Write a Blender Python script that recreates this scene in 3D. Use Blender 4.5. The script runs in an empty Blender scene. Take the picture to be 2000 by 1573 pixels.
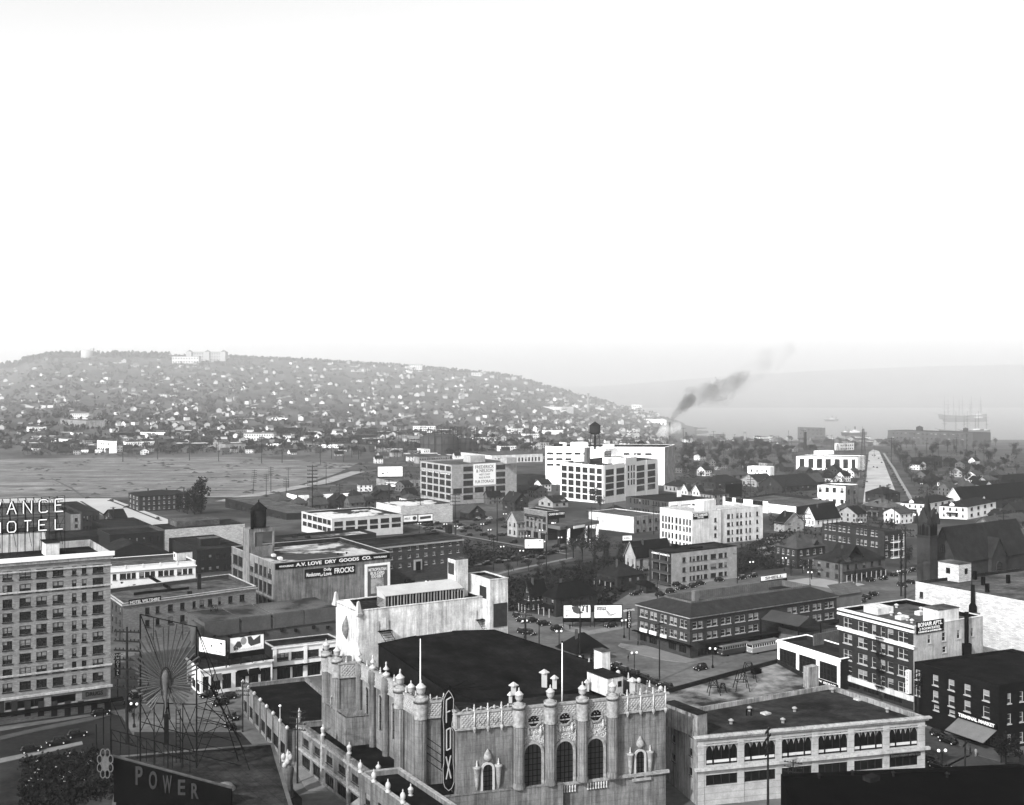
import bpy, math, random
from mathutils import Vector, Matrix
random.seed(7)
R = random.Random(11)
sc = bpy.context.scene
col = sc.collection
# ---------------------------------------------------------------- camera
F, CX, HY, CZ = 2150.0, 1000.0, 735.0, 78.0      # focal length, centre and horizon in picture pixels; camera height in metres
cam_d = bpy.data.cameras.new('camera'); cam = bpy.data.objects.new('camera', cam_d); col.objects.link(cam)
cam.location = (0, 0, CZ); cam.rotation_euler = (math.radians(90), 0, 0)
cam_d.sensor_width = 36; cam_d.lens = 36 * F / 2000; cam_d.shift_y = -(786.5 - HY) / 2000
cam_d.clip_start = 1; cam_d.clip_end = 20000
sc.camera = cam
# ---------------------------------------------------------------- light
SUN_DIR = Vector((-0.50, -0.66, 0.58)).normalized()      # towards the sun: behind and left of the camera
EL = math.asin(SUN_DIR.z); AZ = math.atan2(SUN_DIR.x, SUN_DIR.y)
w = bpy.data.worlds.new('World'); sc.world = w; w.use_nodes = True
nt = w.node_tree; nt.nodes.clear()
sky = nt.nodes.new('ShaderNodeTexSky'); sky.sky_type = 'NISHITA'; sky.sun_disc = False
sky.sun_elevation = EL; sky.sun_rotation = AZ; sky.air_density = 1.0; sky.dust_density = 1.7; sky.ozone_density = 1.0
bw = nt.nodes.new('ShaderNodeRGBToBW'); bg = nt.nodes.new('ShaderNodeBackground'); wo = nt.nodes.new('ShaderNodeOutputWorld')
nt.links.new(sky.outputs[0], bw.inputs[0]); nt.links.new(bw.outputs[0], bg.inputs[0]); nt.links.new(bg.outputs[0], wo.inputs[0])
bg.inputs[1].default_value = 0.15
sl = bpy.data.lights.new('sun', 'SUN'); sl.energy = 2.5; sl.angle = math.radians(0.6); sl.color = (1, 1, 1)
so = bpy.data.objects.new('sun', sl); col.objects.link(so)
so.rotation_euler = (-SUN_DIR).to_track_quat('-Z', 'Y').to_euler(); so.location = (-200, -300, 400)
sc.view_settings.view_transform = 'Standard'; sc.view_settings.look = 'None'
sc.view_settings.gamma = 1; sc.view_settings.use_curve_mapping = False
sc.view_settings.exposure = 1.35
HAZE = 0.000110
cy = sc.cycles
cy.max_bounces = 5; cy.diffuse_bounces = 2; cy.glossy_bounces = 2; cy.transmission_bounces = 2; cy.volume_bounces = 1
cy.use_denoising = True
# ---------------------------------------------------------------- terrain and projection
GB = [(0, 0.0), (430, 0.0), (600, -4.0), (800, -10.0), (1000, -16.5), (1300, -25.0), (1600, -31.0), (1950, -37.0), (20000, -37.0)]
def G(Y):
    for (a, za), (b, zb) in zip(GB, GB[1:]):
        if Y <= b: return za + (zb - za) * (Y - a) / (b - a)
    return -37.0
def sstep(a, b, x):
    t = min(1, max(0, (x - a) / (b - a))); return t * t * (3 - 2 * t)
RIDGE = [(-900, 760), (-100, 735), (42, 712), (60, 702), (110, 696), (200, 695), (300, 697), (420, 697), (520, 699), (620, 705), (760, 713),
         (860, 722), (960, 730), (1010, 738), (1060, 754), (1130, 774), (1190, 788), (1250, 803), (1300, 815), (1350, 828), (1400, 850), (1440, 880), (9000, 880)]
FAR = [(-900, 730), (900, 752), (1150, 758), (1300, 745), (1450, 733), (1600, 724), (1800, 716), (2000, 712), (2600, 715), (9000, 720)]
def interp(tab, x):
    for (a, ya), (b, yb) in zip(tab, tab[1:]):
        if x <= b: return ya + (yb - ya) * max(0, (x - a)) / (b - a)
    return tab[-1][1]
def terr(X, Y):
    g = G(Y)
    if Y < 1430: return g
    px = CX + X / Y * F
    yr = 2700 - 0.0 * px
    zr = CZ + (HY - interp(RIDGE, px)) * yr / F
    zr = max(zr, -37.0)
    t = min(1, max(0, (Y - 1430) / (yr - 1430)))
    s = t ** 1.12
    z = g + (zr - g) * s if zr > g else g
    if Y > yr:
        z = zr - (Y - yr) * 0.06
        z = max(z, -37.0)
    z += 2.2 * math.sin(X * .013 + 1) * math.sin(Y * .011) * min(1, t * 3) * (1 if zr > 0 else .1) * (1 - sstep(2500, 2700, Y))
    bx = 1425 - (Y - 2000) * .115 + 14 * math.sin(Y * .011) + 9 * math.sin(Y * .031); lake = sstep(bx - 18, bx + 18, px) * sstep(1990, 2040, Y) * (1 - sstep(3960, 4060, Y))
    z = z * (1 - lake) + (-46) * lake
    if Y > 3900:
        zf = CZ + (HY - interp(FAR, px)) * 5600 / F
        u = sstep(4000, 5600, Y); z = max(z, -37 + (zf + 37) * u) if lake < .5 else z
    return z
def zpt(px, py, z):
    Y = (CZ - z) * F / (py - HY); return Vector(((px - CX) / F * Y, Y, z))
def ysc(Y): return HY + (CZ - G(Y)) * F / Y
def gpt(px, py, flat=False):
    a, b = 60.0, 4200.0
    for _ in range(50):
        m = (a + b) / 2
        if ysc(m) > py: a = m
        else: b = m
    if a > 1420 and not flat and px < 1330:
        h = hillpt(px, py)
        if h: return h
    return Vector(((px - CX) / F * a, a, G(a)))
def hillpt(px, py):
    Y = 1400.0; k = (px - CX) / F
    while Y < 2700:
        z = terr(k * Y, Y)
        if HY + (CZ - z) * F / Y <= py: return Vector((k * Y, Y, z))
        Y += 14
    return None
def pix(P): return (CX + P.x / P.y * F, HY + (CZ - P.z) * F / P.y)
def vdir(vx): return Vector(((vx - CX) / F, 1.0)).normalized()
def hit(P, d, px):
    k = (px - CX) / F
    t = (k * P.y - P.x) / (d.x - k * d.y); return Vector((P.x + t * d.x, P.y + t * d.y))
VPL, VPR = -400.0, 4350.0
DL, DR = vdir(VPL), vdir(VPR)
# ---------------------------------------------------------------- materials
MATS = {}
def M(name, g, amp=.18, scale=.35, rough=.85, kind='noise', spec=.3, p=None, metal=0):
    key = name
    if key in MATS: return MATS[key]
    m = bpy.data.materials.new(name); m.use_nodes = True; MATS[key] = m
    if kind != 'glass' and rough > .55: spec = .0
    g = g ** 1.3; 
    if kind == 'patch': p = (p[0] ** 1.25,) + tuple(p[1:])
    n = m.node_tree; N, L = n.nodes, n.links
    bs = N['Principled BSDF']; bs.inputs['Roughness'].default_value = rough
    bs.inputs['Specular IOR Level'].default_value = spec; bs.inputs['Metallic'].default_value = metal
    tc = N.new('ShaderNodeTexCoord')
    def mapping(sc_, src='UV'):
        mp = N.new('ShaderNodeMapping'); mp.inputs['Scale'].default_value = sc_
        L.new(tc.outputs[src], mp.inputs[0]); return mp.outputs[0]
    def noise(vec, s, det=4, ro=.6):
        t = N.new('ShaderNodeTexNoise'); t.inputs['Scale'].default_value = s; t.inputs['Detail'].default_value = det
        t.inputs['Roughness'].default_value = ro; L.new(vec, t.inputs['Vector']); return t.outputs[0]
    def rng(f, lo, hi, a=.3, b=.7):
        t = N.new('ShaderNodeMapRange'); t.inputs[1].default_value = a; t.inputs[2].default_value = b
        t.inputs[3].default_value = lo; t.inputs[4].default_value = hi; L.new(f, t.inputs[0]); return t.outputs[0]
    def mul(a, b, op='MULTIPLY'):
        t = N.new('ShaderNodeMath'); t.operation = op
        for i, v in enumerate((a, b)):
            if isinstance(v, (int, float)): t.inputs[i].default_value = v
            else: L.new(v, t.inputs[i])
        return t.outputs[0]
    ob = mapping((1, 1, 1), 'Object')
    c = rng(noise(ob, scale, 5), g * (1 - amp), g * (1 + amp))
    c = mul(c, rng(noise(ob, scale * 9, 3), 1 - amp * .7, 1 + amp * .7))
    if kind == 'stain':
        c = mul(c, rng(noise(mapping((.9, .05, 1)), 1.3, 6, .7), 1 - p, 1.2, .38, .58))
        c = mul(c, rng(noise(mapping((.12, .12, 1)), 1.0, 6, .75), 1 - p * .7, 1.15, .4, .56))
        c = mul(c, rng(noise(mapping((3, .25, 1)), 1.0, 4, .7), 1 - p * .4, 1.1, .4, .56))
        if name == 'theatre_terracotta':      # block joints
            for ax, per in ((1, 1.1), (0, 1.6)):
                sp = N.new('ShaderNodeSeparateXYZ'); L.new(tc.outputs['UV'], sp.inputs[0]); f = N.new('ShaderNodeMath'); f.operation = 'FRACT'; L.new(mul(sp.outputs[ax], 1 / per), f.inputs[0]); c = mul(c, rng(f.outputs[0], .72, 1, .02, .1))
    if kind == 'tar':    # felt seams, mended patches and dried puddles
        mp = N.new('ShaderNodeMapping'); mp.inputs['Rotation'].default_value = (0, 0, -.60); L.new(tc.outputs['UV'], mp.inputs[0]); sp = N.new('ShaderNodeSeparateXYZ'); L.new(mp.outputs[0], sp.inputs[0])
        f = N.new('ShaderNodeMath'); f.operation = 'FRACT'; L.new(mul(sp.outputs[0], 1 / 2.2), f.inputs[0]); c = mul(c, rng(f.outputs[0], .62, 1, .02, .09))
        c = mul(c, rng(noise(mapping((.09, .16, 1)), 1, 6, .7), .55, 1.9, .36, .68)); c = mul(c, rng(noise(mapping((.5, .5, 1)), 1, 4, .8), .75, 1.5, .4, .7))
    if kind == 'brick':
        b = N.new('ShaderNodeTexBrick'); b.inputs['Scale'].default_value = 1
        b.inputs['Brick Width'].default_value = p[0]; b.inputs['Row Height'].default_value = p[1]
        b.inputs['Mortar Size'].default_value = p[1] * .12; b.inputs['Mortar'].default_value = (p[2],) * 3 + (1,)
        b.inputs['Color1'].default_value = (1 - .22,) * 3 + (1,); b.inputs['Color2'].default_value = (1.25,) * 3 + (1,)
        L.new(mapping((1, 1, 1)), b.inputs[0])
        rb = N.new('ShaderNodeRGBToBW'); L.new(b.outputs[0], rb.inputs[0]); c = mul(c, rb.outputs[0])
        c = mul(c, rng(noise(mapping((.5, 3, 1)), .7, 5, .7), 1 - amp * 1.7, 1 + amp, .35, .65))
    if kind == 'lines':   # p = (horizontal period or 0, vertical period or 0, darkness)
        for ax, per in ((1, p[0]), (0, p[1])):
            if per:
                sp = N.new('ShaderNodeSeparateXYZ'); L.new(tc.outputs['UV'], sp.inputs[0])
                q = mul(mul(sp.outputs[ax], 1 / per), 1.0, 'FRACT') if False else None
                f = N.new('ShaderNodeMath'); f.operation = 'FRACT'; L.new(mul(sp.outputs[ax], 1 / per), f.inputs[0])
                c = mul(c, rng(f.outputs[0], 1 - p[2], 1, .02, .16))
        c = mul(c, rng(noise(mapping((.4, .4, 1)), 1, 5, .7), .8, 1.15, .35, .65))
    if kind == 'patch':   # two tones in large patches: p = other tone, patch scale, edge
        f = rng(noise(mapping((1, 1, 1), 'Object'), p[1], 6, .62), 0, 1, .5 - p[2], .5 + p[2])
        mx = N.new('ShaderNodeMix'); mx.data_type = 'FLOAT'; L.new(f, mx.inputs[0]); L.new(c, mx.inputs[2])
        L.new(rng(noise(ob, scale * 3, 4), p[0] * .8, p[0] * 1.2), mx.inputs[3]); c = mx.outputs[0]
    if kind == 'streak':  # long faint tracks in the ground: p strength
        c = mul(c, rng(noise(mapping((.006, .045, 1), 'Object'), 1, 7, .75), 1 - p, 1 + p, .36, .64))
        c = mul(c, rng(noise(mapping((.02, .15, 1), 'Object'), 1, 7, .75), 1 - p, 1 + p, .36, .64))
    L.new(c, bs.inputs['Base Color'])
    if kind not in ('glass', 'flat'):
        bp = N.new('ShaderNodeBump'); bp.inputs['Strength'].default_value = .25; bp.inputs['Distance'].default_value = .05
        L.new(noise(ob, 3.0, 3), bp.inputs['Height']); L.new(bp.outputs[0], bs.inputs['Normal'])
    return m
GLASS = M('window_glass', .035, .5, 1.5, .18, 'glass', .6)
GLASS_D = M('dark_glass', .012, .5, 1.0, .2, 'glass', .5)
WFRAME = M('white_frame_paint', .42, .15)
DFRAME = M('dark_frame_paint', .05, .2)
SHADE = M('window_shade_cloth', .26, .3)
TAR = M('tar_roof', .036, .35, .12, kind='tar')
TAR_G = M('grey_roof', .10, .3, .1, kind='tar')
TAR_P = M('puddled_roof', .06, .25, .2, .8, 'patch', .3, (.50, .07, .02))
TAR_W = M('pale_roof', .42, .25, .2, .8, 'patch', .3, (.07, .06, .03))
BLACK = M('black_paint', .012, .3)
WHITE = M('white_paint', .80, .05)
STEEL = M('dark_steel', .02, .3, 1, .6)
WOODP = M('pole_wood', .035, .3)
CONC = M('concrete', .33, .15, .3)
# ---------------------------------------------------------------- mesh builder
class MB:
    def __init__(s): s.v = []; s.f = []; s.m = []; s.sm = []
    def add(s, vs, fs, mi=0, smooth=False):
        o = len(s.v); s.v += [tuple(v) for v in vs]
        for f in fs: s.f.append(tuple(i + o for i in f)); s.m.append(mi); s.sm.append(smooth)
        return s
    def box(s, x0, y0, z0, x1, y1, z1, mi=0):
        return s.add([(x0, y0, z0), (x1, y0, z0), (x1, y1, z0), (x0, y1, z0), (x0, y0, z1), (x1, y0, z1), (x1, y1, z1), (x0, y1, z1)],
                     [(3, 2, 1, 0), (4, 5, 6, 7), (0, 1, 5, 4), (1, 2, 6, 5), (2, 3, 7, 6), (3, 0, 4, 7)], mi)
    def obox(s, o, a, b, c, mi=0):     # oriented: origin and three edge vectors
        o, a, b, c = map(Vector, (o, a, b, c))
        return s.add([o, o + a, o + a + b, o + b, o + c, o + a + c, o + a + b + c, o + b + c],
                     [(3, 2, 1, 0), (4, 5, 6, 7), (0, 1, 5, 4), (1, 2, 6, 5), (2, 3, 7, 6), (3, 0, 4, 7)], mi)
    def prism(s, pts, z0, z1, mi=0, top=True, bot=True):
        n = len(pts)
        fs = [(i, (i + 1) % n, n + (i + 1) % n, n + i) for i in range(n)]
        if top: fs.append(tuple(range(n, 2 * n)))
        if bot: fs.append(tuple(range(n - 1, -1, -1)))
        return s.add([(p[0], p[1], z0) for p in pts] + [(p[0], p[1], z1) for p in pts], fs, mi)
    def ring(s, inner, outer, z0, z1, mi=0):
        n = len(inner)
        vs = [(p[0], p[1], z) for z in (z0, z1) for P in (outer, inner) for p in P]
        fs = []
        for i in range(n):
            j = (i + 1) % n
            fs += [(i, j, 2 * n + j, 2 * n + i), (n + j, n + i, 3 * n + i, 3 * n + j), (2 * n + i, 2 * n + j, 3 * n + j, 3 * n + i), (j, i, n + i, n + j)]
        return s.add(vs, fs, mi)
    def tube(s, p, q, r0, r1=None, n=6, mi=0, cap=True):
        p, q = Vector(p), Vector(q); r1 = r0 if r1 is None else r1
        d = (q - p); d.normalize(); a = d.orthogonal().normalized(); b = d.cross(a)
        vs = [c + (a * math.cos(2 * math.pi * i / n) + b * math.sin(2 * math.pi * i / n)) * r for c, r in ((p, r0), (q, r1)) for i in range(n)]
        fs = [(i, (i + 1) % n, n + (i + 1) % n, n + i) for i in range(n)]
        if cap: fs += [tuple(range(n - 1, -1, -1)), tuple(range(n, 2 * n))]
        return s.add(vs, fs, mi, n > 6)
    def lathe(s, prof, c=(0, 0, 0), n=12, mi=0, sm=True):   # prof: (r, z) from bottom to top
        vs = [(c[0] + r * math.cos(2 * math.pi * i / n), c[1] + r * math.sin(2 * math.pi * i / n), c[2] + z) for r, z in prof for i in range(n)]
        fs = [(k * n + i, k * n + (i + 1) % n, (k + 1) * n + (i + 1) % n, (k + 1) * n + i) for k in range(len(prof) - 1) for i in range(n)]
        fs += [tuple(range((len(prof) - 1) * n, len(prof) * n))]
        return s.add(vs, fs, mi, sm)
    def mesh(s, name, mats, uv=True):
        me = bpy.data.meshes.new(name); me.from_pydata(s.v, [], s.f)
        for m in (mats if isinstance(mats, (list, tuple)) else [mats]): me.materials.append(m)
        if any(s.m): me.polygons.foreach_set('material_index', s.m)
        if any(s.sm): me.polygons.foreach_set('use_smooth', s.sm)
        if uv and len(s.f) < 30000:
            l = me.uv_layers.new(name='uv'); dat = [0.0] * (2 * len(me.loops)); k = 0; V = s.v
            for f, p in zip(s.f, me.polygons):
                nx, ny, nz = p.normal
                h = math.hypot(nx, ny)
                if h < .5:
                    for i in f: dat[k] = V[i][0]; dat[k + 1] = V[i][1]; k += 2
                else:
                    tx, ty = -ny / h, nx / h
                    for i in f: dat[k] = V[i][0] * tx + V[i][1] * ty; dat[k + 1] = V[i][2]; k += 2
            l.data.foreach_set('uv', dat)
        return me
    def build(s, name, mat, parent=None, loc=(0, 0, 0), uv=True):
        return put(name, s.mesh(name, mat, uv), parent, loc)
def put(name, me, parent=None, loc=(0, 0, 0), mat=None):
    o = bpy.data.objects.new(name, me); col.objects.link(o); o.parent = parent
    if mat is not None: o.matrix_local = mat
    else: o.location = loc
    return o
def tag(o, label=None, cat=None, group=None, kind=None):
    if label: o['label'] = label
    if cat: o['category'] = cat
    if group: o['group'] = group
    if kind: o['kind'] = kind
    return o
def thing(name, loc, label, cat, group=None, rz=0):
    o = bpy.data.objects.new(name, None); col.objects.link(o); o.location = loc; o.rotation_euler = (0, 0, rz)
    o.empty_display_size = .5
    return tag(o, label, cat, group)
def copy_tree(o, parent=None):
    c = o.copy(); col.objects.link(c); c.parent = parent
    for ch in list(o.children): copy_tree(ch, c)
    return c
def V2(p): return Vector((p[0], p[1]))
def offset(pts, d):      # move each edge outwards (d > 0); pts in the order left-to-right seen from outside
    n = len(pts); out = []
    for i in range(n):
        a, b, c = V2(pts[i - 1]), V2(pts[i]), V2(pts[(i + 1) % n])
        e1 = (b - a).normalized(); e2 = (c - b).normalized()
        n1 = Vector((e1.y, -e1.x)); n2 = Vector((e2.y, -e2.x))
        m = n1 + n2; m = m / max(.2, m.dot(n1)) if m.length > 1e-6 else n1
        out.append(b + m * d)
    return out
TXT = {}
def text_mesh(body, mat, w, h, depth=.04, bold=.02, shear=0, fit=True):
    key = (body, mat.name, round(w, 2), round(h, 2), depth)
    if key in TXT: return TXT[key]
    cu = bpy.data.curves.new('lettering', 'FONT'); cu.body = body; cu.align_x = 'CENTER'; cu.extrude = .02; cu.offset = bold; cu.shear = shear
    cu.resolution_u = 3; cu.space_line = .95
    ob = bpy.data.objects.new('lettering', cu); col.objects.link(ob)
    bpy.context.view_layer.update()
    me = bpy.data.meshes.new_from_object(ob)
    bpy.data.objects.remove(ob); bpy.data.curves.remove(cu)
    xs = [v.co.x for v in me.vertices]; ys = [v.co.y for v in me.vertices]; zs = [v.co.z for v in me.vertices]
    x0, x1, y0, y1 = min(xs), max(xs), min(ys), max(ys); dz = max(zs) or 1
    for v in me.vertices:
        v.co = ((v.co.x - x0) / (x1 - x0) * w, (v.co.y - y0) / (y1 - y0) * h, v.co.z / dz * depth)
    me.materials.clear(); me.materials.append(mat); TXT[key] = me; return me
def lettering(body, mat, parent, mat4, w, h, name='lettering', **k):
    return put(name, text_mesh(body, mat, w, h, **k), parent, mat=mat4)
# ---------------------------------------------------------------- windows
WC = {}
def win_mesh(w, h, nx, nz, t, sill, mat):
    key = ('f', round(w, 1), round(h, 1), nx, nz, t, sill, mat.name)
    if key not in WC:
        b = MB(); w_, h_ = round(w, 1), round(h, 1)
        b.box(0, -.12, 0, t, 0, h_); b.box(w_ - t, -.12, 0, w_, 0, h_); b.box(t, -.12, 0, w_ - t, 0, t); b.box(t, -.12, h_ - t, w_ - t, 0, h_)
        for i in range(1, nx):
            x = w_ * i / nx; b.box(x - t * .6, -.10, t, x + t * .6, -.01, h_ - t)
        for i in range(1, nz):
            z = h_ * i / nz; b.box(t, -.09, z - t * .4, w_ - t, -.02, z + t * .4)
        if sill: b.box(-.15, -.05, -sill, w_ + .15, .30, -.01)
        WC[key] = b.mesh('window_frame', mat, False)
    return WC[key]
def quad_mesh(w, h, mat, y=-.07, z0=0, name='pane', t=0):
    key = ('q', round(w, 1), round(h, 1), mat.name, y, round(z0, 1), t)
    if key not in WC:
        b = MB(); w, h = round(w, 1), round(h, 1)
        b.box(t, y - .02, z0 + t, w - t, y, z0 + h - t)
        WC[key] = b.mesh(name, mat, False)
    return WC[key]
ST = dict(dh=dict(nx=1, nz=2, t=.10, sill=.18, mat=WFRAME, shade=.55), dh2=dict(nx=2, nz=2, t=.12, sill=.2, mat=WFRAME, shade=.5),
          dark=dict(nx=1, nz=2, t=.08, sill=.12, mat=DFRAME, shade=.25), ind=dict(nx=3, nz=3, t=.08, sill=.12, mat=DFRAME, shade=.2),
          shop=dict(nx=4, nz=1, t=.09, sill=0, mat=DFRAME, shade=0), shopw=dict(nx=3, nz=2, t=.10, sill=0, mat=WFRAME, shade=0),
          big=dict(nx=5, nz=3, t=.09, sill=.15, mat=DFRAME, shade=0), hot=dict(nx=2, nz=2, t=.10, sill=.22, mat=DFRAME, shade=.75),
          hot1=dict(nx=1, nz=2, t=.09, sill=.22, mat=DFRAME, shade=.75), tall=dict(nx=1, nz=3, t=.08, sill=.1, mat=DFRAME, shade=.1))
def window(parent, mat4, w, h, style):
    s = ST[style]
    f = put('window', win_mesh(w, h, s['nx'], s['nz'], s['t'], s['sill'], s['mat']), parent, mat=mat4)
    put('pane', quad_mesh(w, h, GLASS if style not in ('shop', 'big') else GLASS_D, -.07, t=.03), f)
    if s['shade'] and R.random() < s['shade'] and w < 4:
        hh = h * R.choice((.35, .5, .5, .62))
        n = s['nx']
        for i in range(n):
            if n > 1 and R.random() < .25: continue
            q = put('shade', quad_mesh(w / n - .24, hh, SHADE, -.045), f); q.location = (w / n * i + .12, 0, h - round(hh, 1) - .1)
    return f
# ---------------------------------------------------------------- buildings
THINGS = []
class Bld:
    def __init__(s, name, label, cat='building', N=None, yb=None, z=None, xl=None, xr=None, vl=VPL, vr=VPR, pts=None, group=None, z0=None, n=1):
        if pts is None:
            if z is None:
                g = gpt(N[0], yb); z = CZ - (N[1] - HY) * g.y / F; P = V2(g)
            else: P = V2(zpt(N[0], N[1], z))
            dl, dr = vdir(vl), vdir(vr)
            PL = hit(P, dl, xl); PR = hit(P, dr, xr)
            pts = [PL, P, PR, PL + PR - P]
        s.pts = [V2(p) for p in pts]; s.z1 = z; s.n = n
        s.z0 = min(G(p.y) for p in s.pts) - .3 if z0 is None else z0
        s.o = Vector((s.pts[n].x, s.pts[n].y, s.z0))
        s.root = thing(name, s.o, label, cat, group); THINGS.append(s.root)
        s.lp = [p - V2(s.o) for p in s.pts]
        s.H = s.z1 - s.z0
        s.op = {}
    def face(s, i):
        a, b = s.lp[i], s.lp[(i + 1) % len(s.lp)]; d = b - a; L = d.length; d = d / L
        return a, d, Vector((d.y, -d.x)), L
    def loc(s, i, px, py):
        a, d, n, L = s.face(i); A = a + V2(s.o); Q = hit(A, d, px); t = (Q - A).dot(d)
        z = CZ - (py - HY) * Q.y / F - s.z0
        return t, z
    def m4(s, i, t, z, out=0):
        a, d, n, L = s.face(i); p = a + d * t + n * out
        return Matrix(((d.x, n.x, 0, p.x), (d.y, n.y, 0, p.y), (0, 0, 1, z), (0, 0, 0, 1)))
    def t4(s, i, t, z, out=0):     # for lettering: x along the face, y up, z outwards
        a, d, n, L = s.face(i); p = a + d * t + n * out
        return Matrix(((d.x, 0, n.x, p.x), (d.y, 0, n.y, p.y), (0, 1, 0, z), (0, 0, 0, 1)))
    def grid(s, i, cols, rows, refx, style, skip=()):
        zr = [(s.loc(i, refx, y1)[1], s.loc(i, refx, y0)[1]) for y0, y1 in rows]
        for a, b in cols:
            t0 = s.loc(i, a, 900)[0]; t1 = s.loc(i, b, 900)[0]
            for k, (za, zb) in enumerate(zr):
                if za < .3: za = .3
                if zb - za < .5: continue
                s.op.setdefault(i, []).append((t0, t1, za, zb, style))
    def auto(s, i, n, rows, style, wf=.5, hf=.5, z0=0, z1=None, m=.04):
        L = s.face(i)[3]; z1 = s.H - .9 if z1 is None else z1; c = L * (1 - 2 * m) / n; h = (z1 - z0) / rows
        for k in range(n):
            for r in range(rows):
                x = L * m + c * (k + .5 - wf / 2); z = z0 + h * (r + .5 - hf / 2) + .1
                s.op.setdefault(i, []).append((x, x + c * wf, z, z + h * hf, style))
    def walls(s, mats, depth=.22, z0=0, z1=None, skip=()):
        z1 = s.H if z1 is None else z1
        for i in range(len(s.lp)):
            if i in skip: continue
            mat = mats[i] if isinstance(mats, dict) and i in mats else (mats.get(-1) if isinstance(mats, dict) else mats)
            a, d, n, L = s.face(i); ops = s.op.get(i, [])
            b = MB(); P = lambda t, z, o=0: (a.x + d.x * t + n.x * o, a.y + d.y * t + n.y * o, z)
            if not ops: b.add([P(0, z0), P(L, z0), P(L, z1), P(0, z1)], [(0, 1, 2, 3)])
            else:
                rd = lambda v: round(v, 2)
                xs = sorted({0, rd(L)} | {rd(v) for o in ops for v in o[:2]}); zs = sorted({rd(z0), rd(z1)} | {rd(v) for o in ops for v in o[2:4]})
                for x0, x1 in zip(xs, xs[1:]):
                    run = None
                    for q0, q1 in zip(zs, zs[1:]):
                        cx, cz = (x0 + x1) / 2, (q0 + q1) / 2
                        inside = any(o[0] < cx < o[1] and o[2] < cz < o[3] for o in ops)
                        if inside:
                            if run: b.add([P(x0, run[0]), P(x1, run[0]), P(x1, run[1]), P(x0, run[1])], [(0, 1, 2, 3)]); run = None
                        else: run = (run[0], q1) if run else (q0, q1)
                    if run: b.add([P(x0, run[0]), P(x1, run[0]), P(x1, run[1]), P(x0, run[1])], [(0, 1, 2, 3)])
                for x0, x1, q0, q1, st in ops:
                    D = -depth
                    b.add([P(x0, q0), P(x1, q0), P(x1, q1), P(x0, q1), P(x0, q0, D), P(x1, q0, D), P(x1, q1, D), P(x0, q1, D)],
                          [(0, 4, 5, 1), (1, 5, 6, 2), (2, 6, 7, 3), (3, 7, 4, 0)])
                for x0, x1, q0, q1, st in ops:
                    window(s.root, s.m4(i, x0, q0, -depth * .5), x1 - x0, q1 - q0, st)
            b.build('wall', mat, s.root)
        return s
    def roof(s, mat, par=.7, th=.35, pm=None, cope=None):
        inn = offset(s.lp, -th)
        b = MB(); b.add([(p.x, p.y, s.H - par) for p in inn], [tuple(range(len(inn)))]); s.r = b.build('roof', mat, s.root)
        if par > 0:
            b = MB(); b.ring(inn, offset(s.lp, -.003), s.H - par - .02, s.H - .003); b.build('parapet', pm or mat, s.root)
        if cope:
            b = MB(); b.ring(offset(s.lp, -th - .06), offset(s.lp, .1), s.H, s.H + .14); b.build('coping', cope, s.root)
        return s
    def band(s, faces, z, h, out, mat, name='cornice', t0=0, t1=None):
        b = MB()
        for i in faces:
            a, d, n, L = s.face(i); e = L if t1 is None else t1; o = a + d * (t0 - (out if t0 == 0 else 0)) + n * .004
            b.obox((o.x, o.y, z), tuple(d * (e - t0 + out * (1 if t0 or t1 else 2))) + (0,), tuple(n * out) + (0,), (0, 0, h))
        return b.build(name, mat, s.root)
    def pier(s, i, ts, w, z0, z1, out, mat, name='pier'):
        for t in ts:
            a, d, n, L = s.face(i); o = a + d * (t - w / 2) + n * .003
            MB().obox((o.x, o.y, z0), tuple(d * w) + (0,), tuple(n * out) + (0,), (0, 0, z1 - z0)).build(name, mat, s.root)
    def sign(s, i, x0, y0, x1, y1, mat, out=.25, name='sign', txt=None, tm=None, ins=(.04, .15), **k):
        """panel between picture columns x0 and x1; y0, y1 its top and bottom at x0"""
        ta, zt = s.loc(i, x0, y0); _, zb = s.loc(i, x0, y1); tb, _ = s.loc(i, x1, y0)
        a, d, n, L = s.face(i); o = a + d * ta + n * .02
        p = MB().obox((o.x, o.y, zb), tuple(d * (tb - ta)) + (0,), tuple(n * out) + (0,), (0, 0, zt - zb)).build(name, mat, s.root)
        for body, u0, u1, v0, v1 in (txt or []):
            w = (tb - ta) * (u1 - u0); h = (zt - zb) * (v1 - v0)
            lettering(body, tm, p, s.t4(i, ta + (tb - ta) * u0, zb + (zt - zb) * v0, out + .03), w, h, **k)
        return p
    def rp(s, px, py, z=None):    # a point on the roof seen at this pixel, in the building's own frame
        z = s.H - .7 if z is None else z
        p = zpt(px, py, z + s.z0); return Vector((p.x - s.o.x, p.y - s.o.y, z))
def child_box(b, name, px, py, z, wl, wr, h, mat, dl=None, dr=None, roofm=None, wins=()):
    """box standing on a roof: near corner at the pixel, wl metres along the left direction, wr along the right"""
    P = b.rp(px, py, z); dl = dl or DL; dr = dr or DR
    A = P.xy + dl * wl; C = P.xy + dr * wr; D = A + C - P.xy
    o = MB().prism([A, P.xy, C, D], z, z + h).build(name, mat, b.root)
    if roofm: MB().prism(offset([A, P.xy, C, D], .12), z + h + .002, z + h + .15).build('roof', roofm, o)
    for face, t, zz, w, hh in wins:
        a, d = (A, -dl) if face == 0 else (P.xy, dr); n = Vector((d.y, -d.x)); q = a + d * t + n * .03
        MB().box(0, -.02, 0, w, .03, hh).build('window', GLASS_D, o)
        o.children[-1].matrix_local = Matrix(((d.x, n.x, 0, q.x), (d.y, n.y, 0, q.y), (0, 0, 1, z + zz), (0, 0, 0, 1)))
    return o
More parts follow.
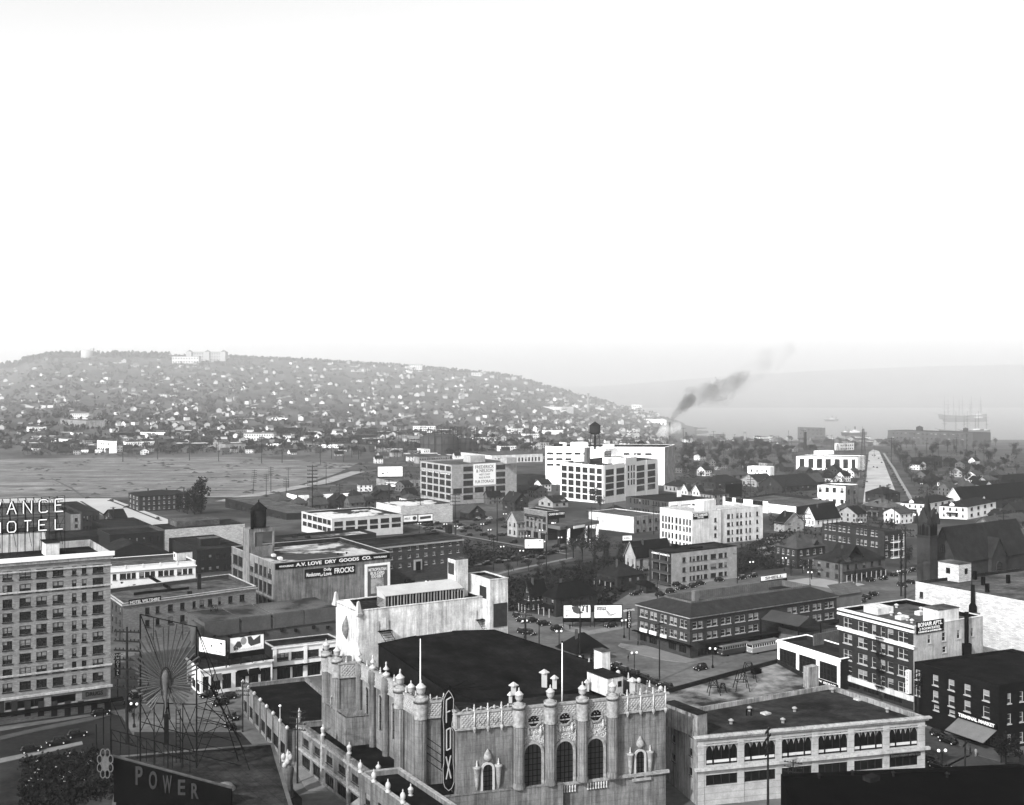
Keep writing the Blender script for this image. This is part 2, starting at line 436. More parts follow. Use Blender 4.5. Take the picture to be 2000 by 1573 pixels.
def vent(b, px, py, z, r=.35, h=1.1, mat=None, name='roof_vent'):
    P = b.rp(px, py, z)
    MB().lathe([(r * .8, 0), (r * .8, h * .55), (r * 1.3, h * .6), (r * 1.3, h * .75), (r * .3, h)], tuple(P), 10).build(name, mat or M('vent_metal', .5, .1), b.root)
def clipY(poly, lo, hi):
    for s, lim in ((1, lo), (-1, hi)):
        out = []
        for i in range(len(poly)):
            a, b = poly[i - 1], poly[i]; da = s * (a[1] - lim); db = s * (b[1] - lim)
            if (da >= 0) != (db >= 0):
                t = da / (da - db); out.append((a[0] + (b[0] - a[0]) * t, lim))
            if db >= 0: out.append((b[0], b[1]))
        poly = out
        if not poly: return []
    return poly
def sheet(name, px_poly, lift, mat, world=False, thick=0):
    pts = [tuple(p) for p in px_poly] if world else [tuple(gpt(*p, True).xy) for p in px_poly]
    a = sum(pts[i - 1][0] * pts[i][1] - pts[i][0] * pts[i - 1][1] for i in range(len(pts)))
    if a < 0: pts.reverse()
    b = MB()
    for (y0, _), (y1, _) in zip(GB, GB[1:]):
        q = clipY(pts, y0, y1)
        if len(q) < 3: continue
        n = len(q)
        b.add([(x, y, G(y) + lift) for x, y in q], [tuple(range(n))])
        if thick: b.add([(x, y, G(y) + lift) for x, y in q] + [(x, y, G(y) + lift - thick) for x, y in q], [(i, n + i, n + (i + 1) % n, (i + 1) % n) for i in range(n)])
    return tag(b.build(name, mat), kind='structure')
def strip(name, path, w, lift, mat, thick=0):      # path in pixels on the ground, width in metres
    P = [gpt(*p, True).xy for p in path]; l, r = [], []
    for i, p in enumerate(P):
        d = (P[min(i + 1, len(P) - 1)] - P[max(i - 1, 0)]).normalized(); n = Vector((-d.y, d.x)) * w / 2
        l.append(p + n); r.append(p - n)
    return sheet(name, l + r[::-1], lift, mat, True, thick)
# ---------------------------------------------------------------- ground, field, hill, lake
def band_mesh(name, Ys, mat, pxs):
    vs = [((p - CX) / F * Y, Y, terr((p - CX) / F * Y, Y)) for Y in Ys for p in pxs]
    n = len(pxs)
    fs = [(j * n + i, j * n + i + 1, (j + 1) * n + i + 1, (j + 1) * n + i) for j in range(len(Ys) - 1) for i in range(n - 1)]
    b = MB(); b.v = vs; b.f = fs; b.m = [0] * len(fs); b.sm = [name != 'ground'] * len(fs)
    return tag(b.build(name, mat, uv=False), kind='structure')
ASPH = M('asphalt', .145, .3, .05, .85, 'streak', .3, .16)
DIRT = M('bare_ground', .12, .35, .03, .95, 'patch', .3, (.06, .02, .08))
HILLM = M('hill_ground', .085, .3, .03, .95, 'patch', .3, (.13, .012, .08))
wide = [-9000, -5000] + list(range(-2400, 4500, 60)) + [6500, 11000]
near = MB(); X = 900
near.add([(-X, -300, 0), (X, -300, 0), (X, 430, 0), (-X, 430, 0)], [(0, 1, 2, 3)])
tag(near.build('street_ground', ASPH), kind='structure')
band_mesh('ground', [430, 600, 800, 1000, 1300], DIRT, wide)
band_mesh('hill', [1300] + list(range(1330, 3900, 30)) + [3900], HILLM, list(range(-2400, 4500, 30)))
band_mesh('far_hills', [3900, 4000, 4060] + list(range(4150, 5700, 100)) + [6300], M('far_hill_woods', .06, .4, .006, .9, 'patch', .3, (.16, .008, .1)), list(range(-2400, 4500, 60)))
LAKE = M('lake_water', .10, .1, .004, .35, 'noise', .5)
lk = MB(); lk.add([(-1500, 1900, -38), (4500, 1900, -38), (4500, 4200, -38), (-1500, 4200, -38)], [(0, 1, 2, 3)])
tag(lk.build('lake', LAKE), kind='structure')
FIELD = M('graded_earth', .20, .35, .06, .95, 'streak', .3, .5)
PALE = M('pale_concrete_road', .42, .10, .05, .8, 'noise')
WALK = M('pavement_concrete', .21, .15, .3)
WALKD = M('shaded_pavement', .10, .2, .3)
BRUSH = M('brushy_ground', .035, .5, .15, .95, 'patch', .3, (.07, .05, .1))
DUSTY = M('pale_rubble', .22, .5, .3, .95, 'patch', .3, (.05, .12, .05))
ST2 = M('worn_street', .085, .2, .1)
sheet('field', [(-500, 900), (42, 897), (300, 893), (450, 892), (560, 903), (700, 905), (660, 925), (560, 955), (470, 972), (250, 973), (42, 975), (-500, 985)], .3, FIELD)
strip('embankment', [(420, 893), (560, 902), (640, 912)], 40, .45, M('pale_earth', .19, .3, .03, .95, 'streak', .3, .4))
sheet('concrete_street', [(-200, 976), (150, 975), (216, 975), (330, 1017), (390, 1015), (345, 1030), (300, 1036), (245, 1034), (205, 1011), (150, 983), (42, 984), (-200, 988)], .5, PALE)
strip('kerb_line', [(158, 981), (208, 1011)], 1.6, .55, M('tarred_joint', .05, .2))
strip('kerb_line', [(214, 979), (315, 1019)], 1.6, .55, M('tarred_joint', .05, .2))
strip('diagonal_road', [(440, 981), (480, 972), (560, 957), (630, 944), (672, 930), (700, 922)], 15, .5, M('pale_dirt_road', .30, .2, .05))
strip('field_track', [(100, 935), (140, 955), (165, 973)], 2, .4, M('dirt_track', .13, .2, .05))
sheet('concrete_avenue', [(1684, 1000), (1692, 930), (1697, 884), (1705, 879), (1717, 882), (1727, 905), (1748, 958), (1766, 1000)], .5, M('worn_concrete', .44, .25, .08, .9, 'patch', .3, (.32, .04, .1)))
strip('avenue_sidewalk', [(1784, 985), (1764, 950), (1745, 915), (1726, 886)], 2.6, .6, M('pale_sidewalk', .28, .2, .2))
for pth in ([(1330, 905), (1362, 892), (1388, 880)], [(1545, 940), (1600, 934), (1680, 930)], [(1775, 935), (1860, 925), (1990, 915)], [(1775, 968), (1850, 985), (1990, 1000)], [(1560, 1010), (1660, 1000), (1760, 1010)], [(1000, 1010), (1040, 985), (1075, 965)], [(700, 925), (760, 915), (830, 905)], [(780, 900), (900, 893), (1060, 888)]): strip('side_street', pth, 7, .35, M('gravel_street', .15, .3, .1))
strip('street', [(700, 1010), (830, 1040), (900, 1060), (1000, 1080)], 16, .4, ST2)
strip('sidewalk', [(800, 1024), (900, 1048), (1026, 1070), (1110, 1085)], 2.2, .5, WALK)
sheet('brush_slope', [(905, 1052), (1026, 1073), (1140, 1076), (1100, 1080), (1000, 1098), (905, 1112), (900, 1100)], .01, BRUSH)
strip('sidewalk', [(915, 1106), (1000, 1092), (1100, 1075)], 2.2, .02, WALK)
strip('street_lane', [(780, 1160), (900, 1125), (1000, 1101), (1130, 1080), (1200, 1070)], 13, .008, ST2)
strip('sidewalk', [(800, 1168), (900, 1142), (1000, 1114), (1120, 1089)], 2.4, .02, WALK)
sheet('brush_slope', [(800, 1180), (900, 1150), (1000, 1122), (1120, 1096), (1240, 1080), (1270, 1100), (1262, 1140), (1180, 1190), (1100, 1205), (1000, 1195), (900, 1190)], .012, BRUSH)
sheet('sidewalk', [(1082, 1222), (1098, 1219), (1150, 1233), (1205, 1222), (1262, 1210), (1266, 1216), (1215, 1229), (1150, 1241), (1112, 1233)], .13, WALK, thick=.13)
sheet('sidewalk', [(1207, 1262), (1212, 1257), (1240, 1262), (1262, 1262), (1345, 1285), (1360, 1291), (1342, 1295), (1300, 1291), (1252, 1280)], .13, WALK, thick=.13)
sheet('vacant_lot', [(1410, 1085), (1545, 1030), (1560, 1060), (1530, 1110), (1430, 1120)], .03, BRUSH)
sheet('rubble_patch', [(1478, 1072), (1515, 1062), (1530, 1075), (1492, 1086)], .06, DUSTY)
sheet('rubble_patch', [(1480, 1052), (1525, 1046), (1540, 1054), (1500, 1062)], .06, DUSTY)
sheet('sidewalk', [(1470, 1143), (1610, 1125), (1690, 1142), (1640, 1152), (1560, 1140)], .02, M('pale_pavement', .30, .1, .2))
sheet('sidewalk', [(42, 1474), (160, 1449), (162, 1455), (42, 1482), (-300, 1560), (-300, 1545)], .13, WALK, thick=.13)
sheet('sidewalk', [(79, 1421), (180, 1401), (216, 1392), (216, 1398), (180, 1408), (79, 1428), (-100, 1470), (-100, 1462)], .13, WALKD, thick=.13)
sheet('sidewalk', [(1820, 1425), (1880, 1442), (1900, 1450), (1990, 1468), (1990, 1490), (1950, 1487), (1915, 1478), (1870, 1455), (1818, 1434)], .13, WALKD, thick=.13)
strip('lane_marking', [(1838, 1503), (1880, 1481), (1895, 1476)], .5, .006, M('lane_paint', .4, .1))
sheet('sidewalk', [(464, 1352), (474, 1352), (560, 1432), (640, 1545), (600, 1545), (545, 1455)], .13, WALK, thick=.13)
sheet('planted_lot', [(-300, 1552), (42, 1483), (190, 1462), (230, 1480), (230, 1600), (-300, 1700)], .05, BRUSH)
for path in [[(30, 777), (65, 769)], [(42, 793), (92, 803)], [(196, 766), (242, 758)], [(296, 813), (330, 803), (352, 792), (366, 790)], [(345, 752), (368, 746)],
             [(404, 771), (428, 762)], [(600, 765), (632, 754)], [(540, 781), (575, 774)], [(755, 828), (790, 816), (822, 811), (836, 811)], [(440, 822), (505, 820)],
             [(480, 797), (510, 790)], [(740, 742), (770, 735)], [(130, 790), (160, 783)], [(600, 808), (650, 804)], [(1130, 830), (1165, 812), (1185, 800)], [(1100, 800), (1130, 790)],
             [(860, 745), (900, 740)], [(640, 845), (700, 838)], [(230, 770), (300, 773)], [(300, 742), (330, 737)]]:
    P = []
    for (a, b) in zip(path, path[1:]):
        for k in range(8):
            q = hillpt(a[0] + (b[0] - a[0]) * k / 8, a[1] + (b[1] - a[1]) * k / 8)
            if q: P.append(q)
    if len(P) < 3: continue
    mb = MB(); vs = []
    for i, p in enumerate(P):
        d = (P[min(i + 1, len(P) - 1)] - P[max(i - 1, 0)]).xy.normalized(); n = Vector((-d.y, d.x)) * 4
        for s in (1, -1):
            q = p.xy + n * s; vs.append((q.x, q.y, terr(q.x, q.y) + .9))
    mb.add(vs, [(2 * i + 1, 2 * i + 3, 2 * i + 2, 2 * i) for i in range(len(P) - 1)])
    tag(mb.build('hill_road', M('hill_road_surface', .36, .1, .05)), kind='structure')
# ---------------------------------------------------------------- air
hz = bpy.data.materials.new('haze_air'); hz.use_nodes = True
n = hz.node_tree; n.nodes.clear(); o_ = n.nodes.new('ShaderNodeOutputMaterial'); pv = n.nodes.new('ShaderNodeVolumePrincipled')
pv.inputs['Density'].default_value = HAZE; pv.inputs['Color'].default_value = (.96, .96, .96, 1); pv.inputs['Anisotropy'].default_value = .6
n.links.new(pv.outputs[0], o_.inputs['Volume'])
tag(MB().box(-9500, -400, -60, 9500, 6500, 185).build('haze', hz, uv=False), 'pale haze thickening over the lake and the hill', 'haze', kind='stuff')

mz = hz.copy(); mz.name = 'lake_mist'; pv = mz.node_tree.nodes['Principled Volume']; pv.inputs['Density'].default_value = 0.00054; pv.inputs['Color'].default_value = (.95, .95, .95, 1); pv.inputs['Anisotropy'].default_value = .2
mm = MB(); nu, nv = 48, 24; V = []
for j in range(1, nv):
    for i in range(nu):
        a, c = 2 * math.pi * i / nu, math.pi * j / nv; V.append((1050 + 4400 * math.sin(c) * math.cos(a), 4050 + 2500 * math.sin(c) * math.sin(a), 10 - 300 * math.cos(c)))
mm.add(V + [(1050, 4050, -290), (1050, 4050, 310)], [(j * nu + i, j * nu + (i + 1) % nu, (j + 1) * nu + (i + 1) % nu, (j + 1) * nu + i) for j in range(nv - 2) for i in range(nu)] + [(len(V), (i + 1) % nu, i) for i in range(nu)] + [(len(V) + 1, (nv - 2) * nu + i, (nv - 2) * nu + (i + 1) % nu) for i in range(nu)])
tag(mm.build('mist', mz, uv=False), 'bank of pale smoky mist lying over the lake and the hill behind it', 'mist', kind='stuff')
sheet('shade_toned_street', [(42, 1421), (216, 1393), (238, 1400), (262, 1440), (262, 1600), (-400, 1760), (-400, 1500)], .006, M('shade_toned_asphalt', .045, .3, .1))  # street sheet coloured dark to paint in the shade of the buildings
sheet('shade_toned_street', [(262, 1430), (470, 1430), (590, 1560), (590, 1640), (262, 1640)], .006, M('shade_toned_asphalt', .045, .3, .1))  # building shade painted into the asphalt colour here too
sheet('shade_toned_street', [(1800, 1420), (2100, 1500), (2100, 1640), (1790, 1640)], .006, M('shaded_asphalt', .08, .3, .1))  # asphalt copy with shade put into its colour
rr = random.Random(12); mb = MB()
for k in range(260):
    u = rr.random(); px = 42 + 640 * u + rr.uniform(-10, 10); py = rr.uniform(898, 970)
    if rr.random() < .5: py = 906 + 14 * math.sin(px * .02) + rr.gauss(0, 3)
    P = gpt(px, py); s = rr.uniform(.6, 2.6); a = rr.uniform(0, 3)
    mb.add([(P.x + s * rr.uniform(1, 2.5) * math.cos(a + q * 1.57), P.y + s * math.sin(a + q * 1.57), P.z + .3) for q in range(4)] + [(P.x + rr.uniform(-.3, .3), P.y, P.z + s * .7)], [(0, 1, 4), (1, 2, 4), (2, 3, 4), (3, 0, 4)])
tag(mb.build('earth_mounds', M('dug_earth', .075, .5, .3), uv=False), 'scattered heaps of dug earth across the graded field', 'earth heaps', kind='stuff')
BR_D = M('dark_brick', .040, .15, .3, .9, 'brick', .3, (.6, .2, .9))
BR_M = M('red_brick', .085, .15, .3, .9, 'brick', .3, (.6, .2, 1.2))
BR_W = M('white_brick', .50, .09, .3, .9, 'brick', .3, (.9, .3, .6))
BR_L = M('light_brick', .24, .15, .3, .9, 'brick', .3, (.8, .25, .8))
BR_H = M('buff_brick', .265, .12, .3, .9, 'brick', .3, (.7, .22, .85))
STU = M('stained_stucco', .28, .15, .2, .9, 'stain', .3, .45)
STU2 = M('stained_concrete', .22, .15, .2, .9, 'stain', .3, .4)
STW = M('pale_stucco', .50, .12, .2, .9, 'stain', .3, .22)
WCON = M('white_concrete', .74, .12, .2, .85, 'stain', .3, .13)
CCON = M('cream_concrete', .36, .14, .3, .85, 'stain', .3, .2)
TERRA = M('cream_terracotta', .38, .14, .5, .6, 'lines', .4, (1.2, 0, .3))
SHG = M('shingles', .055, .3, .5, .9, 'lines', .3, (.4, 0, .4))
SHL = M('light_shingles', .13, .3, .5, .9, 'lines', .3, (.5, .6, .4))
SID_D = M('dark_siding', .055, .25, .3, .85, 'lines', .3, (.3, 0, .3))
SID_M = M('grey_siding', .14, .2, .3, .85, 'lines', .3, (.3, 0, .25))
SID_L = M('pale_siding', .34, .15, .3, .85, 'lines', .3, (.3, 0, .2))
SID_W = M('white_siding', .62, .1, .3, .85, 'lines', .3, (.3, 0, .15))
BOARD = M('board_fence', .15, .3, .4, .9, 'lines', .3, (0, .8, .5))
SGN = M('sign_black', .014, .2); SGW = M('sign_white', .72, .05); SGG = M('sign_grey', .13, .2)
IRON = M('sheet_metal', .30, .15, .3, .6, 'lines', .3, (0, .6, .25))
def C(s): return [tuple(float(v) for v in q.split('-')) for q in s.split()]
# ================================================================ HOTEL at the left edge
P = gpt(216, 1386); P = V2(P)
pn = hit(P, vdir(4850), -330); pl = pn + vdir(-380) * 22
hz1 = CZ - (1077 - HY) * P.y / F
vh = Bld('hotel', 'tall pale brick hotel with rows of paired windows at the left edge', 'hotel', pts=[pl, pn, P, P + (pl - pn)], z=hz1)
cols = [(-260, -238), (-215, -194), (-165, -144), (-120, -99), (-75, -54), (-30, -9), (5, 24), (38, 60.5), (71, 91.6), (103, 124), (140.6, 149.4), (160, 169), (181, 202)]
rows = [(1102.5 + 26.35 * k, 1119.5 + 26.3 * k) for k in range(9)]
vh.grid(1, cols[:10] + cols[12:], rows, 191, 'hot'); vh.grid(1, cols[10:12], rows, 191, 'hot1')
vh.grid(1, [(-200, -120), (-100, -20), (10, 86), (100, 148)], [(1349, 1364)], 191, 'shop')
vh.walls({1: BR_H, -1: BR_H}, .3); vh.roof(TAR, 1.6, .4, CCON)
zt = vh.H
vh.band([1], zt - .9, .95, .8, M('pale_cornice', .70, .08, .3), t0=0); vh.band([1], zt - 1.6, .5, .45, CCON); vh.band([1], zt - 3.3, .3, .25, CCON)
for yy, hh, oo in ((1143, .35, .3), (1299, .4, .3), (1341, .5, .4)):
    vh.band([1], vh.loc(1, 216, yy)[1], hh, oo, CCON, 'belt_course')
for k in range(14):
    t = vh.face(1)[3] - 2.2 - k * 6.1
    MB().lathe([(.4, 0), (.4, .1), (.1, .12)], (0, 0, 0), 10).build('medallion', M('dark_medallion', .1, .1), vh.root)
    vh.root.children[-1].matrix_local = vh.t4(1, t, zt - 2.4, .02)
z = vh.loc(1, 216, 1366)[1]
vh.band([1], z, .3, 2.6, BLACK, 'marquee'); vh.sign(1, 160, 1349, 208, 1366, M('sign_pale_grey', .10, .1), .15, 'shop_sign', [('DRUGS', .15, .85, .25, .75)], SGN, bold=.02)
for k in range(12):
    t = vh.face(1)[3] - 3 - k * 7.5
    vh.sign(1, *(lambda q: (q, 1370, q + 12, 1400))(204 - k * 26), DFRAME, .06, 'shopfront')
def roofblock(b, x0, x1, yt, yb_, depth, mat, name, nwin=0):
    z = b.H - 1.6; A = b.rp(x0, yb_, z); B_ = hit(A.xy + b.o.xy, vdir(4850), x1) - b.o.xy
    h = (yb_ - yt) * (B_.y + b.o.y) / F; dd = vdir(-380) * depth
    o = MB().prism([A.xy + dd, A.xy, B_, B_ + dd], z, z + h).build(name, mat, b.root)
    MB().prism(offset([A.xy + dd, A.xy, B_, B_ + dd], .15), z + h, z + h + .2).build('roof', TAR, o)
    return o
roofblock(vh, -120, 89, 1052, 1089, 7, STW, 'penthouse'); roofblock(vh, 89.3, 116, 1062, 1087, 6, STW, 'penthouse')
# roof sign of the hotel
A = zpt(-60, 1047, hz1 + 4.0); sgY = A.y
rs = thing('roof_sign', (A.x, sgY, hz1 - 1.4), 'open steel roof sign with outlined white letters above the pale hotel', 'sign')
fr = MB(); dsg = vdir(4850)
def sp(px, z, off=0):
    q = hit(A.xy, dsg, px) + Vector((dsg.y, -dsg.x)) * off; return Vector((q.x - A.x, q.y - A.y, z - (hz1 - 1.4)))
ztop = CZ - (978 - HY) * sgY / F; zmid = CZ - (1013 - HY) * sgY / F; zlo = CZ - (1049 - HY) * sgY / F; z20 = CZ - (1019 - HY) * sgY / F
for z in (ztop, zmid, z20, zlo, (ztop + zmid) / 2, (z20 + zlo) / 2): fr.tube(sp(-75, z, -.3), sp(127, z, -.3), .07, n=4)
for k in range(14):
    x = -72 + k * 15.3; fr.tube(sp(x, hz1 - 1.4, -.3), sp(x, ztop, -.3), .08, n=4)
    if k % 2 == 0: fr.tube(sp(x, ztop, -.3), sp(x, hz1 - 1.4, -4), .07, n=4); fr.tube(sp(x, zmid, -.3), sp(x + 15, hz1, -4), .06, n=4)
    if k < 13: fr.tube(sp(x, ztop, -.3), sp(x + 15.3, zmid, -.3), .05, n=4); fr.tube(sp(x, zlo, -.3), sp(x + 15.3, z20, -.3), .05, n=4)
fr.build('frame', STEEL, rs)
LETW = M('enamel_letter', .75, .05)
def outline_letter(ch, x0, x1, y0, y1):
    z0, z1 = CZ - (y1 - HY) * sgY / F, CZ - (y0 - HY) * sgY / F
    p = sp(x0, z0, .25); wd = (sp(x1, z0, .25) - p).length
    S = {'V': [(0, 1, .5, 0), (.5, 0, 1, 1)], 'A': [(0, 0, .5, 1), (.5, 1, 1, 0), (.2, .4, .8, .4)], 'N': [(0, 0, 0, 1), (0, 1, 1, 0), (1, 0, 1, 1)],
         'C': [(1, .9, .8, 1), (.8, 1, .2, 1), (.2, 1, 0, .85), (0, .85, 0, .15), (0, .15, .2, 0), (.2, 0, .8, 0), (.8, 0, 1, .1)],
         'E': [(0, 0, 0, 1), (0, 1, 1, 1), (0, .52, .75, .52), (0, 0, 1, 0)], 'H': [(0, 0, 0, 1), (1, 0, 1, 1), (0, .5, 1, .5)],
         'O': [(.2, 1, .8, 1), (.8, 1, 1, .8), (1, .8, 1, .2), (1, .2, .8, 0), (.8, 0, .2, 0), (.2, 0, 0, .2), (0, .2, 0, .8), (0, .8, .2, 1)],
         'T': [(0, 1, 1, 1), (.5, 0, .5, 1)], 'L': [(0, 0, 0, 1), (0, 0, 1, 0)]}[ch]
    bb, bk = MB(), MB(); h = z1 - z0
    for a, c, e, f in S:
        q0 = p + Vector((dsg.x, dsg.y, 0)) * a * wd + Vector((0, 0, c * h)); q1 = p + Vector((dsg.x, dsg.y, 0)) * e * wd + Vector((0, 0, f * h))
        bb.tube(q0, q1, .17, n=6); off = Vector((-dsg.y, dsg.x, 0)) * .25; bk.tube(q0 + off, q1 + off, .42, n=4)
    o = bb.build('letter', LETW, rs); bk.build('backing', BLACK, o)
for ch, x0, x1 in (('V', -48, -30), ('A', -17, 2), ('N', 46, 62), ('C', 77, 93), ('E', 108, 123)):
    if ch == 'A': x0, x1 = 14, 32
    if ch == 'V': x0, x1 = -16, 2
    outline_letter(ch, x0, x1, 984, 1009)
for ch, x0, x1 in (('H', -16, 1), ('O', 15, 31), ('T', 47, 61), ('E', 76, 91), ('L', 108, 122)): outline_letter(ch, x0, x1, 1024, 1045)
# ================================================================ HOTEL with sign on its side wall
wl = Bld('brick_building', 'light brick three-storey hotel with a black name sign under its dark stepped roof', 'building', N=(240, 1180), yb=1256, xl=200, xr=500, vr=3600)
c1 = C('283.6-292.4 304-312 328-338 352-361 376-382.5 390-399 406-415 426-432 446-454.5 468-478')
wl.grid(1, c1, [(1187, 1201), (1211, 1225)], 288, 'dark'); wl.auto(0, 5, 3, 'dark', .3, .5)
wl.walls({1: BR_H, 0: BR_M, -1: BR_M}); wl.roof(TAR_G, 1.2, .4, BR_M, CCON)
wl.sign(1, 251, 1172, 314, 1183.5, SGN, .15, txt=[('HOTEL WILTSHIRE', .04, .96, .25, .78)], tm=SGW)
wl.band([0, 1], wl.loc(1, 242, 1184)[1], .3, .35, CCON)
child_box(wl, 'chimney', 387, 1152, wl.H - 1.2, 1, 1, 5, BR_D); child_box(wl, 'chimney', 367, 1166, wl.H - 1.2, 1, 1.3, 1.6, BR_D)
for x, y in ((238, 1140), (252, 1148), (262, 1145)): vent(wl, x, y, wl.H - 1.2, .4, .6, TAR)
child_box(wl, 'roof_step', 330, 1152, wl.H - 1.2, 24, .5, .9, BLACK); child_box(wl, 'roof_step', 262, 1163, wl.H - 1.2, .5, 17, .8, BLACK)
# white fronted building behind
wb = Bld('white_building', 'white two-storey commercial block with banks of dark windows behind the hotel roof', N=(190, 1110.5), yb=1195, xl=165, xr=382, vr=5200)
wb.grid(1, C('196-202 220-227.5 234-246.5 247.5-255.5 257-265.5 272-281.5 283-292.5 294-303 309-319 320.5-329.5 331-340 346-355 357-366 368-376'), [(1121.5, 1133)], 230, 'dark')
wb.walls({1: M('white_tile', .66, .08, .3), -1: BR_D}); wb.roof(TAR_G, 1.0, .4, BR_M, M('white_tile', .66, .08, .3))
wb.band([1], wb.loc(1, 230, 1117.5)[1], .35, .4, M('white_tile', .66, .08, .3))
L_ = wb.face(1)[3]
for k in range(6): wb.pier(1, [L_ - .6 - k * 5.6], .5, wb.H - .9, wb.H + .4, .12, M('white_tile', .66, .08, .3))
child_box(wb, 'penthouse', 345, 1096, wb.H - 1, 4, 5.5, 2.8, STW, None, None, TAR, [(0, 1.2, 1, .8, 1.2)])
child_box(wb, 'roof_step', 190, 1098, wb.H - 1, .4, 22, 1.0, BLACK)
# long low brick block and neighbours behind
g = Bld('gabled_shed', 'dark gabled brick shed just behind the white two-storey block', N=(190, 1090), yb=1140, xl=170, xr=330, vr=4300)
g.walls(BR_D); a0 = g.lp; mb = MB()
ridge = 4.5
mb.add([(a0[1].x, a0[1].y, g.H), (a0[2].x, a0[2].y, g.H), (a0[3].x, a0[3].y, g.H), (a0[0].x, a0[0].y, g.H),
        ((a0[1].x + a0[2].x) / 2, (a0[1].y + a0[2].y) / 2, g.H + ridge), ((a0[0].x + a0[3].x) / 2, (a0[0].y + a0[3].y) / 2, g.H + ridge)], [(0, 1, 4), (2, 3, 5)])
mb.build('gable', BR_D, g.root)
mb = MB(); mb.add([(a0[1].x, a0[1].y, g.H), (a0[0].x, a0[0].y, g.H), ((a0[0].x + a0[3].x) / 2, (a0[0].y + a0[3].y) / 2, g.H + ridge), ((a0[1].x + a0[2].x) / 2, (a0[1].y + a0[2].y) / 2, g.H + ridge)], [(0, 1, 2, 3)])
mb.add([(a0[2].x, a0[2].y, g.H), (a0[3].x, a0[3].y, g.H), ((a0[0].x + a0[3].x) / 2, (a0[0].y + a0[3].y) / 2, g.H + ridge), ((a0[1].x + a0[2].x) / 2, (a0[1].y + a0[2].y) / 2, g.H + ridge)], [(3, 2, 1, 0)])
mb.build('roof', TAR, g.root)
q = Bld('brick_building', 'dark brick block with small windows left of the long pale windowless wall', N=(214, 1045), yb=1110, xl=190, xr=320, vr=4300)
q.auto(1, 7, 3, 'dark', .3, .45); q.walls(BR_D); q.roof(TAR, .8, .4, BR_M)
q = Bld('brick_building', 'long dark low block just behind the hotel roof corner', N=(110, 1052), yb=1105, xl=90, xr=222, vr=4300)
q.walls(BR_D); q.roof(TAR, .8, .4)
q = Bld('brick_building', 'long windowless wall of pale brick behind the dark water tank', N=(322, 1035), yb=1082, xl=298, xr=478, vr=4300)
q.walls({1: M('pale_painted_brick', .50, .15, .3, .9, 'brick', .3, (.9, .3, .85)), -1: BR_M}); q.roof(TAR, .4, .3)
child_box(q, 'roof_hump', 345, 1030, q.H - .4, 14, 20, 2.4, TAR_G)
q = Bld('garage', 'dark low shed with flat roof below the long pale wall', N=(385, 1075), yb=1120, xl=330, xr=478, vr=4300); q.auto(1, 6, 2, 'dark', .4, .4); q.walls(BR_D); q.roof(TAR, .5, .3)
child_box(q, 'roof_hut', 392, 1068, q.H - .5, 5, 8, 3, BR_D, roofm=TAR_G)
q = Bld('white_building', 'tall pale stucco block with three dark windows beside the concrete street', N=(138, 1005), yb=1058, xl=112, xr=157, vr=4300); q.grid(1, [(146, 152)], [(1012, 1019), (1024, 1031), (1036, 1043)], 149, 'dark'); q.walls({1: STU, -1: BR_M}); q.roof(TAR, .5, .3)
q = Bld('dark_building', 'dark wooden house with many gables beside the concrete street', N=(160, 1001), yb=1038, xl=118, xr=194, vr=4300); q.auto(1, 5, 2, 'dark'); q.walls(SID_D); q.roof(TAR, 0, .3)
q = Bld('dark_building', 'low dark-roofed block right of the narrow gabled house by the concrete street', N=(215, 1033), yb=1060, xl=180, xr=300, vr=4300); q.walls(BR_D); q.roof(TAR, .5, .3)
# ================================================================ DRY GOODS warehouse
lv = Bld('warehouse', 'large stained concrete warehouse with a long black sign band and a dark water tank', N=(536, 1101), yb=1196, xl=452.5, xr=762.5)
lv.grid(0, C('455-464 465-473.8 488-495.6 497-504.4 505.8-513 514.2-521 522.4-530.5'), [(1096.5, 1116), (1124.5, 1146), (1155, 1172)], 491, 'ind')
lv.walls({0: STU2, 1: STU2, -1: BR_D}, .25); lv.roof(TAR_W, 1.5, .4, TAR, CONC)
lv.pier(0, [lv.loc(0, x, 1100)[0] for x in (453.5, 487, 496.4, 505.1, 513.6, 521.7, 534.5)], .5, 0, lv.H, .15, STU2)
# sign band along the top
L1 = lv.face(1)[3]
lv.sign(1, 537.5, 1102, 761, 1113, SGN, .2, txt=[('WHOLESALE', .03, .15, .3, .62), ('A.V. LOVE  DRY  GOODS  CO.', .17, .83, .2, .85), ('WHOLESALE', .85, .97, .3, .62)], tm=SGW, bold=.03)
lv.sign(1, 595, 1113, 693.5, 1130, SGN, .2, txt=[('Manufacturers', .03, .3, .15, .6), ('of', .3, .35, .05, .3), ('Dolly', .37, .52, .55, .95), ('Love', .37, .52, .08, .52), ('FROCKS', .58, .97, .2, .82)], tm=SGW, bold=.02)
ps = lv.sign(1, 712, 1103, 761.5, 1168, M('poster_border', .75, .1), .1, 'poster')
lv.sign(1, 717.5, 1107, 756, 1166, M('poster_grey', .13, .15), .16, 'poster', txt=[('METROPOLITAN', .05, .95, .83, .93), ('BUILDERS', .15, .85, .71, .81), ('EXHIBIT', .2, .8, .6, .7)], tm=M('poster_letter', .7, .1), bold=.02)
lv.sign(1, 724, 1131, 749, 1160, M('poster_picture', .26, .5, 2.5, .8, 'patch', .3, (.4, .25, .05)), .2, 'poster_picture')
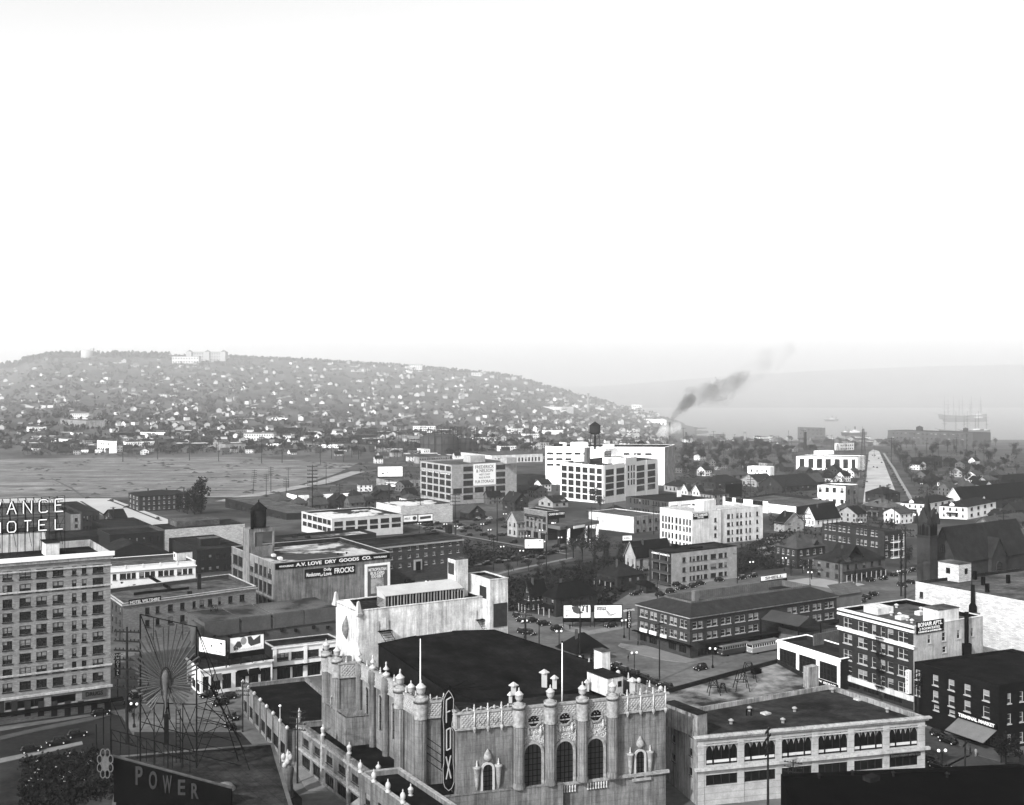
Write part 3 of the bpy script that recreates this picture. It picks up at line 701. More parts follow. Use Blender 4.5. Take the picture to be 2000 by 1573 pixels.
# tower house on the left wall with the tank
a, d, n_, L0 = lv.face(0); ta = lv.loc(0, 476, 1100)[0]; tb = lv.loc(0, 487.5, 1100)[0]
tw = a + d * ta; T1 = a + d * tb
zt = lv.H + 8.6
MB().prism([tw + n_ * .25, T1 + n_ * .25, T1 - n_ * 2, tw - n_ * 2], 0, zt).build('tower_wall', STU2, lv.root)
fr_ = MB(); o2 = T1 + n_ * .2; e2 = vdir(VPR); wR = 9.2
for k in (0, 1):
    c = o2 + e2 * (wR * k - (0 if k == 0 else .6)); fr_.prism([c + d * -1.0 * 0, c + e2 * .6, c + e2 * .6 - d * .6, c - d * .6][::-1], lv.H - 1, zt)
fr_.build('tower_post', STU2, lv.root)
MB().prism([o2 - d * 4.5, o2, o2 + e2 * wR, o2 + e2 * wR - d * 4.5], lv.H - 1.5, lv.H + 2.2).build('tower_wall', STU2, lv.root)
MB().prism([o2 - d * 4.5, o2, o2 + e2 * wR, o2 + e2 * wR - d * 4.5], zt - 1.3, zt + .001).build('tower_deck', STU2, lv.root)
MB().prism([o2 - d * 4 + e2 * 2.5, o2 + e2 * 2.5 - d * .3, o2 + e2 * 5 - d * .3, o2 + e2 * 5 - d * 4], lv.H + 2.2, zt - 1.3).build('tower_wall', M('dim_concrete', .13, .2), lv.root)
def water_tank(name, c, r, h, label, legs=0, mat=None, cone=None, win=False):
    t = thing(name, c, label, 'water tank'); mat = mat or M('tank_boards', .028, .3, .4, .85, 'lines', .3, (1.2, .5, .5)); THINGS.append(t)
    bz = legs
    if legs:
        for k in range(6):
            an = k * math.pi / 3 + .3
            MB().tube((r * 1.15 * math.cos(an), r * 1.15 * math.sin(an), 0), (r * .8 * math.cos(an), r * .8 * math.sin(an), bz + .5), .22, n=5).build('leg', STEEL, t)
        MB().tube((0, 0, 0), (0, 0, bz), .55, n=8).build('riser_pipe', STEEL, t)
        b_ = MB()
        for z_ in (bz * .35, bz * .7):
            rr = r * (1.15 - .35 * z_ / bz)
            for k in range(6):
                a1, a2 = k * math.pi / 3 + .3, (k + 1) * math.pi / 3 + .3
                b_.tube((rr * math.cos(a1), rr * math.sin(a1), z_), (rr * math.cos(a2), rr * math.sin(a2), z_), .08, n=4)
        b_.build('brace', STEEL, t)
        MB().lathe([(r * .1, bz - .8), (r * .75, bz + .1), (r, bz + 1)], n=16).build('tank_bottom', mat, t)
        bz += 1
    MB().lathe([(r, bz), (r, bz + h)], n=20).build('tank', mat, t)
    b_ = MB()
    for k in range(6): b_.lathe([(r + .04, bz + h * k / 5.2), (r + .07, bz + h * k / 5.2 + .06), (r + .04, bz + h * k / 5.2 + .12)], n=20)
    b_.build('hoop', STEEL, t)
    MB().lathe([(r + .35, bz + h), (r + .3, bz + h + .25), (r * .1, bz + h + (cone or r * .6))], n=20).build('tank_roof', M('tank_roofing', .02, .3), t)
    MB().lathe([(.25, bz + h + (cone or r * .6) - .2), (.25, bz + h + (cone or r * .6) + .5), (.02, bz + h + (cone or r * .6) + .9)], n=8).build('finial', STEEL, t)
    if legs: 
        MB().ring([Vector((r * math.cos(-k * .5236), r * math.sin(-k * .5236))) for k in range(12)], [Vector(((r + .8) * math.cos(-k * .5236), (r + .8) * math.sin(-k * .5236))) for k in range(12)], bz - .15, bz + .05).build('walkway', STEEL, t)
    return t
pc = o2 + e2 * (wR * .46) - d * 2.0
water_tank('water_tank', lv.o + Vector((pc.x, pc.y, zt + .3)), 2.6, 6.2, 'dark wooden water tank with conical roof on top of the dry goods warehouse', cone=2.6)
pc2 = T1 - n_ * .9
MB().tube((pc2.x, pc2.y, zt), (pc2.x, pc2.y, zt + 6.3), .55, n=8).build('stovepipe', BLACK, lv.root)
for k, (x, y) in enumerate(((522, 1084), (533, 1088), (546, 1094))): child_box(lv, 'skylight', x, y, lv.H - 1.5, 2.2, 1.2, .8, M('skylight_glass', .6, .1))
for x, y in ((660, 1084), (677, 1082)): vent(lv, x, y, lv.H - 1.5, .3, .7, BLACK)
child_box(lv, 'roof_box', 478, 1083, lv.H - 1.5, 3, 3, 1, BLACK)
# long snow-pale roof behind
q = Bld('warehouse', 'low block with a large pale sunlit roof ringed by a dark parapet, behind the warehouse', N=(560, 1056), z=8, xl=532, xr=735); q.walls(BR_D); q.roof(TAR_W, 1.2, .4, TAR)
for x, y in ((575, 1052), (588, 1047), (600, 1052)): child_box(q, 'skylight', x, y, q.H - 1.2, 3, 1.5, 1, TAR)
q = Bld('white_building', 'white two-storey industrial block with broad dark window bays and a mottled roof', N=(648, 1014), yb=1052, xl=589, xr=787, vl=-500, vr=4600)
q.grid(0, C('591-599 600.5-609 610.5-619 620-629 630-638 639-646'), [(1009, 1018)], 615, 'ind')
q.grid(0, C('591-599 600.5-609 610.5-619 620-629 630-638 639-646'), [(1024, 1032)], 615, 'ind')
q.grid(1, C('653-670 675.5-693.5 699-717.5 722.5-738.5 743.5-760.5 765-783'), [(1017.5, 1026)], 684, 'ind')
q.grid(1, C('653-670 675.5-693.5 699-717.5 722.5-738.5 743.5-760.5 765-783'), [(1029.5, 1037)], 684, 'shop')
q.walls(M('dusty_white_concrete', .50, .15, .3)); q.roof(TAR_P, 1, .4, TAR, M('dusty_white_concrete', .50, .15, .3))
# three-storey brick institutional block
q = Bld('brick_building', 'three-storey brick block with rows of small windows and a central doorway', N=(700, 1070), yb=1150, xl=660, xr=903, vl=-450, vr=4000)
ob = q; q.grid(1, C('762-767 779-784 797-802 813-818 829-834.5 845.5-850 861-866 877-881.5 892-896.5'), [(1065, 1073), (1081, 1088), (1097.5, 1105)], 815, 'dh')
q.walls(BR_M); q.roof(TAR, .9, .5, TAR, BR_M); q.band([1], q.H - 1.3, .5, .5, CONC)
q.sign(1, 808, 1094, 823, 1114, CONC, .5, 'door_surround'); q.sign(1, 811, 1097, 820, 1114, BLACK, .6, 'door')
child_box(q, 'chimney', 875, 1043, q.H - .9, 2, 2, 3.5, BR_D)
# garage row of four boxes
gz = 7.5
q = Bld('garage', 'row of four joined dark flat-roofed garages below the warehouse wall', N=(392, 1224), z=gz, xl=372, xr=662, vr=4300)
q.walls(M('dull_stucco', .13, .2, .2)); q.roof(M('dull_roofing', .15, .4, .2, .9, 'patch', .3, (.05, .1, .08)), .3, .3)
for x0, x1 in ((399, 466), (472, 528), (533, 592), (594, 655)):
    ta = q.loc(1, x0, 1200)[0]; tb = q.loc(1, x1, 1200)[0]; a, d, n_, L = q.face(1); o2 = a + d * ta
    MB().prism([o2 - n_ * 16 + n_ * .4, o2 + n_ * .4, o2 + d * (tb - ta) + n_ * .4, o2 + d * (tb - ta) - n_ * 16 + n_ * .4], q.H - 3.2, q.H + .9).build('garage_bay', M('dull_stucco', .13, .2, .2), q.root)
    MB().prism(offset([o2 - n_ * 16, o2, o2 + d * (tb - ta), o2 + d * (tb - ta) - n_ * 16], .1), q.H + .905, q.H + 1.1).build('roof', M('dull_roofing', .15, .4, .2, .9, 'patch', .3, (.05, .1, .08)), q.root)
    for u in (.25, .7): q.sign(1, x0 + (x1 - x0) * u, 1240 - (x0 - 400) * .09, x0 + (x1 - x0) * u + 5, 1246 - (x0 - 400) * .09, GLASS_D, .5, 'window')
# white shops
q = sh = Bld('shop_building', 'white two-storey shop building with wide windows left of the theatre', N=(533, 1265), yb=1331, xl=512, xr=665, vr=5200)
q.grid(1, C('539-564 569-594 599-623 630-655'), [(1276, 1291)], 550, 'ind'); q.grid(1, C('541-567 571-592 601-626 630-655'), [(1305, 1327)], 550, 'shop')
q.walls({1: M('white_tile', .66, .08, .3), -1: BR_D}); q.roof(TAR, .9, .4, TAR, CCON); q.pier(1, [.5, q.loc(1, 596.5, 1300)[0]], .9, 0, q.H, .25, M('white_tile', .66, .08, .3))
q.band([1], q.loc(1, 550, 1302)[1], .15, 1.4, BLACK, 'awning'); q.band([1], q.H - .4, .3, .3, M('white_tile', .66, .08, .3))
q = sh2 = Bld('shop_building', 'single-storey corner shops with white fascia under two white billboards', N=(392, 1308), yb=1360, xl=365, xr=532, vl=-250, vr=4300)
q.grid(1, C('396-408 412-431 434-452 460-480 486-505 509-529'), [(1322, 1352)], 401, 'shop'); q.auto(0, 3, 1, 'shop', .8, .6, 0, 3.5)
q.walls({0: M('white_tile', .66, .08, .3), 1: M('white_tile', .66, .08, .3), -1: BR_D}); q.roof(TAR, .6, .4); q.band([0, 1], q.H - .5, .4, .35, M('white_tile', .66, .08, .3))
a, d, n_, L = q.face(1)
for x0, x1, mt in ((413, 432, SGG), (462, 482, BLACK), (486, 506, BLACK)):
    ta = q.loc(1, x0, 1300)[0]; tb = q.loc(1, x1, 1300)[0]; z_ = q.H - 1.6; o2 = a + d * ta; o3 = a + d * tb
    MB().add([(o2.x, o2.y, z_), (o3.x, o3.y, z_), (o3.x + n_.x * 1.8, o3.y + n_.y * 1.8, z_ - 1.2), (o2.x + n_.x * 1.8, o2.y + n_.y * 1.8, z_ - 1.2)], [(3, 2, 1, 0)]).add([(o2.x, o2.y, z_ - .05), (o3.x, o3.y, z_ - .05), (o3.x + n_.x * 1.8, o3.y + n_.y * 1.8, z_ - 1.26), (o2.x + n_.x * 1.8, o2.y + n_.y * 1.8, z_ - 1.26)], [(0, 1, 2, 3)]).build('awning', mt, q.root)
# ================================================================ THEATRE
zp = 22.0
fp = [(1300, 1353), (893, 1393), (874, 1368), (823, 1373), (800, 1358)]
P0 = zpt(1300, 1353, zp).xy; P1 = zpt(893, 1393, zp).xy; P2 = zpt(872, 1367, zp).xy; P3 = zpt(824, 1371, zp).xy
P4 = hit(P3, vdir(-330), 786); dfx = vdir(8100)
P5 = P4 + dfx * 1.6; P6 = hit(P5, vdir(-330), 700); P7 = P6 - dfx * 1.0; P7 = hit(P7, dfx * -1, 664); P8 = hit(P7, vdir(-330), 640); PB = hit(P8, dfx, 700); PB = P8 + dfx * 30
back = P0 + vdir(-330) * ((P6 - P4).length + 14)
fx = Bld('theatre', 'ornate cream theatre with urn-topped columns, arched windows and a vast black roof', 'theatre', pts=[P8, P7, P6, P5, P4, P3, P2, P1, P0, back], z=zp, n=7)
FXC = M('theatre_terracotta', .195, .16, .4, .75, 'stain', .3, .38)
FXO = M('theatre_ornament', .30, .4, 1.6, .75)
FXT = M('theatre_tile', .32, .22, 1.2, .6)
FXU = M('theatre_urn_glaze', .42, .12, 1.0, .5)
NF = 7                                   # front face index (P1 -> P0)
def arch_window(b, i, t, w, z0, zs, mat_frame, out=0, surround=.45, bars=(4, 7)):
    """arched window: pane polygon, surround ring, glazing bars; z0 bottom, zs spring of the arch"""
    n = 10; r = w / 2; rise = r * 1.25
    top = [(r * math.cos(math.pi * k / n), rise * math.sin(math.pi * k / n) ** .8) for k in range(n + 1)]
    outl = [(r, z0 - zs)] + top + [(-r, z0 - zs)]
    m = b.m4(i, t, zs, out)
    f = MB(); N_ = len(outl); s = surround
    o2 = [(x * (1 + s / r) if abs(x) > 0 else 0, z if z < 0 else z * (1 + s / rise) + .0) for x, z in outl]
    vs = [(x, .28, z) for x, z in outl] + [(x, .28, z) for x, z in o2] + [(x, 0, z) for x, z in outl] + [(x, 0, z) for x, z in o2]
    fs = []
    for k in range(N_ - 1): fs += [(k, k + 1, N_ + k + 1, N_ + k), (N_ + k, N_ + k + 1, 3 * N_ + k + 1, 3 * N_ + k), (2 * N_ + k, 2 * N_ + k + 1, k + 1, k)]
    f.add(vs, fs); fo = f.build('window', mat_frame, b.root); fo.matrix_local = m
    g_ = MB(); g_.add([(x, .05, z) for x, z in outl], [tuple(range(N_))]); g_.build('pane', M('theatre_glass', .03, .6, 1.2, .3, 'glass', .5), fo)
    bb = MB()
    for k in range(1, bars[0]):
        x = -r + w * k / bars[0]; zt_ = rise * math.sqrt(max(0, 1 - (x / r) ** 2)); bb.box(x - .05, .06, z0 - zs, x + .05, .12, zt_)
    for k in range(1, bars[1]):
        z = (z0 - zs) + (rise * .7 - (z0 - zs)) * k / bars[1]; x = r if z < 0 else r * math.sqrt(max(0, 1 - (z / rise) ** 2)); bb.box(-x, .06, z - .04, x, .12, z + .04)
    bb.build('glazing_bar', BLACK, fo)
    return fo
fx.walls(FXC); H = fx.H
def fz(x, y): return fx.loc(NF, x, y)
# parapet zone of raised lozenge tiles
def tiles(i, t0, t1, z0, z1):
    a, d, n_, L = fx.face(i)
    base = MB(); o2 = a + d * t0
    base.obox((o2.x + n_.x * .01, o2.y + n_.y * .01, z0), tuple(d * (t1 - t0)) + (0,), tuple(n_ * .3) + (0,), (0, 0, z1 - z0)); p = base.build('parapet_band', FXT, fx.root)
    b = MB(); s = .62; k = 0; z = z0 + .35
    while z < z1 - .2:
        t = t0 + .35 + (k % 2) * s / 2
        while t < t1 - .3:
            c = a + d * t + n_ * .3; q = c + n_ * .16
            e = d * s * .46
            b.add([(c.x - e.x, c.y - e.y, z), (c.x, c.y, z - .3), (c.x + e.x, c.y + e.y, z), (c.x, c.y, z + .3), (q.x, q.y, z)], [(0, 1, 4), (1, 2, 4), (2, 3, 4), (3, 0, 4)])
            t += s
        z += .33; k += 1
    tag(b.build('parapet_tile', FXT, p), kind='stuff')
def finial(c, z, s=1.0, prof=None, name='finial', mat=None):
    prof = prof or [(.24, 0), (.24, .15), (.13, .28), (.2, .48), (.1, .75), (.13, .9), (.03, 1.15)]
    return MB().lathe([(r * s, h * s) for r, h in prof], (c.x, c.y, z), 10).build(name, mat or FXU, fx.root)
def volute(c, d, z, s):
    b = MB(); nn = 8
    for sg in (-1, 1):
        pp = None
        for k in range(nn + 1):
            an = math.pi * k / nn; q = (c.x + d.x * sg * s * (.9 - .45 * (1 - math.cos(an))), c.y + d.y * sg * s * (.9 - .45 * (1 - math.cos(an))), z + .35 * s * math.sin(an) + .05)
            if pp: b.tube(pp, q, .12 * s, n=5)
            pp = q
    b.lathe([(.02, .1), (.2 * s, .2), (.26 * s, .5 * s), (.1 * s, .75 * s)], (c.x, c.y, z), 8)
    return b.build('scroll', FXO, fx.root)
zpb = fz(893, 1424)[1]                  # bottom of the tiled band
cols_x = (1011, 1072, 1134.5, 1193)
def onface(i, t, out): a, d, n_, L = fx.face(i); return a + d * t + n_ * out
t_c = [fz(x, 1400)[0] for x in cols_x]; LF = fx.face(NF)[3]
tiles(NF, .5, t_c[0] - .6, zpb, H - .15); tiles(NF, t_c[3] + .7, LF - .1, zpb, H - .15)
for k in range(3): tiles(NF, t_c[k] + .8, t_c[k + 1] - .8, zpb, H - .15)
fx.band([NF], zpb - .25, .28, .42, FXO, 'string_course'); fx.band([NF], H - .2, .35, .5, FXO, 'cornice')
for x in (925.5, 952, 978.6, 1224, 1249.5, 1274.5, 1298):
    t = fz(x, 1400)[0]; c = onface(NF, t, .42)
    MB().tube((c.x, c.y, zpb - .1), (c.x, c.y, H), .14, n=8).build('colonnette', FXU, fx.root)
    MB().lathe([(.05, -.9), (.3, -.35), (.34, 0), (.2, .15)], (c.x, c.y, zpb), 8).build('bracket', FXO, fx.root)
    finial(onface(NF, t, .2), H + .15)
for x in (912, 939, 965, 992, 1211, 1237, 1262, 1286):
    t = fz(x, 1400)[0]; c = onface(NF, t, .2); volute(c, fx.face(NF)[1], H + .1, 1.0)
for x in (939, 965, 1237, 1262):        # hanging shields
    t = fz(x, 1400)[0]; c = onface(NF, t, .5); zz = (zpb + H) / 2
    b = MB()
    for k in range(10):
        a1, a2 = math.pi * (1 + k / 10), math.pi * (1 + (k + 1) / 10); d = fx.face(NF)[1]
        b.tube((c.x + d.x * .5 * math.cos(a1), c.y + d.y * .5 * math.cos(a1), zz + .7 * math.sin(a1)), (c.x + d.x * .5 * math.cos(a2), c.y + d.y * .5 * math.cos(a2), zz + .7 * math.sin(a2)), .07, n=5)
    b.build('shield', FXO, fx.root)
zcb = fz(1011, 1537)[1]
URN = [(.35, 0), (.35, .3), (.75, .5), (1.0, 1.0), (1.12, 1.9), (1.22, 2.0), (1.22, 2.15), (1.0, 2.3), (.6, 2.75), (.25, 3.0), (.12, 3.05), (.24, 3.3), (.2, 3.55), (.03, 3.95)]
def big_column(c, z0, zc, r=1.0, urn=True, top=H):
    p = MB().lathe([(r * 1.25, z0), (r * 1.25, z0 + .5), (r * 1.05, z0 + .9), (r, zc)], (c.x, c.y, 0), 18).build('column', FXC, fx.root)
    b = MB()
    for k in range(14):
        an = 2 * math.pi * k / 14; b.tube((c.x + r * math.cos(an), c.y + r * math.sin(an), z0 + 1), (c.x + r * .99 * math.cos(an), c.y + r * .99 * math.sin(an), zc), .09, n=4)
    b.build('flute', FXC, p)
    MB().lathe([(r * 1.2, zc - .2), (r * 1.2, zc + .1), (r * 1.1, zc + .5), (r * 1.3, zc + 2.0), (r * 1.15, zc + 3.3), (r * 1.3, zc + 3.6), (r * 1.3, top - .1), (r * 1.0, top + .2), (r * .95, top + .8), (r * .5, top + 1.1)], (c.x, c.y, 0), 16).build('capital', FXO, fx.root)
    if urn: finial(c, top + 1.05, .74 * r, URN, 'urn')
for t in t_c: big_column(onface(NF, t, .7), zcb, zpb - .2, .86)
# relief panels above the big windows
for k in range(3):
    t0, t1 = t_c[k] + 1.1, t_c[k + 1] - .9; tm = (t0 + t1) / 2; zt_, zb_ = zpb - .3, fz(1040, 1459)[1]
    a, d, n_, L = fx.face(NF); b = MB(); o2 = a + d * t0
    b.obox((o2.x + n_.x * .02, o2.y + n_.y * .02, zb_ - 1.2), tuple(d * (t1 - t0)) + (0,), tuple(n_ * .16) + (0,), (0, 0, zt_ - zb_ + 1.2)); p = b.build('relief_panel', FXO, fx.root)
    b = MB()
    for q in range(170):
        u, v = R.uniform(-1, 1), R.random(); rr = R.uniform(.08, .2)
        if (zt_ - zb_ + .9) * v < 1.6 - abs(u) * .4: continue
        for sg in (1, -1):
            c = a + d * (tm + sg * u * (t1 - t0) / 2 * .95) + n_ * .18; zz = zb_ - 1 + (zt_ - zb_ + .9) * v; e = d * rr
            b.add([(c.x - e.x, c.y - e.y, zz), (c.x, c.y, zz - rr), (c.x + e.x, c.y + e.y, zz), (c.x, c.y, zz + rr), (c.x + n_.x * .18, c.y + n_.y * .18, zz)], [(0, 1, 4), (1, 2, 4), (2, 3, 4), (3, 0, 4)])
    tag(b.build('relief_ornament', FXU, p), kind='stuff')
    for s_ in (-1, 1): 
        c = onface(NF, tm + s_ * 1.1, .3); MB().lathe([(.05, -.7), (.28, -.2), (.3, .2), (.12, .5), (.2, .8), (.03, 1.1)], (c.x, c.y, zb_ + 2.6), 8).build('relief_vase', FXU, fx.root)
    zr = fz(1040, 1398 if k == 0 else 1398)[1]
    y_ = (1407, 1402, 1396)[k]; x_ = (1040.5, 1101.5, 1162)[k]; zr = fz(x_, y_)[1]; tr = fz(x_, y_)[0]
    b = MB(); pr = 1.0
    oct_ = [(pr * 1.1 * math.cos(a_), pr * math.sin(a_)) for a_ in [math.pi / 8 + math.pi / 4 * j for j in range(8)]]
    N_ = 8; vs = [(x, .55, z) for x, z in oct_] + [(x * 1.3, .5, z * 1.3) for x, z in oct_] + [(x * .95, .3, z * .95) for x, z in oct_] + [(x * 1.3, .3, z * 1.3) for x, z in oct_]
    fs = []
    for j in range(8):
        m_ = (j + 1) % 8; fs += [(j, m_, 8 + m_, 8 + j), (8 + j, 8 + m_, 24 + m_, 24 + j), (16 + j, 16 + m_, m_, j)]
    w_ = b.add(vs, fs).build('round_window', FXO, fx.root); w_.matrix_local = fx.m4(NF, tr, zr)
    MB().add([(x, .4, z) for x, z in oct_], [tuple(range(8))]).build('pane', GLASS_D, w_)
    MB().box(-.05, .41, -.95, .05, .46, .95).box(-1, .41, -.05, 1, .46, .05).build('glazing_bar', STEEL, w_)
    zsp = fz(1040, 1482)[1]; zbot = fz(1040, 1537)[1]
    xx = (1039.5, 1101.5, 1161)[k]
    aw = arch_window(fx, NF, fz(xx, 1400)[0], 3.1, zbot, fz(xx, 1474 + (1039.5 - xx) * .09)[1], FXO, .2, .42)
# small shrine windows left and right
for x_, yt, w_ in ((952, 1497, 1.7), (1249.5, 1470, 1.6)):
    t, zs = fz(x_, yt + 8); _, zb = fz(x_, yt + 48)
    arch_window(fx, NF, t, w_, zb, zs, FXU, surround=.35, bars=(3, 5))
    for s_ in (-1, 1):
        c = onface(NF, t + s_ * 1.9, .2)
        MB().lathe([(.05, -3.6), (.3, -3.0), (.42, -1.6), (.55, -.2), (.7, 0), (.7, .25), (.3, .3)], (c.x, c.y, zs + .6), 8).build('bracket', FXO, fx.root)
        finial(c, zs + .9, .9)
    c = onface(NF, t, .2); MB().lathe([(.2, 0), (.75, .5), (.6, 1.2), (.3, 1.7), (.05, 2.1)], (c.x, c.y, zs + 1.6), 10).build('crest', FXO, fx.root)
    fx.band([NF], zb - .5, .4, .5, FXO, 'sill', t - 1.5, t + 1.5)
fx.band([NF], zcb - .6, .5, .5, FXO, 'base_course')
for x0 in (1027, 1088, 1150):           # balustrade heads under the big windows
    a, d, n_, L = fx.face(NF); t0 = fz(x0 - 3, 1500)[0]
    for k in range(8):
        c = a + d * (t0 + k * .5) + n_ * .3; MB().lathe([(.18, -1.2), (.1, -.8), (.18, -.3), (.12, 0)], (c.x, c.y, zcb - .62), 6).build('baluster', FXU, fx.root)
# left side: bands, buttresses, columns, arched slots
for i in (0, 1, 2, 4, 5, 6):
    L = fx.face(i)[3]
    if L > .8: tiles(i, .05, L - .05, zpb, H - .15); fx.band([i], zpb - .25, .28, .42, FXO, 'string_course'); fx.band([i], H - .2, .35, .5, FXO, 'cornice')
iS = 2
sides = [i for i in range(len(fx.lp)) if fx.face(i)[3] > 12][:3]
iL = max((i for i in (1, 2, 3)), key=lambda i: fx.face(i)[3]); LL = fx.face(iL)[3]
if iL not in (0, 1, 2, 4, 5, 6): tiles(iL, .05, LL - .05, zpb, H - .15); fx.band([iL], zpb - .25, .28, .42, FXO, 'string_course'); fx.band([iL], H - .2, .35, .5, FXO, 'cornice')
FU = [(.5, 0), (.9, .5), (1.15, .9), (1.15, 1.25), (.6, 1.6), (.2, 1.8), (.2, 2.3), (.85, 2.5), (.95, 2.7), (.35, 3.4), (.2, 4.0), (.32, 4.35), (.2, 4.75), (.04, 4.9)]
for x in (705, 731.5, 757.5, 785):
    t = fx.loc(iL, x, 1300)[0]; t = min(max(t, .6), LL - .6); c = onface(iL, t, .35)
    MB().lathe([(.7, 3), (.7, zpb), (.95, zpb + .4), (.85, H)], (c.x, c.y, 0), 10).build('buttress', FXC, fx.root)
    finial(c, H, .62, FU, 'urn')
for x in (718, 744, 771):
    t = fx.loc(iL, x, 1300)[0]; finial(onface(iL, t, .1), H + .15)
for x in (722.5, 748.5, 774.5):
    for dx in (-3.4, 3.0):
        t = fx.loc(iL, x + dx, 1300)[0]; zs = fx.loc(iL, x + dx, 1345 + (x + dx - 720) * .6)[1]
        if 1 < t < LL - 1: arch_window(fx, iL, t, 1.3, zs - 6.5, zs - .6, FXO, surround=.18, bars=(2, 4))
for x, ic in ((786, 'a'), (817, 'b')):
    pass
cA = P4 - fx.o.xy; cB = P3 - fx.o.xy; nA = fx.face(4)[2]
big_column(cA + nA * .5, -.5, zpb, .95); big_column(cB + nA * .2, -2, zpb, 1.0)
mid = (cA + cB) / 2
finial(mid + nA * .2, H + .5, .6, URN, 'urn'); finial(cA * .8 + cB * .2, H + .2); finial(cA * .3 + cB * .7, H + .2)
cC = P7 - fx.o.xy; cD = P8 - fx.o.xy; nC = fx.face(0)[2]
big_column(cC - (cC - cD) * .12 + nC * .3, 1, zpb, .85); big_column(cD + nC * .3, 1, zpb, .85)
for x in (840, 866): finial(onface(5, fx.loc(5, x, 1370)[0], .2), H + .15)
for x in (828, 853): volute(onface(5, max(.5, fx.loc(5, x, 1370)[0]), .2), fx.face(5)[1], H + .1, 1)
for x in (667,): finial(onface(1, 1.2, .2), H + .15)
arch_window(fx, 0, fx.face(0)[3] * .5, 1.6, 5, 14, FXO, surround=.3)
fx.op = {}
# guy rods holding the sign
a, d, n_, L = fx.face(5)
for k in range(4):
    c = onface(6, fx.face(6)[3] * .5, 1.0); z_ = H - 6.5 - k * 1.3; e = onface(5, fx.face(5)[3] - 3.5, .1)
    MB().tube((c.x, c.y, z_ - 1), (e.x, e.y, z_ + .3), .06, n=4).build('guy_rod', STEEL, fx.root)
# roof
inn = offset(fx.lp, -.7)
b = MB(); b.add([(p.x, p.y, H - 2.6) for p in inn], [tuple(range(len(inn)))]); b.build('roof', TAR, fx.root)
b = MB(); b.ring(inn, offset(fx.lp, -.01), H - 2.6, H - .01); b.build('parapet', FXC, fx.root)
UR = [(739, 1258, 25.2), (852, 1234, 25.2), (966, 1231, 25.2), (1262, 1326, 21.2), (1090, 1352, 19.9), (930, 1368, 19.9), (872, 1350, 21.3)]
zr = 25.2 - fx.z0
up = [fx.rp(x, y, z - fx.z0) for x, y, z in UR]
up = up[::-1]
ROOFB = M('black_roofing', .020, .3, .3, .8, 'tar')
n_u = len(up); pu = MB().add([tuple(p) for p in up] + [(p.x, p.y, H - 2.7) for p in up], [tuple(range(n_u))] + [(i, n_u + i, n_u + (i + 1) % n_u, (i + 1) % n_u) for i in range(n_u)]).build('upper_roof', ROOFB, fx.root)
b = MB()
for p_, q_ in zip(up, up[1:] + up[:1]):
    if p_.z > H - .5 or q_.z > H - .5: b.tube(tuple(p_), tuple(q_), .16, n=4)
b.build('roof_kerb', BLACK, pu)
# flagpoles and rooftop bits
for x, y0, y1, zz in ((821, 1362, 1248, H - 2.6), (1098, 1352, 1256, H - 2.6)):
    p = fx.rp(x, y0, H); h = (y0 - y1) * (p.y + fx.o.y) / F
    MB().tube((p.x, p.y, zz), (p.x, p.y, H + h), .16, .07, 8).build('flagpole', WHITE, fx.root)
    MB().lathe([(.02, 0), (.22, .2), (.02, .42)], (p.x, p.y, H + h), 8).build('ball_finial', STEEL, fx.root)
zl = H - 1.7
for x, y, r, h in ((1003, 1357, .9, 1.6), (1063, 1342, 1.0, 2.6), (1083, 1345, .8, 1.8), (1235, 1352, 1.0, 2), (1147, 1350, .6, 1.5), (997, 1373, .6, 1.3)):
    P_ = fx.rp(x, y, zl)
    c = MB().prism([(P_.x - r * .5, P_.y - r * .5), (P_.x + r * .5, P_.y - r * .5), (P_.x + r * .5, P_.y + r * .5), (P_.x - r * .5, P_.y + r * .5)], zl, zl + h).build('roof_vent', FXU, fx.root)
    MB().lathe([(r, zl + h), (r, zl + h + .15), (.1, zl + h + .7)], (P_.x, P_.y, 0), 4, sm=False).build('vent_cap', FXU, c)
child_box(fx, 'penthouse', 1186, 1361, zl, 6, 3.6, 3.2, STW, roofm=TAR, wins=[(1, 2.4, 1.4, .8, 1)])
child_box(fx, 'roof_box', 1176, 1312, zr - 2.6, 2.5, 1.9, 3.6, STW, roofm=TAR_G)
# urns on the far right side of the parapet
a, d, n_, L = fx.face(8)
for k in range(9):
    c = a + d * (1 + k * 3.1) - n_ * .3
    finial(c, H + .1, 1.0 if k % 2 else .8, [(.28, 0), (.5, .3), (.5, .8), (.2, 1.1)] if k % 2 == 0 else None)
# stage house
st = Bld('stage_house', 'tall pale stage house with a louvred turret standing behind the black theatre roof', 'building', N=(700, 1194), z=31.6, xl=656, xr=944, vl=-330, vr=4700, z0=8)
STG = M('stage_stucco', .50, .2, .35, .9, 'stain', .3, .3)
st.walls(STG); st.roof(TAR, .5, .4, TAR, STG)
a, d, n_, L = st.face(0)
MB().add([(a.x, a.y, st.H - .4), (a.x + d.x * L, a.y + d.y * L, st.H - .4), (a.x + d.x * L * .5, a.y + d.y * L * .5, st.H + 1.3), (a.x - n_.x * .5, a.y - n_.y * .5, st.H - .4), (a.x + d.x * L - n_.x * .5, a.y + d.y * L - n_.y * .5, st.H - .4), (a.x + d.x * L * .5 - n_.x * .5, a.y + d.y * L * .5 - n_.y * .5, st.H + 1.3)],
         [(0, 1, 2), (4, 3, 5), (0, 2, 5, 3), (2, 1, 4, 5)]).build('gable', STG, st.root)
for p_ in (st.lp[0], st.lp[1]):
    MB().lathe([(.85, 0), (.85, .4), (.7, .5), (.3, 2.6), (.05, 2.8)], (p_.x, p_.y, st.H - .8), 4, sm=False).build('obelisk', FXU, st.root)
c = a + d * L * .5 + n_ * .1
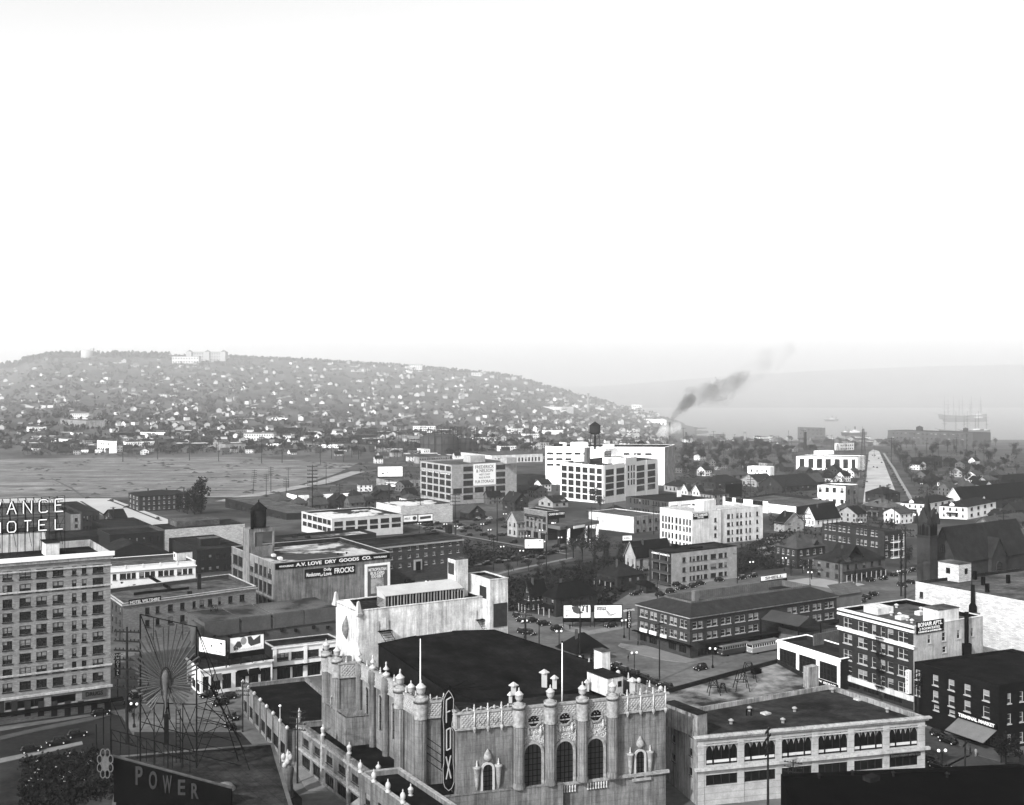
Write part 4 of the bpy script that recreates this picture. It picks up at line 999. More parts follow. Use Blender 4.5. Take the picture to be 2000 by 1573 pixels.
MB().lathe([(.05, -2.2), (.7, -1.2), (1.0, 0), (.7, 1.2), (.25, 2.0), (.05, 2.6)], (c.x, c.y, st.H - 4.5), 8).build('carved_shield', M('grey_carving', .2, .4, 2), st.root)
# taller right block
sb = Bld('stage_wing', 'tall pale block with a dark louvred panel at the right end of the stage house', 'building', N=(956.5, 1134), z=35.5, xl=913, xr=992, vl=-330, vr=4350, z0=8)
sb.walls(STG); sb.roof(TAR_G, .6, .4, TAR, STG); sb.sign(1, 963.5, 1180, 990, 1226, M('louvre_grey', .07, .2, 1, .8, 'lines', .3, (.3, 0, .5)), .12, 'louvre_panel')
sb.sign(0, 937, 1143, 950, 1166, M('peeled_patch', .05, .3), .05, 'patch')
st.sign(1, 938, 1189, 946, 1208, STW, .08, 'door'); st.sign(1, 745, 1208, 754, 1229, STW, .08, 'door')
for x, y in ((750, 1232), (940, 1210)):
    t, z_ = st.loc(1, x, y); a, d, n_, L = st.face(1); b = MB()
    for u in (-1.1, 1.1):
        p0 = a + d * (t + u) + n_ * .1; p1 = p0 + n_ * 2.6 + d * 1.0
        b.tube((p0.x, p0.y, z_), (p1.x, p1.y, z_ - 2.8), .07, n=4)
        b.tube((p0.x, p0.y, z_ + 2), (p0.x, p0.y, z_), .05, n=4)
    for k in range(7):
        u = k / 7; p0 = a + d * (t - 1.1) + n_ * (.1 + 2.6 * u) + d * u; p1 = p0 + d * 2.2; b.tube((p0.x, p0.y, z_ - 2.8 * u), (p1.x, p1.y, z_ - 2.8 * u), .06, n=4)
    p0 = a + d * (t - 1.4); b.obox((p0.x, p0.y, z_), tuple(d * 2.8) + (0,), tuple(n_ * 1.1) + (0,), (0, 0, .1))
    b.build('iron_stair', STEEL, st.root)
tur = Bld('turret', 'pale square turret with a louvred left side rising behind the stage roof', 'building', N=(889.5, 1094.5), z=39.0, xl=874.5, xr=914, vl=-330, z0=20)
tur.walls(STG); tur.roof(TAR_G, .2, .3); tur.sign(0, 876, 1098, 887, 1120, M('louvre_grey', .07), .08, 'louvre_panel')
# ridge ventilator on the stage roof
mo = Bld('roof_ventilator', 'long slatted metal ventilator with dark openings on the stage house roof', 'ventilator', N=(751, 1165), z=33.6, xl=736, xr=904, vl=-330, vr=4700, z0=30.9)
a, d, n_, L = mo.face(1); i0 = IRON; dd = mo.lp[0] - mo.lp[1]
MB().prism([mo.lp[0], mo.lp[1], mo.lp[2], mo.lp[3]], .15, 2.1, top=False).build('wall', BLACK, mo.root)
zt_ = mo.H
for k in range(27):
    u = L * k / 26; c = a + d * u; w_ = .22 if k % 2 == 0 else .1
    MB().obox((c.x, c.y, 0), tuple(d * w_) + (0,), tuple(n_ * .3) + (0,), (0, 0, zt_)).build('mullion', IRON, mo.root)
for k in range(42):     # slats of the sloping roof
    u = L * k / 42; c = a + d * u + n_ * .4; e = c + dd * 1.1 - n_ * .4
    MB().add([(c.x, c.y, zt_), (c.x + d.x * L / 43, c.y + d.y * L / 43, zt_), (e.x + d.x * L / 43, e.y + d.y * L / 43, zt_ + 1.2), (e.x, e.y, zt_ + 1.2),
              (c.x, c.y, zt_ + .1), (c.x + d.x * L / 43, c.y + d.y * L / 43, zt_ + .1), (e.x + d.x * L / 43, e.y + d.y * L / 43, zt_ + 1.3), (e.x, e.y, zt_ + 1.3)],
             [(3, 2, 1, 0), (4, 5, 6, 7), (0, 1, 5, 4), (1, 2, 6, 5), (2, 3, 7, 6), (3, 0, 4, 7)]).build('roof_slat', M('pale_metal', .42, .12, .3, .5), mo.root)
p = mo.lp; q_ = p[0]
MB().add([(p[1].x, p[1].y, 0), (p[0].x, p[0].y, 0), (p[0].x, p[0].y, zt_ + 1.2), (p[1].x, p[1].y, zt_)], [(1, 0, 3, 2)]).build('end_panel', M('pale_metal', .42), mo.root)
# the vertical theatre sign
pc = (P1 + P2) / 2 + Vector((-.3, -1.0)).normalized() * 1.9
vs_ = thing('theatre_sign', (pc.x, pc.y, 0), 'tall black vertical theatre sign with outlined white letters FOX', 'sign')
sx = Vector((.985, -.17)).normalized() if False else Vector((1, -.05)).normalized(); sy = Vector((sx.y, -sx.x))
Ys = pc.y
def zs_(y): return CZ - (y - HY) * Ys / F
def xs_(x): return (x - 887) / F * Ys
outl = [(878, 1362), (883, 1352), (889, 1345), (895, 1352), (900, 1362), (899, 1395), (896, 1412), (896, 1420), (899, 1426), (899, 1490), (901, 1505), (901, 1528), (896, 1540), (889, 1545), (880, 1538), (877, 1528), (876, 1500), (878, 1490), (878, 1425), (876, 1400)]
def plate(pts, y0, y1, mat, name, parent):
    b = MB(); n = len(pts); V = [(xs_(x), y, zs_(z)) for y in (y0, y1) for x, z in pts]
    b.add(V, [tuple(range(n)), tuple(range(2 * n - 1, n - 1, -1))] + [(i, n + i, n + (i + 1) % n, (i + 1) % n) for i in range(n)]); return b.build(name, mat, parent)
plate(outl, -.45, .45, BLACK, 'panel', vs_)
b = MB()
il = [(889 + (x - 889) * .86, 1445 + (y - 1445) * .975) for x, y in outl]
for p_, q_ in zip(il, il[1:] + il[:1]): b.tube((xs_(p_[0]), -.5, zs_(p_[1])), (xs_(q_[0]), -.5, zs_(q_[1])), .06, n=5)
b.build('neon_border', M('sign_cream', .32, .1), vs_)
for segs in ([((884.5, 1410), (884.5, 1366)), ((884.5, 1366), (894, 1360)), ((884.5, 1390), (892, 1387))],
             [((885, 1424), (885, 1464)), ((892.5, 1420), (892.5, 1460)), ((885, 1424), (892.5, 1420)), ((885, 1464), (892.5, 1460))],
             [((884, 1476), (893.5, 1518)), ((893, 1474), (884.5, 1520))]):
    b = MB(); k_ = MB()
    for p_, q_ in segs:
        b.tube((xs_(p_[0]), -.52, zs_(p_[1])), (xs_(q_[0]), -.52, zs_(q_[1])), .13, n=6)
    b.build('letter', M('sign_cream', .32, .1), vs_)
plate([(875, 1372), (879, 1360), (884, 1348), (889, 1340), (893, 1344), (895, 1350), (889, 1346), (880, 1362), (878, 1500), (874, 1500), (873, 1420)], -.3, .3, STEEL, 'scroll_edge', vs_)
b = MB()
for k in range(4): b.tube((xs_(889), 0, zs_(1350) + .3), (xs_(889) + 3 + k * 1.3, 3 + k, zs_(1350) - k * .8 + 1.0), .05, n=4)
b.build('guy_rod', STEEL, vs_)
# ================================================================ low shops and annexes round the theatre
q = Bld('shop_row', 'curving row of single-storey shops with cream parapet along the side street', 'shop building', N=(560, 1428), z=6.5, xl=474, xr=700, vl=-94, vr=6000)
q.auto(0, 7, 1, 'shop', .78, .6, 0, 4.4, .02); q.walls({0: FXC, -1: FXC}, .3); q.roof(ROOFB, .7, .5, FXC, FXC)
q.pier(0, [k * q.face(0)[3] / 7 + .3 for k in range(8)], .6, 0, q.H + .5, .3, FXC)
for k in range(8):
    a, d, n_, L = q.face(0); c = a + d * (k * L / 7 + .3); MB().lathe([(.3, 0), (.45, .3), (.1, .7)], (c.x, c.y, q.H + .5), 8).build('finial', FXU, q.root)
q = Bld('shop_row', 'ornate two-storey cream shop front running down to the bottom of the picture', 'shop building', N=(800, 1566), z=8.5, xl=583, xr=1100, vl=-370, vr=8100)
q.auto(0, 8, 1, 'shop', .7, .62, 0, 3.6, .02); q.auto(0, 8, 1, 'dark', .5, .5, 4.2, 7.2, .02); q.walls({0: FXC, -1: FXC}, .3); q.roof(ROOFB, .9, .6, FXC, FXC)
a, d, n_, L = q.face(0)
q.pier(0, [k * L / 4 + .4 for k in range(5)], 1.0, 0, q.H + 1, .4, FXO); q.band([0], q.H - 1, .4, .4, FXO); q.band([0], 3.7, .4, .4, FXO)
for k in range(5):
    c = a + d * (k * L / 4 + .4)
    MB().lathe([(.45, 0), (.45, .3), (.22, .45), (.4, .7), (.45, 1.2), (.52, 1.3), (.28, 1.6), (.08, 1.7), (.12, 1.95), (.02, 2.2)], (c.x, c.y, q.H + .9), 12).build('urn', FXU, q.root)
for k in (0, 2):
    o2 = a + d * (L * (.62 + .12 * k)); 
    MB().add([(o2.x, o2.y, 3.9), (o2.x + d.x * 5, o2.y + d.y * 5, 3.9), (o2.x + d.x * 5 + n_.x * 2.4, o2.y + d.y * 5 + n_.y * 2.4, 2.8), (o2.x + n_.x * 2.4, o2.y + n_.y * 2.4, 2.8)], [(3, 2, 1, 0)]).build('awning', SHADE, q.root)
an = Bld('theatre_annex', 'low cream lean-to with paired windows against the left wall of the theatre', 'building', N=(780, 1448), z=9.5, xl=727, xr=830, vl=-330, vr=8100, z0=3)
an.auto(0, 2, 1, 'tall', .3, .45, 1, 6.5); an.walls(FXC); an.roof(ROOFB, .5, .4, FXC, FXC)
an = Bld('theatre_annex', 'smaller cream lean-to just below and left of the theatre annex', 'building', N=(756, 1478), z=6.0, xl=702, xr=800, vl=-330, vr=8100, z0=1)
an.auto(0, 2, 1, 'dark', .3, .45, .5, 4.5); an.walls(FXC); an.roof(ROOFB, .5, .4, FXC, FXC)
an = Bld('theatre_annex', 'stepped cream base block under the left tower of the theatre', 'building', N=(676, 1403), z=13, xl=629, xr=735, vl=-330, vr=8100, z0=1); an.walls(FXC); an.roof(FXC, 0, .4)
q = Bld('shop_row', 'second ornate cream parapet with small urns, between the annex and the long shop front', 'shop building', N=(815, 1590), z=10.5, xl=702, xr=900, vl=-370, vr=8100)
q.auto(0, 4, 1, 'dark', .4, .5, 5, 9); q.walls(FXC); q.roof(ROOFB, .8, .5, FXC, FXO)
a, d, n_, L = q.face(0)
for k in range(4):
    c = a + d * (k * L / 4 + .4); MB().lathe([(.42, 0), (.42, .3), (.2, .45), (.4, .7), (.45, 1.2), (.28, 1.6), (.08, 1.7), (.12, 1.95), (.02, 2.2)], (c.x, c.y, q.H + .1), 12).build('urn', FXU, q.root)
# ================================================================ PAINT company block, lower right
z_sp = 12.8
A0 = zpt(1363, 1438, z_sp).xy; A1 = zpt(1807, 1399, z_sp).xy; A2 = zpt(1619, 1337, z_sp).xy; A3 = zpt(1300, 1392, z_sp).xy
sp_ = Bld('commercial_building', 'cream two-storey corner building with six wide scalloped show windows', 'building', pts=[A3, A0, A1, A2], z=z_sp)
SPT = TERRA
sp_.grid(1, C('1379-1441 1453-1515 1526-1586 1598-1656 1668-1725 1737-1793'), [(1453.5, 1496), (1515, 1536)], 1379, 'shop')
sp_.grid(0, [(1313, 1319), (1346, 1352)], [(1425, 1440), (1462, 1478), (1500, 1516)], 1350, 'dark')
sp_.walls({0: STU, 1: SPT, -1: STU}, .5); sp_.roof(M('dark_felt_roof', .045, .25, .3, .9, 'tar'), .9, .5, STU)
zc = sp_.H
sp_.band([1], zc - .25, .3, .9, CCON); sp_.band([1], zc - .7, .42, .5, CCON); sp_.band([1], sp_.loc(1, 1379, 1504)[1], .5, .7, CCON, 'belt_course'); sp_.band([1], zc - 1.9, .2, .2, CCON)
for k, (x0, x1) in enumerate(C('1379-1441 1453-1515 1526-1586 1598-1656 1668-1725 1737-1793')):
    ta, tb = sp_.loc(1, x0, 1400)[0], sp_.loc(1, x1, 1400)[0]; zt_ = sp_.loc(1, 1379, 1453.5)[1]; zb_ = sp_.loc(1, 1379, 1496)[1]
    w_ = tb - ta; b = MB(); b2 = MB()
    for s0, s1, n in ((0.01, .22, 1), (.25, .75, 3), (.78, .99, 1)):
        pts = [(w_ * s0, 0), (w_ * s0, -1.5)]
        sw = w_ * (s1 - s0) / n
        for j in range(n):
            for q_ in range(1, 9): pts.append((w_ * s0 + sw * (j + q_ / 8), -1.5 + 1.0 * math.sin(math.pi * q_ / 8) ** .7))
        pts[-1] = (w_ * s1, -1.5); pts.append((w_ * s1, 0))
        b.add([(x, -.1, z) for x, z in pts], [tuple(range(len(pts)))])
        b2.box(w_ * s0 + .1, -.12, .15 + (.2 if s0 < .9 else 0), w_ * s1 - .1, -.05, .85)
    o = b.build('scalloped_curtain', M('curtain_cloth', .34, .2), sp_.root); o.matrix_local = sp_.m4(1, ta, zt_, -.12)
    o = b2.build('low_screen', M('pale_screen', .50, .1), sp_.root); o.matrix_local = sp_.m4(1, ta, zb_, -.12)
    b3 = MB().box(w_ * .225, -.2, 0, w_ * .245, 0, zt_ - zb_).box(w_ * .755, -.2, 0, w_ * .775, 0, zt_ - zb_); o = b3.build('mullion', BLACK, sp_.root); o.matrix_local = sp_.m4(1, ta, zb_, -.1)
for x in (1369, 1447, 1520.5, 1592, 1662, 1731, 1800): sp_.pier(1, [sp_.loc(1, x, 1400)[0]], 1.25, 0, zc - .72, .12, SPT)
sp_.sign(1, 1737, 1474, 1797, 1481, SGN, .15, 'sign', [("SUNNY PAINT M'F'G CO", .03, .97, .2, .85)], SGG)
for x, y in ((1428, 1414), (1464, 1389), (1529, 1412), (1552, 1390), (1733, 1391), (1626, 1352)): vent(sp_, x, y, zc - .9, .4, 1.0, M('vent_pale', .3, .1))
for x, y in ((1495, 1398), (1677, 1370)): child_box(sp_, 'skylight', x, y, zc - .9, 1.4, 1.6, .3, CCON)
child_box(sp_, 'stair_box', 1362, 1442, zc - .9, 9, 2.4, 4.2, STU, roofm=TAR)
child_box(sp_, 'chimney', 1580, 1346, zc - .9, 1.6, 3, 4.5, STU)
b = MB(); P_ = sp_.rp(1458, 1398, zc - .9); b.tube((P_.x, P_.y, P_.z), (P_.x, P_.y, P_.z + 1.2), .12, n=6); b.tube((P_.x, P_.y, P_.z + 1.2), (P_.x + .9, P_.y, P_.z + 1.3), .12, n=6); b.tube((P_.x + .9, P_.y, P_.z + 1.3), (P_.x + .9, P_.y, P_.z), .12, n=6); b.build('roof_pipe', BLACK, sp_.root)
q = Bld('commercial_building', 'flat block with blotchy worn roof and trestles, behind the cream corner building', 'building', pts=[zpt(1285, 1350, 12.5).xy, zpt(1300, 1394, 12.5).xy, zpt(1617, 1340, 12.5).xy, zpt(1518, 1287, 12.5).xy], z=12.5)
ww = q; q.walls(STU2); q.roof(M('blotchy_roof', .05, .3, .2, .9, 'patch', .3, (.26, .16, .12)), .9, .4, BR_D)
def trestle(b, px, py, z, s, label):
    p = b.rp(px, py, z) + b.o; t = thing('roof_trestle', p, label, 'trestle', 'steel trestles on the flat roofs'); m = MB()
    for sx_ in (-1, 1):
        for sy_ in (-1, 1): MB().tube((sx_ * s, sy_ * s, 0), (sx_ * s * .45, sy_ * s * .45, s * 2.6), .09, n=4).build('leg', STEEL, t)
    for z_, k in ((s * 1.3, .72), (s * 2.6, .45)):
        for a_, b_ in (((-1, -1), (1, -1)), ((1, -1), (1, 1)), ((1, 1), (-1, 1)), ((-1, 1), (-1, -1))): m.tube((a_[0] * s * k, a_[1] * s * k, z_), (b_[0] * s * k, b_[1] * s * k, z_), .07, n=4)
    m.tube((-s * .7, -s * .7, s * 1.3), (s * .45, -s * .45, s * 2.6), .06, n=4); m.tube((s * .7, -s * .7, s * 1.3), (-s * .45, -s * .45, s * 2.6), .06, n=4)
    m.build('brace', STEEL, t)
trestle(q, 1394, 1356, q.H - .9, 1.2, 'small steel trestle left of the two larger ones on the blotchy roof')
trestle(q, 1448, 1348, q.H - .9, 1.5, 'taller steel trestle in the middle of the blotchy roof')
trestle(q, 1462, 1330, q.H - .9, 1.5, 'steel trestle standing just behind the taller one on the blotchy roof')
trestle(q, 1412, 1352, q.H - .9, .7, 'smallest steel trestle on the blotchy roof')
trestle(wl, 418, 1203, gz - wl.z0, 1.2, 'low steel trestle on the garage roof near the two white billboards')
child_box(q, 'roof_box', 1475, 1318, q.H - .9, 1.4, 2, 1, BLACK)
# foreground dark roof
q = Bld('foreground_building', 'black flat roof in the near foreground below the show windows', 'building', pts=[zpt(1525, 1512, 16).xy, zpt(1560, 1600, 16).xy, zpt(2300, 1560, 16).xy, zpt(1990, 1492, 16).xy], z=16, z0=8)
q = Bld('foreground_building', 'dark building at the very bottom edge beneath the cream corner building', 'building', pts=[zpt(1560, 1530, 12).xy, zpt(1600, 1640, 12).xy, zpt(2400, 1590, 12).xy, zpt(2000, 1508, 12).xy], z=12) if False else q
q.walls(BLACK); q.roof(M('sooty_roof', .010, .4, .3), .5, .4, BLACK)
for x, y in ((1600, 1520), (1665, 1514), (1745, 1516), (1850, 1518)): vent(q, x, y, q.H - .5, .3, .8, M('sooty_parapet', .03))
child_box(q, 'roof_hatch', 1700, 1530, q.H - .5, 1.5, 2.2, .7, M('sooty_parapet', .03))
# ================================================================ garage with arcade front
q = Bld('garage', 'white framed garage with tall factory windows over a long lettered sign strip', 'garage', N=(1641, 1288.5), yb=1350, xl=1518.5, xr=1700, vl=-150)
q.grid(0, C('1522-1555 1560-1594 1600-1635'), [(1266, 1299)], 1524, 'big'); q.walls({0: WCON, -1: BR_D}, .3); q.roof(TAR, 1, .4, BR_D, WCON)
q.sign(0, 1521, 1299, 1638, 1306, SGN, .5, 'sign', [('BATTERY  SUMMIT SERVICE GARAGE  STORAGE', .02, .98, .2, .85)], SGW, bold=.03)
q.band([0], q.H - .5, .4, .3, WCON)
child_box(q, 'board_fence', 1590, 1262, q.H - 1, .4, 26, 3, BOARD)
q = Bld('shed', 'dark low sheds fenced with upright boards between the bus yard and the arcade garage', 'shed', N=(1570, 1237), z=5.5, xl=1520, xr=1640); q.walls(BOARD); q.roof(TAR, .4, .3)
# ================================================================ BRICK APARTMENTS
bo = Bld('apartment_building', 'five-storey brick apartment house with white bands, fire escape and a black name sign', 'apartment building', N=(1784, 1224.5), yb=1388, xl=1638.6, xr=1920, vl=-200, vr=5000)
cb = C('1647.5-1664 1676-1694 1703-1711 1720-1729 1733.5-1745 1754-1773.5')
ry = [(1235, 1255.5), (1268, 1287.5), (1300.5, 1321), (1333, 1353)]
bo.grid(0, [cb[0], cb[1], cb[5]], ry, 1763, 'dh2'); bo.grid(0, [cb[2], cb[3], cb[4]], ry, 1763, 'dh')
bo.grid(0, [(1648, 1679), (1686, 1716), (1726, 1762)], [(1366, 1376)], 1763, 'shop')
bo.grid(1, C('1812-1818 1840-1847 1869-1875 1896-1901'), [(1240, 1257)], 1815, 'dh'); bo.grid(1, [(1841, 1848)], [(1263, 1275)], 1844, 'dh')
APB = M('apartment_brick', .05, .15, .3, .9, 'brick', .3, (.6, .2, .9)); bo.walls({0: APB, 1: CCON, -1: CCON}); bo.roof(TAR_G, 1.0, .4, BLACK, STW)
TR = M('white_trim', .66, .08, .3)
bo.band([0], bo.H - .35, .35, .35, TR); bo.band([0], bo.loc(0, 1763, 1232)[1] + .1, .55, .35, TR); bo.band([0], bo.loc(0, 1763, 1262)[1] - .1, .45, .3, TR); bo.band([0], bo.loc(0, 1763, 1257.5)[1], .25, .55, TR)
bo.band([0], bo.loc(0, 1763, 1364)[1], 1.3, .25, STW)
bo.sign(1, 1789, 1216, 1842, 1239.5, SGN, .2, 'sign', [('BONAIR APTS.', .05, .93, .58, .93), ('2 ROOM SUITES', .1, .85, .3, .5), ('FURNISHED & UNFURNISHED', .06, .9, .08, .22)], SGW, bold=.01)
bo.sign(0, 1774, 1308, 1780.5, 1353, SGW, .9, 'hanging_sign', [('B\nO\nN\nA\nI\nR', .25, .75, .04, .96)], SGN)
# fire escape
a, d, n_, L = bo.face(0)
for fl in range(5):
    z_ = bo.loc(0, 1763, 1257 + fl * 32.5 if fl < 4 else 1375)[1]; t0, t1 = bo.loc(0, 1714, 1300)[0], bo.loc(0, 1730, 1300)[0]
    if fl == 4: break
    b = MB(); o2 = a + d * t0; b.obox((o2.x, o2.y, z_), tuple(d * (t1 - t0)) + (0,), tuple(n_ * 1.2) + (0,), (0, 0, .08)); b.build('platform', STEEL, bo.root)
    b = MB()
    for u in range(9):
        c = o2 + d * (t1 - t0) * u / 8 + n_ * 1.2; b.tube((c.x, c.y, z_), (c.x, c.y, z_ + 1), .03, n=4)
    c0, c1 = o2 + n_ * 1.2, o2 + d * (t1 - t0) + n_ * 1.2; b.tube((c0.x, c0.y, z_ + 1), (c1.x, c1.y, z_ + 1), .04, n=4)
    for k in range(2):
        c2, c3 = o2 + n_ * (.4 + k * .5) + d * .4, o2 + d * (t1 - t0 - .4) + n_ * (.4 + k * .5); b.tube((c2.x, c2.y, z_), (c3.x, c3.y, z_ - 3.6), .06, n=4)
    b.build('stair', STEEL, bo.root)
zr_ = bo.H - 1.0
child_box(bo, 'penthouse', 1833, 1225, zr_, 4.5, 7, 3.9, STW, vdir(-200), vdir(5000), TAR_G)
child_box(bo, 'roof_box', 1714, 1202, zr_, 4.5, 5.5, 1.6, STW, vdir(-200), vdir(5000)); child_box(bo, 'roof_box', 1760, 1212, zr_, 1.8, 3, .8, STW); child_box(bo, 'skylight', 1796, 1203, zr_, 1.5, 2, .9, STW)
for x, y in ((1708, 1194), (1723, 1199), (1741, 1202), (1751, 1187), (1757, 1204), (1761, 1209), (1772, 1212), (1799, 1193), (1781, 1217)): vent(bo, x, y, zr_, .45, 1.0)
for x, yb_, yt, w_ in ((1883, 1270, 1188, .6), ):
    p = bo.rp(x, 1268, 0); t, z_ = bo.loc(1, 1883, 1272); c = a; A_, D_, N_, L_ = bo.face(1); c = A_ + D_ * t + N_ * .7
    MB().tube((c.x, c.y, z_), (c.x, c.y, z_ + 9.5), .55, n=8).build('stovepipe', BLACK, bo.root); MB().prism([c + Vector((-1, -.6)), c + Vector((1, -.6)), c + Vector((1, .6)), c + Vector((-1, .6))], z_ - 1, z_ + 2).build('chimney_base', BLACK, bo.root)
# market building
mk = Bld('market_building', 'dark brick market block with white-framed windows, a lettered sign and a pale awning', 'market building', N=(1951, 1340), yb=1466, xl=1786, xr=2150, vl=-150, vr=6000)
mk.grid(0, C('1788.5-1797 1822-1832.6 1852.5-1864 1883.5-1895.5 1920-1932.6'), [(1337, 1358), (1369, 1390)], 1889, 'dh')
mk.grid(0, C('1824-1834 1854-1865'), [(1397, 1408)], 1889, 'dh'); mk.auto(1, 8, 3, 'dh', .3, .5); mk.grid(0, C('1872-1890 1896-1918 1922-1946'), [(1437, 1456)], 1935, 'shop')
mk.walls(M('market_brick', .020, .2, .3, .9, 'brick', .3, (.6, .2, .9))); mk.roof(ROOFB, .6, .4, ROOFB)
mk.sign(0, 1872, 1388.5, 1949, 1399, SGN, .5, 'sign', [('TERMINAL MARKET', .04, .96, .2, .82)], SGW, bold=.03)
a, d, n_, L = mk.face(0); t0, z_ = mk.loc(0, 1872, 1402); t1 = mk.loc(0, 1947, 1402)[0]; o2 = a + d * t0; o3 = a + d * t1; wv = n_ * 4.2
bw_ = MB(); K = [(o2.x, o2.y, z_), (o3.x, o3.y, z_), (o3.x + wv.x, o3.y + wv.y, z_ - 2.0), (o2.x + wv.x, o2.y + wv.y, z_ - 2.0)]
bw_.add(K, [(3, 2, 1, 0)]).add([(x, y, z - .06) for x, y, z in K], [(0, 1, 2, 3)]).build('awning', M('awning_cloth', .18, .15, .4), mk.root)
# white brick building
wbk = Bld('white_building', 'big white-painted brick building with a square brick penthouse at the right edge', N=(2150, 1201), z=21.5, xl=1788, xr=2500, vl=-430, vr=5000)
wbk.grid(0, [(1796, 1803)], [(1156, 1168)], 1798, 'dark')
wbk.walls({0: BR_W, -1: BR_W}); wbk.roof(TAR_G, .8, .4, TAR)
child_box(wbk, 'penthouse', 1872.6, 1138, wbk.H - .8, 6.6, 5.6, 4.9, BR_W, roofm=TAR_G, wins=[(0, 2.6, 2.0, 1.3, 1.6), (1, 2.6, 2, 1.3, 1.6)])
p = wbk.rp(1904, 1196, 10)
pt = hit(wbk.lp[0] + wbk.o.xy, wbk.face(0)[1], 1904) - wbk.o.xy + wbk.face(0)[2] * .9; z1_ = CZ - (1196 - HY) * (pt.y + wbk.o.y) / F - wbk.z0; z2_ = CZ - (1143 - HY) * (pt.y + wbk.o.y) / F - wbk.z0
MB().lathe([(1.0, 0), (1.0, 1.6), (.55, 2.4), (.5, z2_ - z1_)], (pt.x, pt.y, z1_), 10).build('stovepipe', BLACK, wbk.root)
MB().prism([pt + Vector((-1.6, -.9)), pt + Vector((1.6, -.9)), pt + Vector((1.6, .7)), pt + Vector((-1.6, .7))], z1_ - 5, z1_).build('chimney_base', M('grey_brick_base', .16, .2), wbk.root)
for x, y in ((1905, 1133), (1921, 1144), (1929, 1158), (1970, 1140)): child_box(wbk, 'chimney', x, y, wbk.H - .8, .8, .8, 2.3, BLACK)
MB().tube(*(lambda p_: ((p_.x, p_.y, p_.z), (p_.x, p_.y, p_.z + 6)))(wbk.rp(1898, 1150)), .1, n=5).build('mast', BLACK, wbk.root)
# ================================================================ BUS TERMINAL
bt = Bld('bus_terminal', 'long three-storey brick bus terminal with sloping tiled eaves round a flat roof', 'bus terminal', N=(1347.5, 1206), yb=1287, xl=1245, xr=1634, vl=-521, vr=4545)
bt.grid(1, C('1353-1361.5 1364-1372 1381-1390 1392.5-1401 1408.5-1417 1419.5-1428 1436-1444.5 1446.5-1455 1462-1471 1473-1481 1538-1546.5 1548-1556 1563-1571 1573-1580.5 1587.5-1595 1597-1604 1611-1619 1621-1628.5'), [(1214.5, 1227.5), (1237.5, 1250.5)], 1362, 'dh')
bt.grid(0, C('1250-1257 1258.5-1265 1270-1276 1277-1283 1290-1295.5 1296.5-1302 1308-1314.5 1315.5-1322 1328-1334 1335.5-1341.5'), [(1211, 1226), (1236, 1250)], 1335, 'dh')
bt.grid(0, C('1250-1263 1268-1283 1306-1320 1326-1340'), [(1257, 1271)], 1320, 'shop'); bt.auto(1, 9, 1, 'shop', .8, .7, 0, 3)
TBR = M('terminal_brick', .070, .15, .3, .9, 'brick', .3, (.6, .2, 1.2))
bt.walls(TBR); bt.band([0, 1], bt.H - .35, .35, .5, CCON)
ov = offset(bt.lp, .7); ins = offset(bt.lp, -5.2); b = MB()
n4 = 4; b.add([(p.x, p.y, bt.H) for p in ov] + [(p.x, p.y, bt.H + 2.4) for p in ins], [(i, (i + 1) % 4, 4 + (i + 1) % 4, 4 + i) for i in range(4)]); b.build('tiled_eave', SHG, bt.root)
ins2 = offset(ins, -.3); b = MB(); b.ring(ins2, offset(ins, -.01), bt.H + .6, bt.H + 2.9); b.build('board_parapet', BOARD, bt.root)
MB().add([(p.x, p.y, bt.H + .7) for p in ins2], [(0, 1, 2, 3)]).build('roof', M('terminal_roof', .10, .25, .3), bt.root)
child_box(bt, 'chimney', 1357, 1178, bt.H + .7, 1.4, 1.6, 3.4, M('chimney_buff', .18, .2)); child_box(bt, 'skylight', 1520, 1156, bt.H + .7, 4, 6, .6, TAR)
bt.sign(0, 1250, 1226, 1264, 1233, SGW, .15, 'banner'); bt.sign(0, 1268.5, 1231, 1282, 1238, SGW, .15, 'banner'); bt.sign(0, 1289.5, 1239, 1302, 1247, SGW, .15, 'banner')
bt.band([0], bt.loc(0, 1335, 1258)[1], .2, 1.2, BLACK, 'marquee'); bt.band([1], bt.loc(1, 1362, 1256)[1], .2, 3.0, M('awning_dark', .03, .2), 'marquee', 3)
q = Bld('brick_building', 'lower pale brick block with a light shingled roof at the far end of the terminal', N=(1634, 1163), yb=1225, xl=1615, xr=1683, vl=-521, vr=4545); q.walls(M('chimney_buff', .18)); q.roof(SHL, 0, .3)
ra = q.lp; ov = offset(ra, .5); c_ = [ra[0], ra[3]]
MB().add([(ov[1].x, ov[1].y, q.H), (ov[2].x, ov[2].y, q.H), (ra[3].x, ra[3].y, q.H + 2.6), (ra[0].x, ra[0].y, q.H + 2.6)], [(0, 1, 2, 3)]).build('pitched_roof', SHL, q.root)
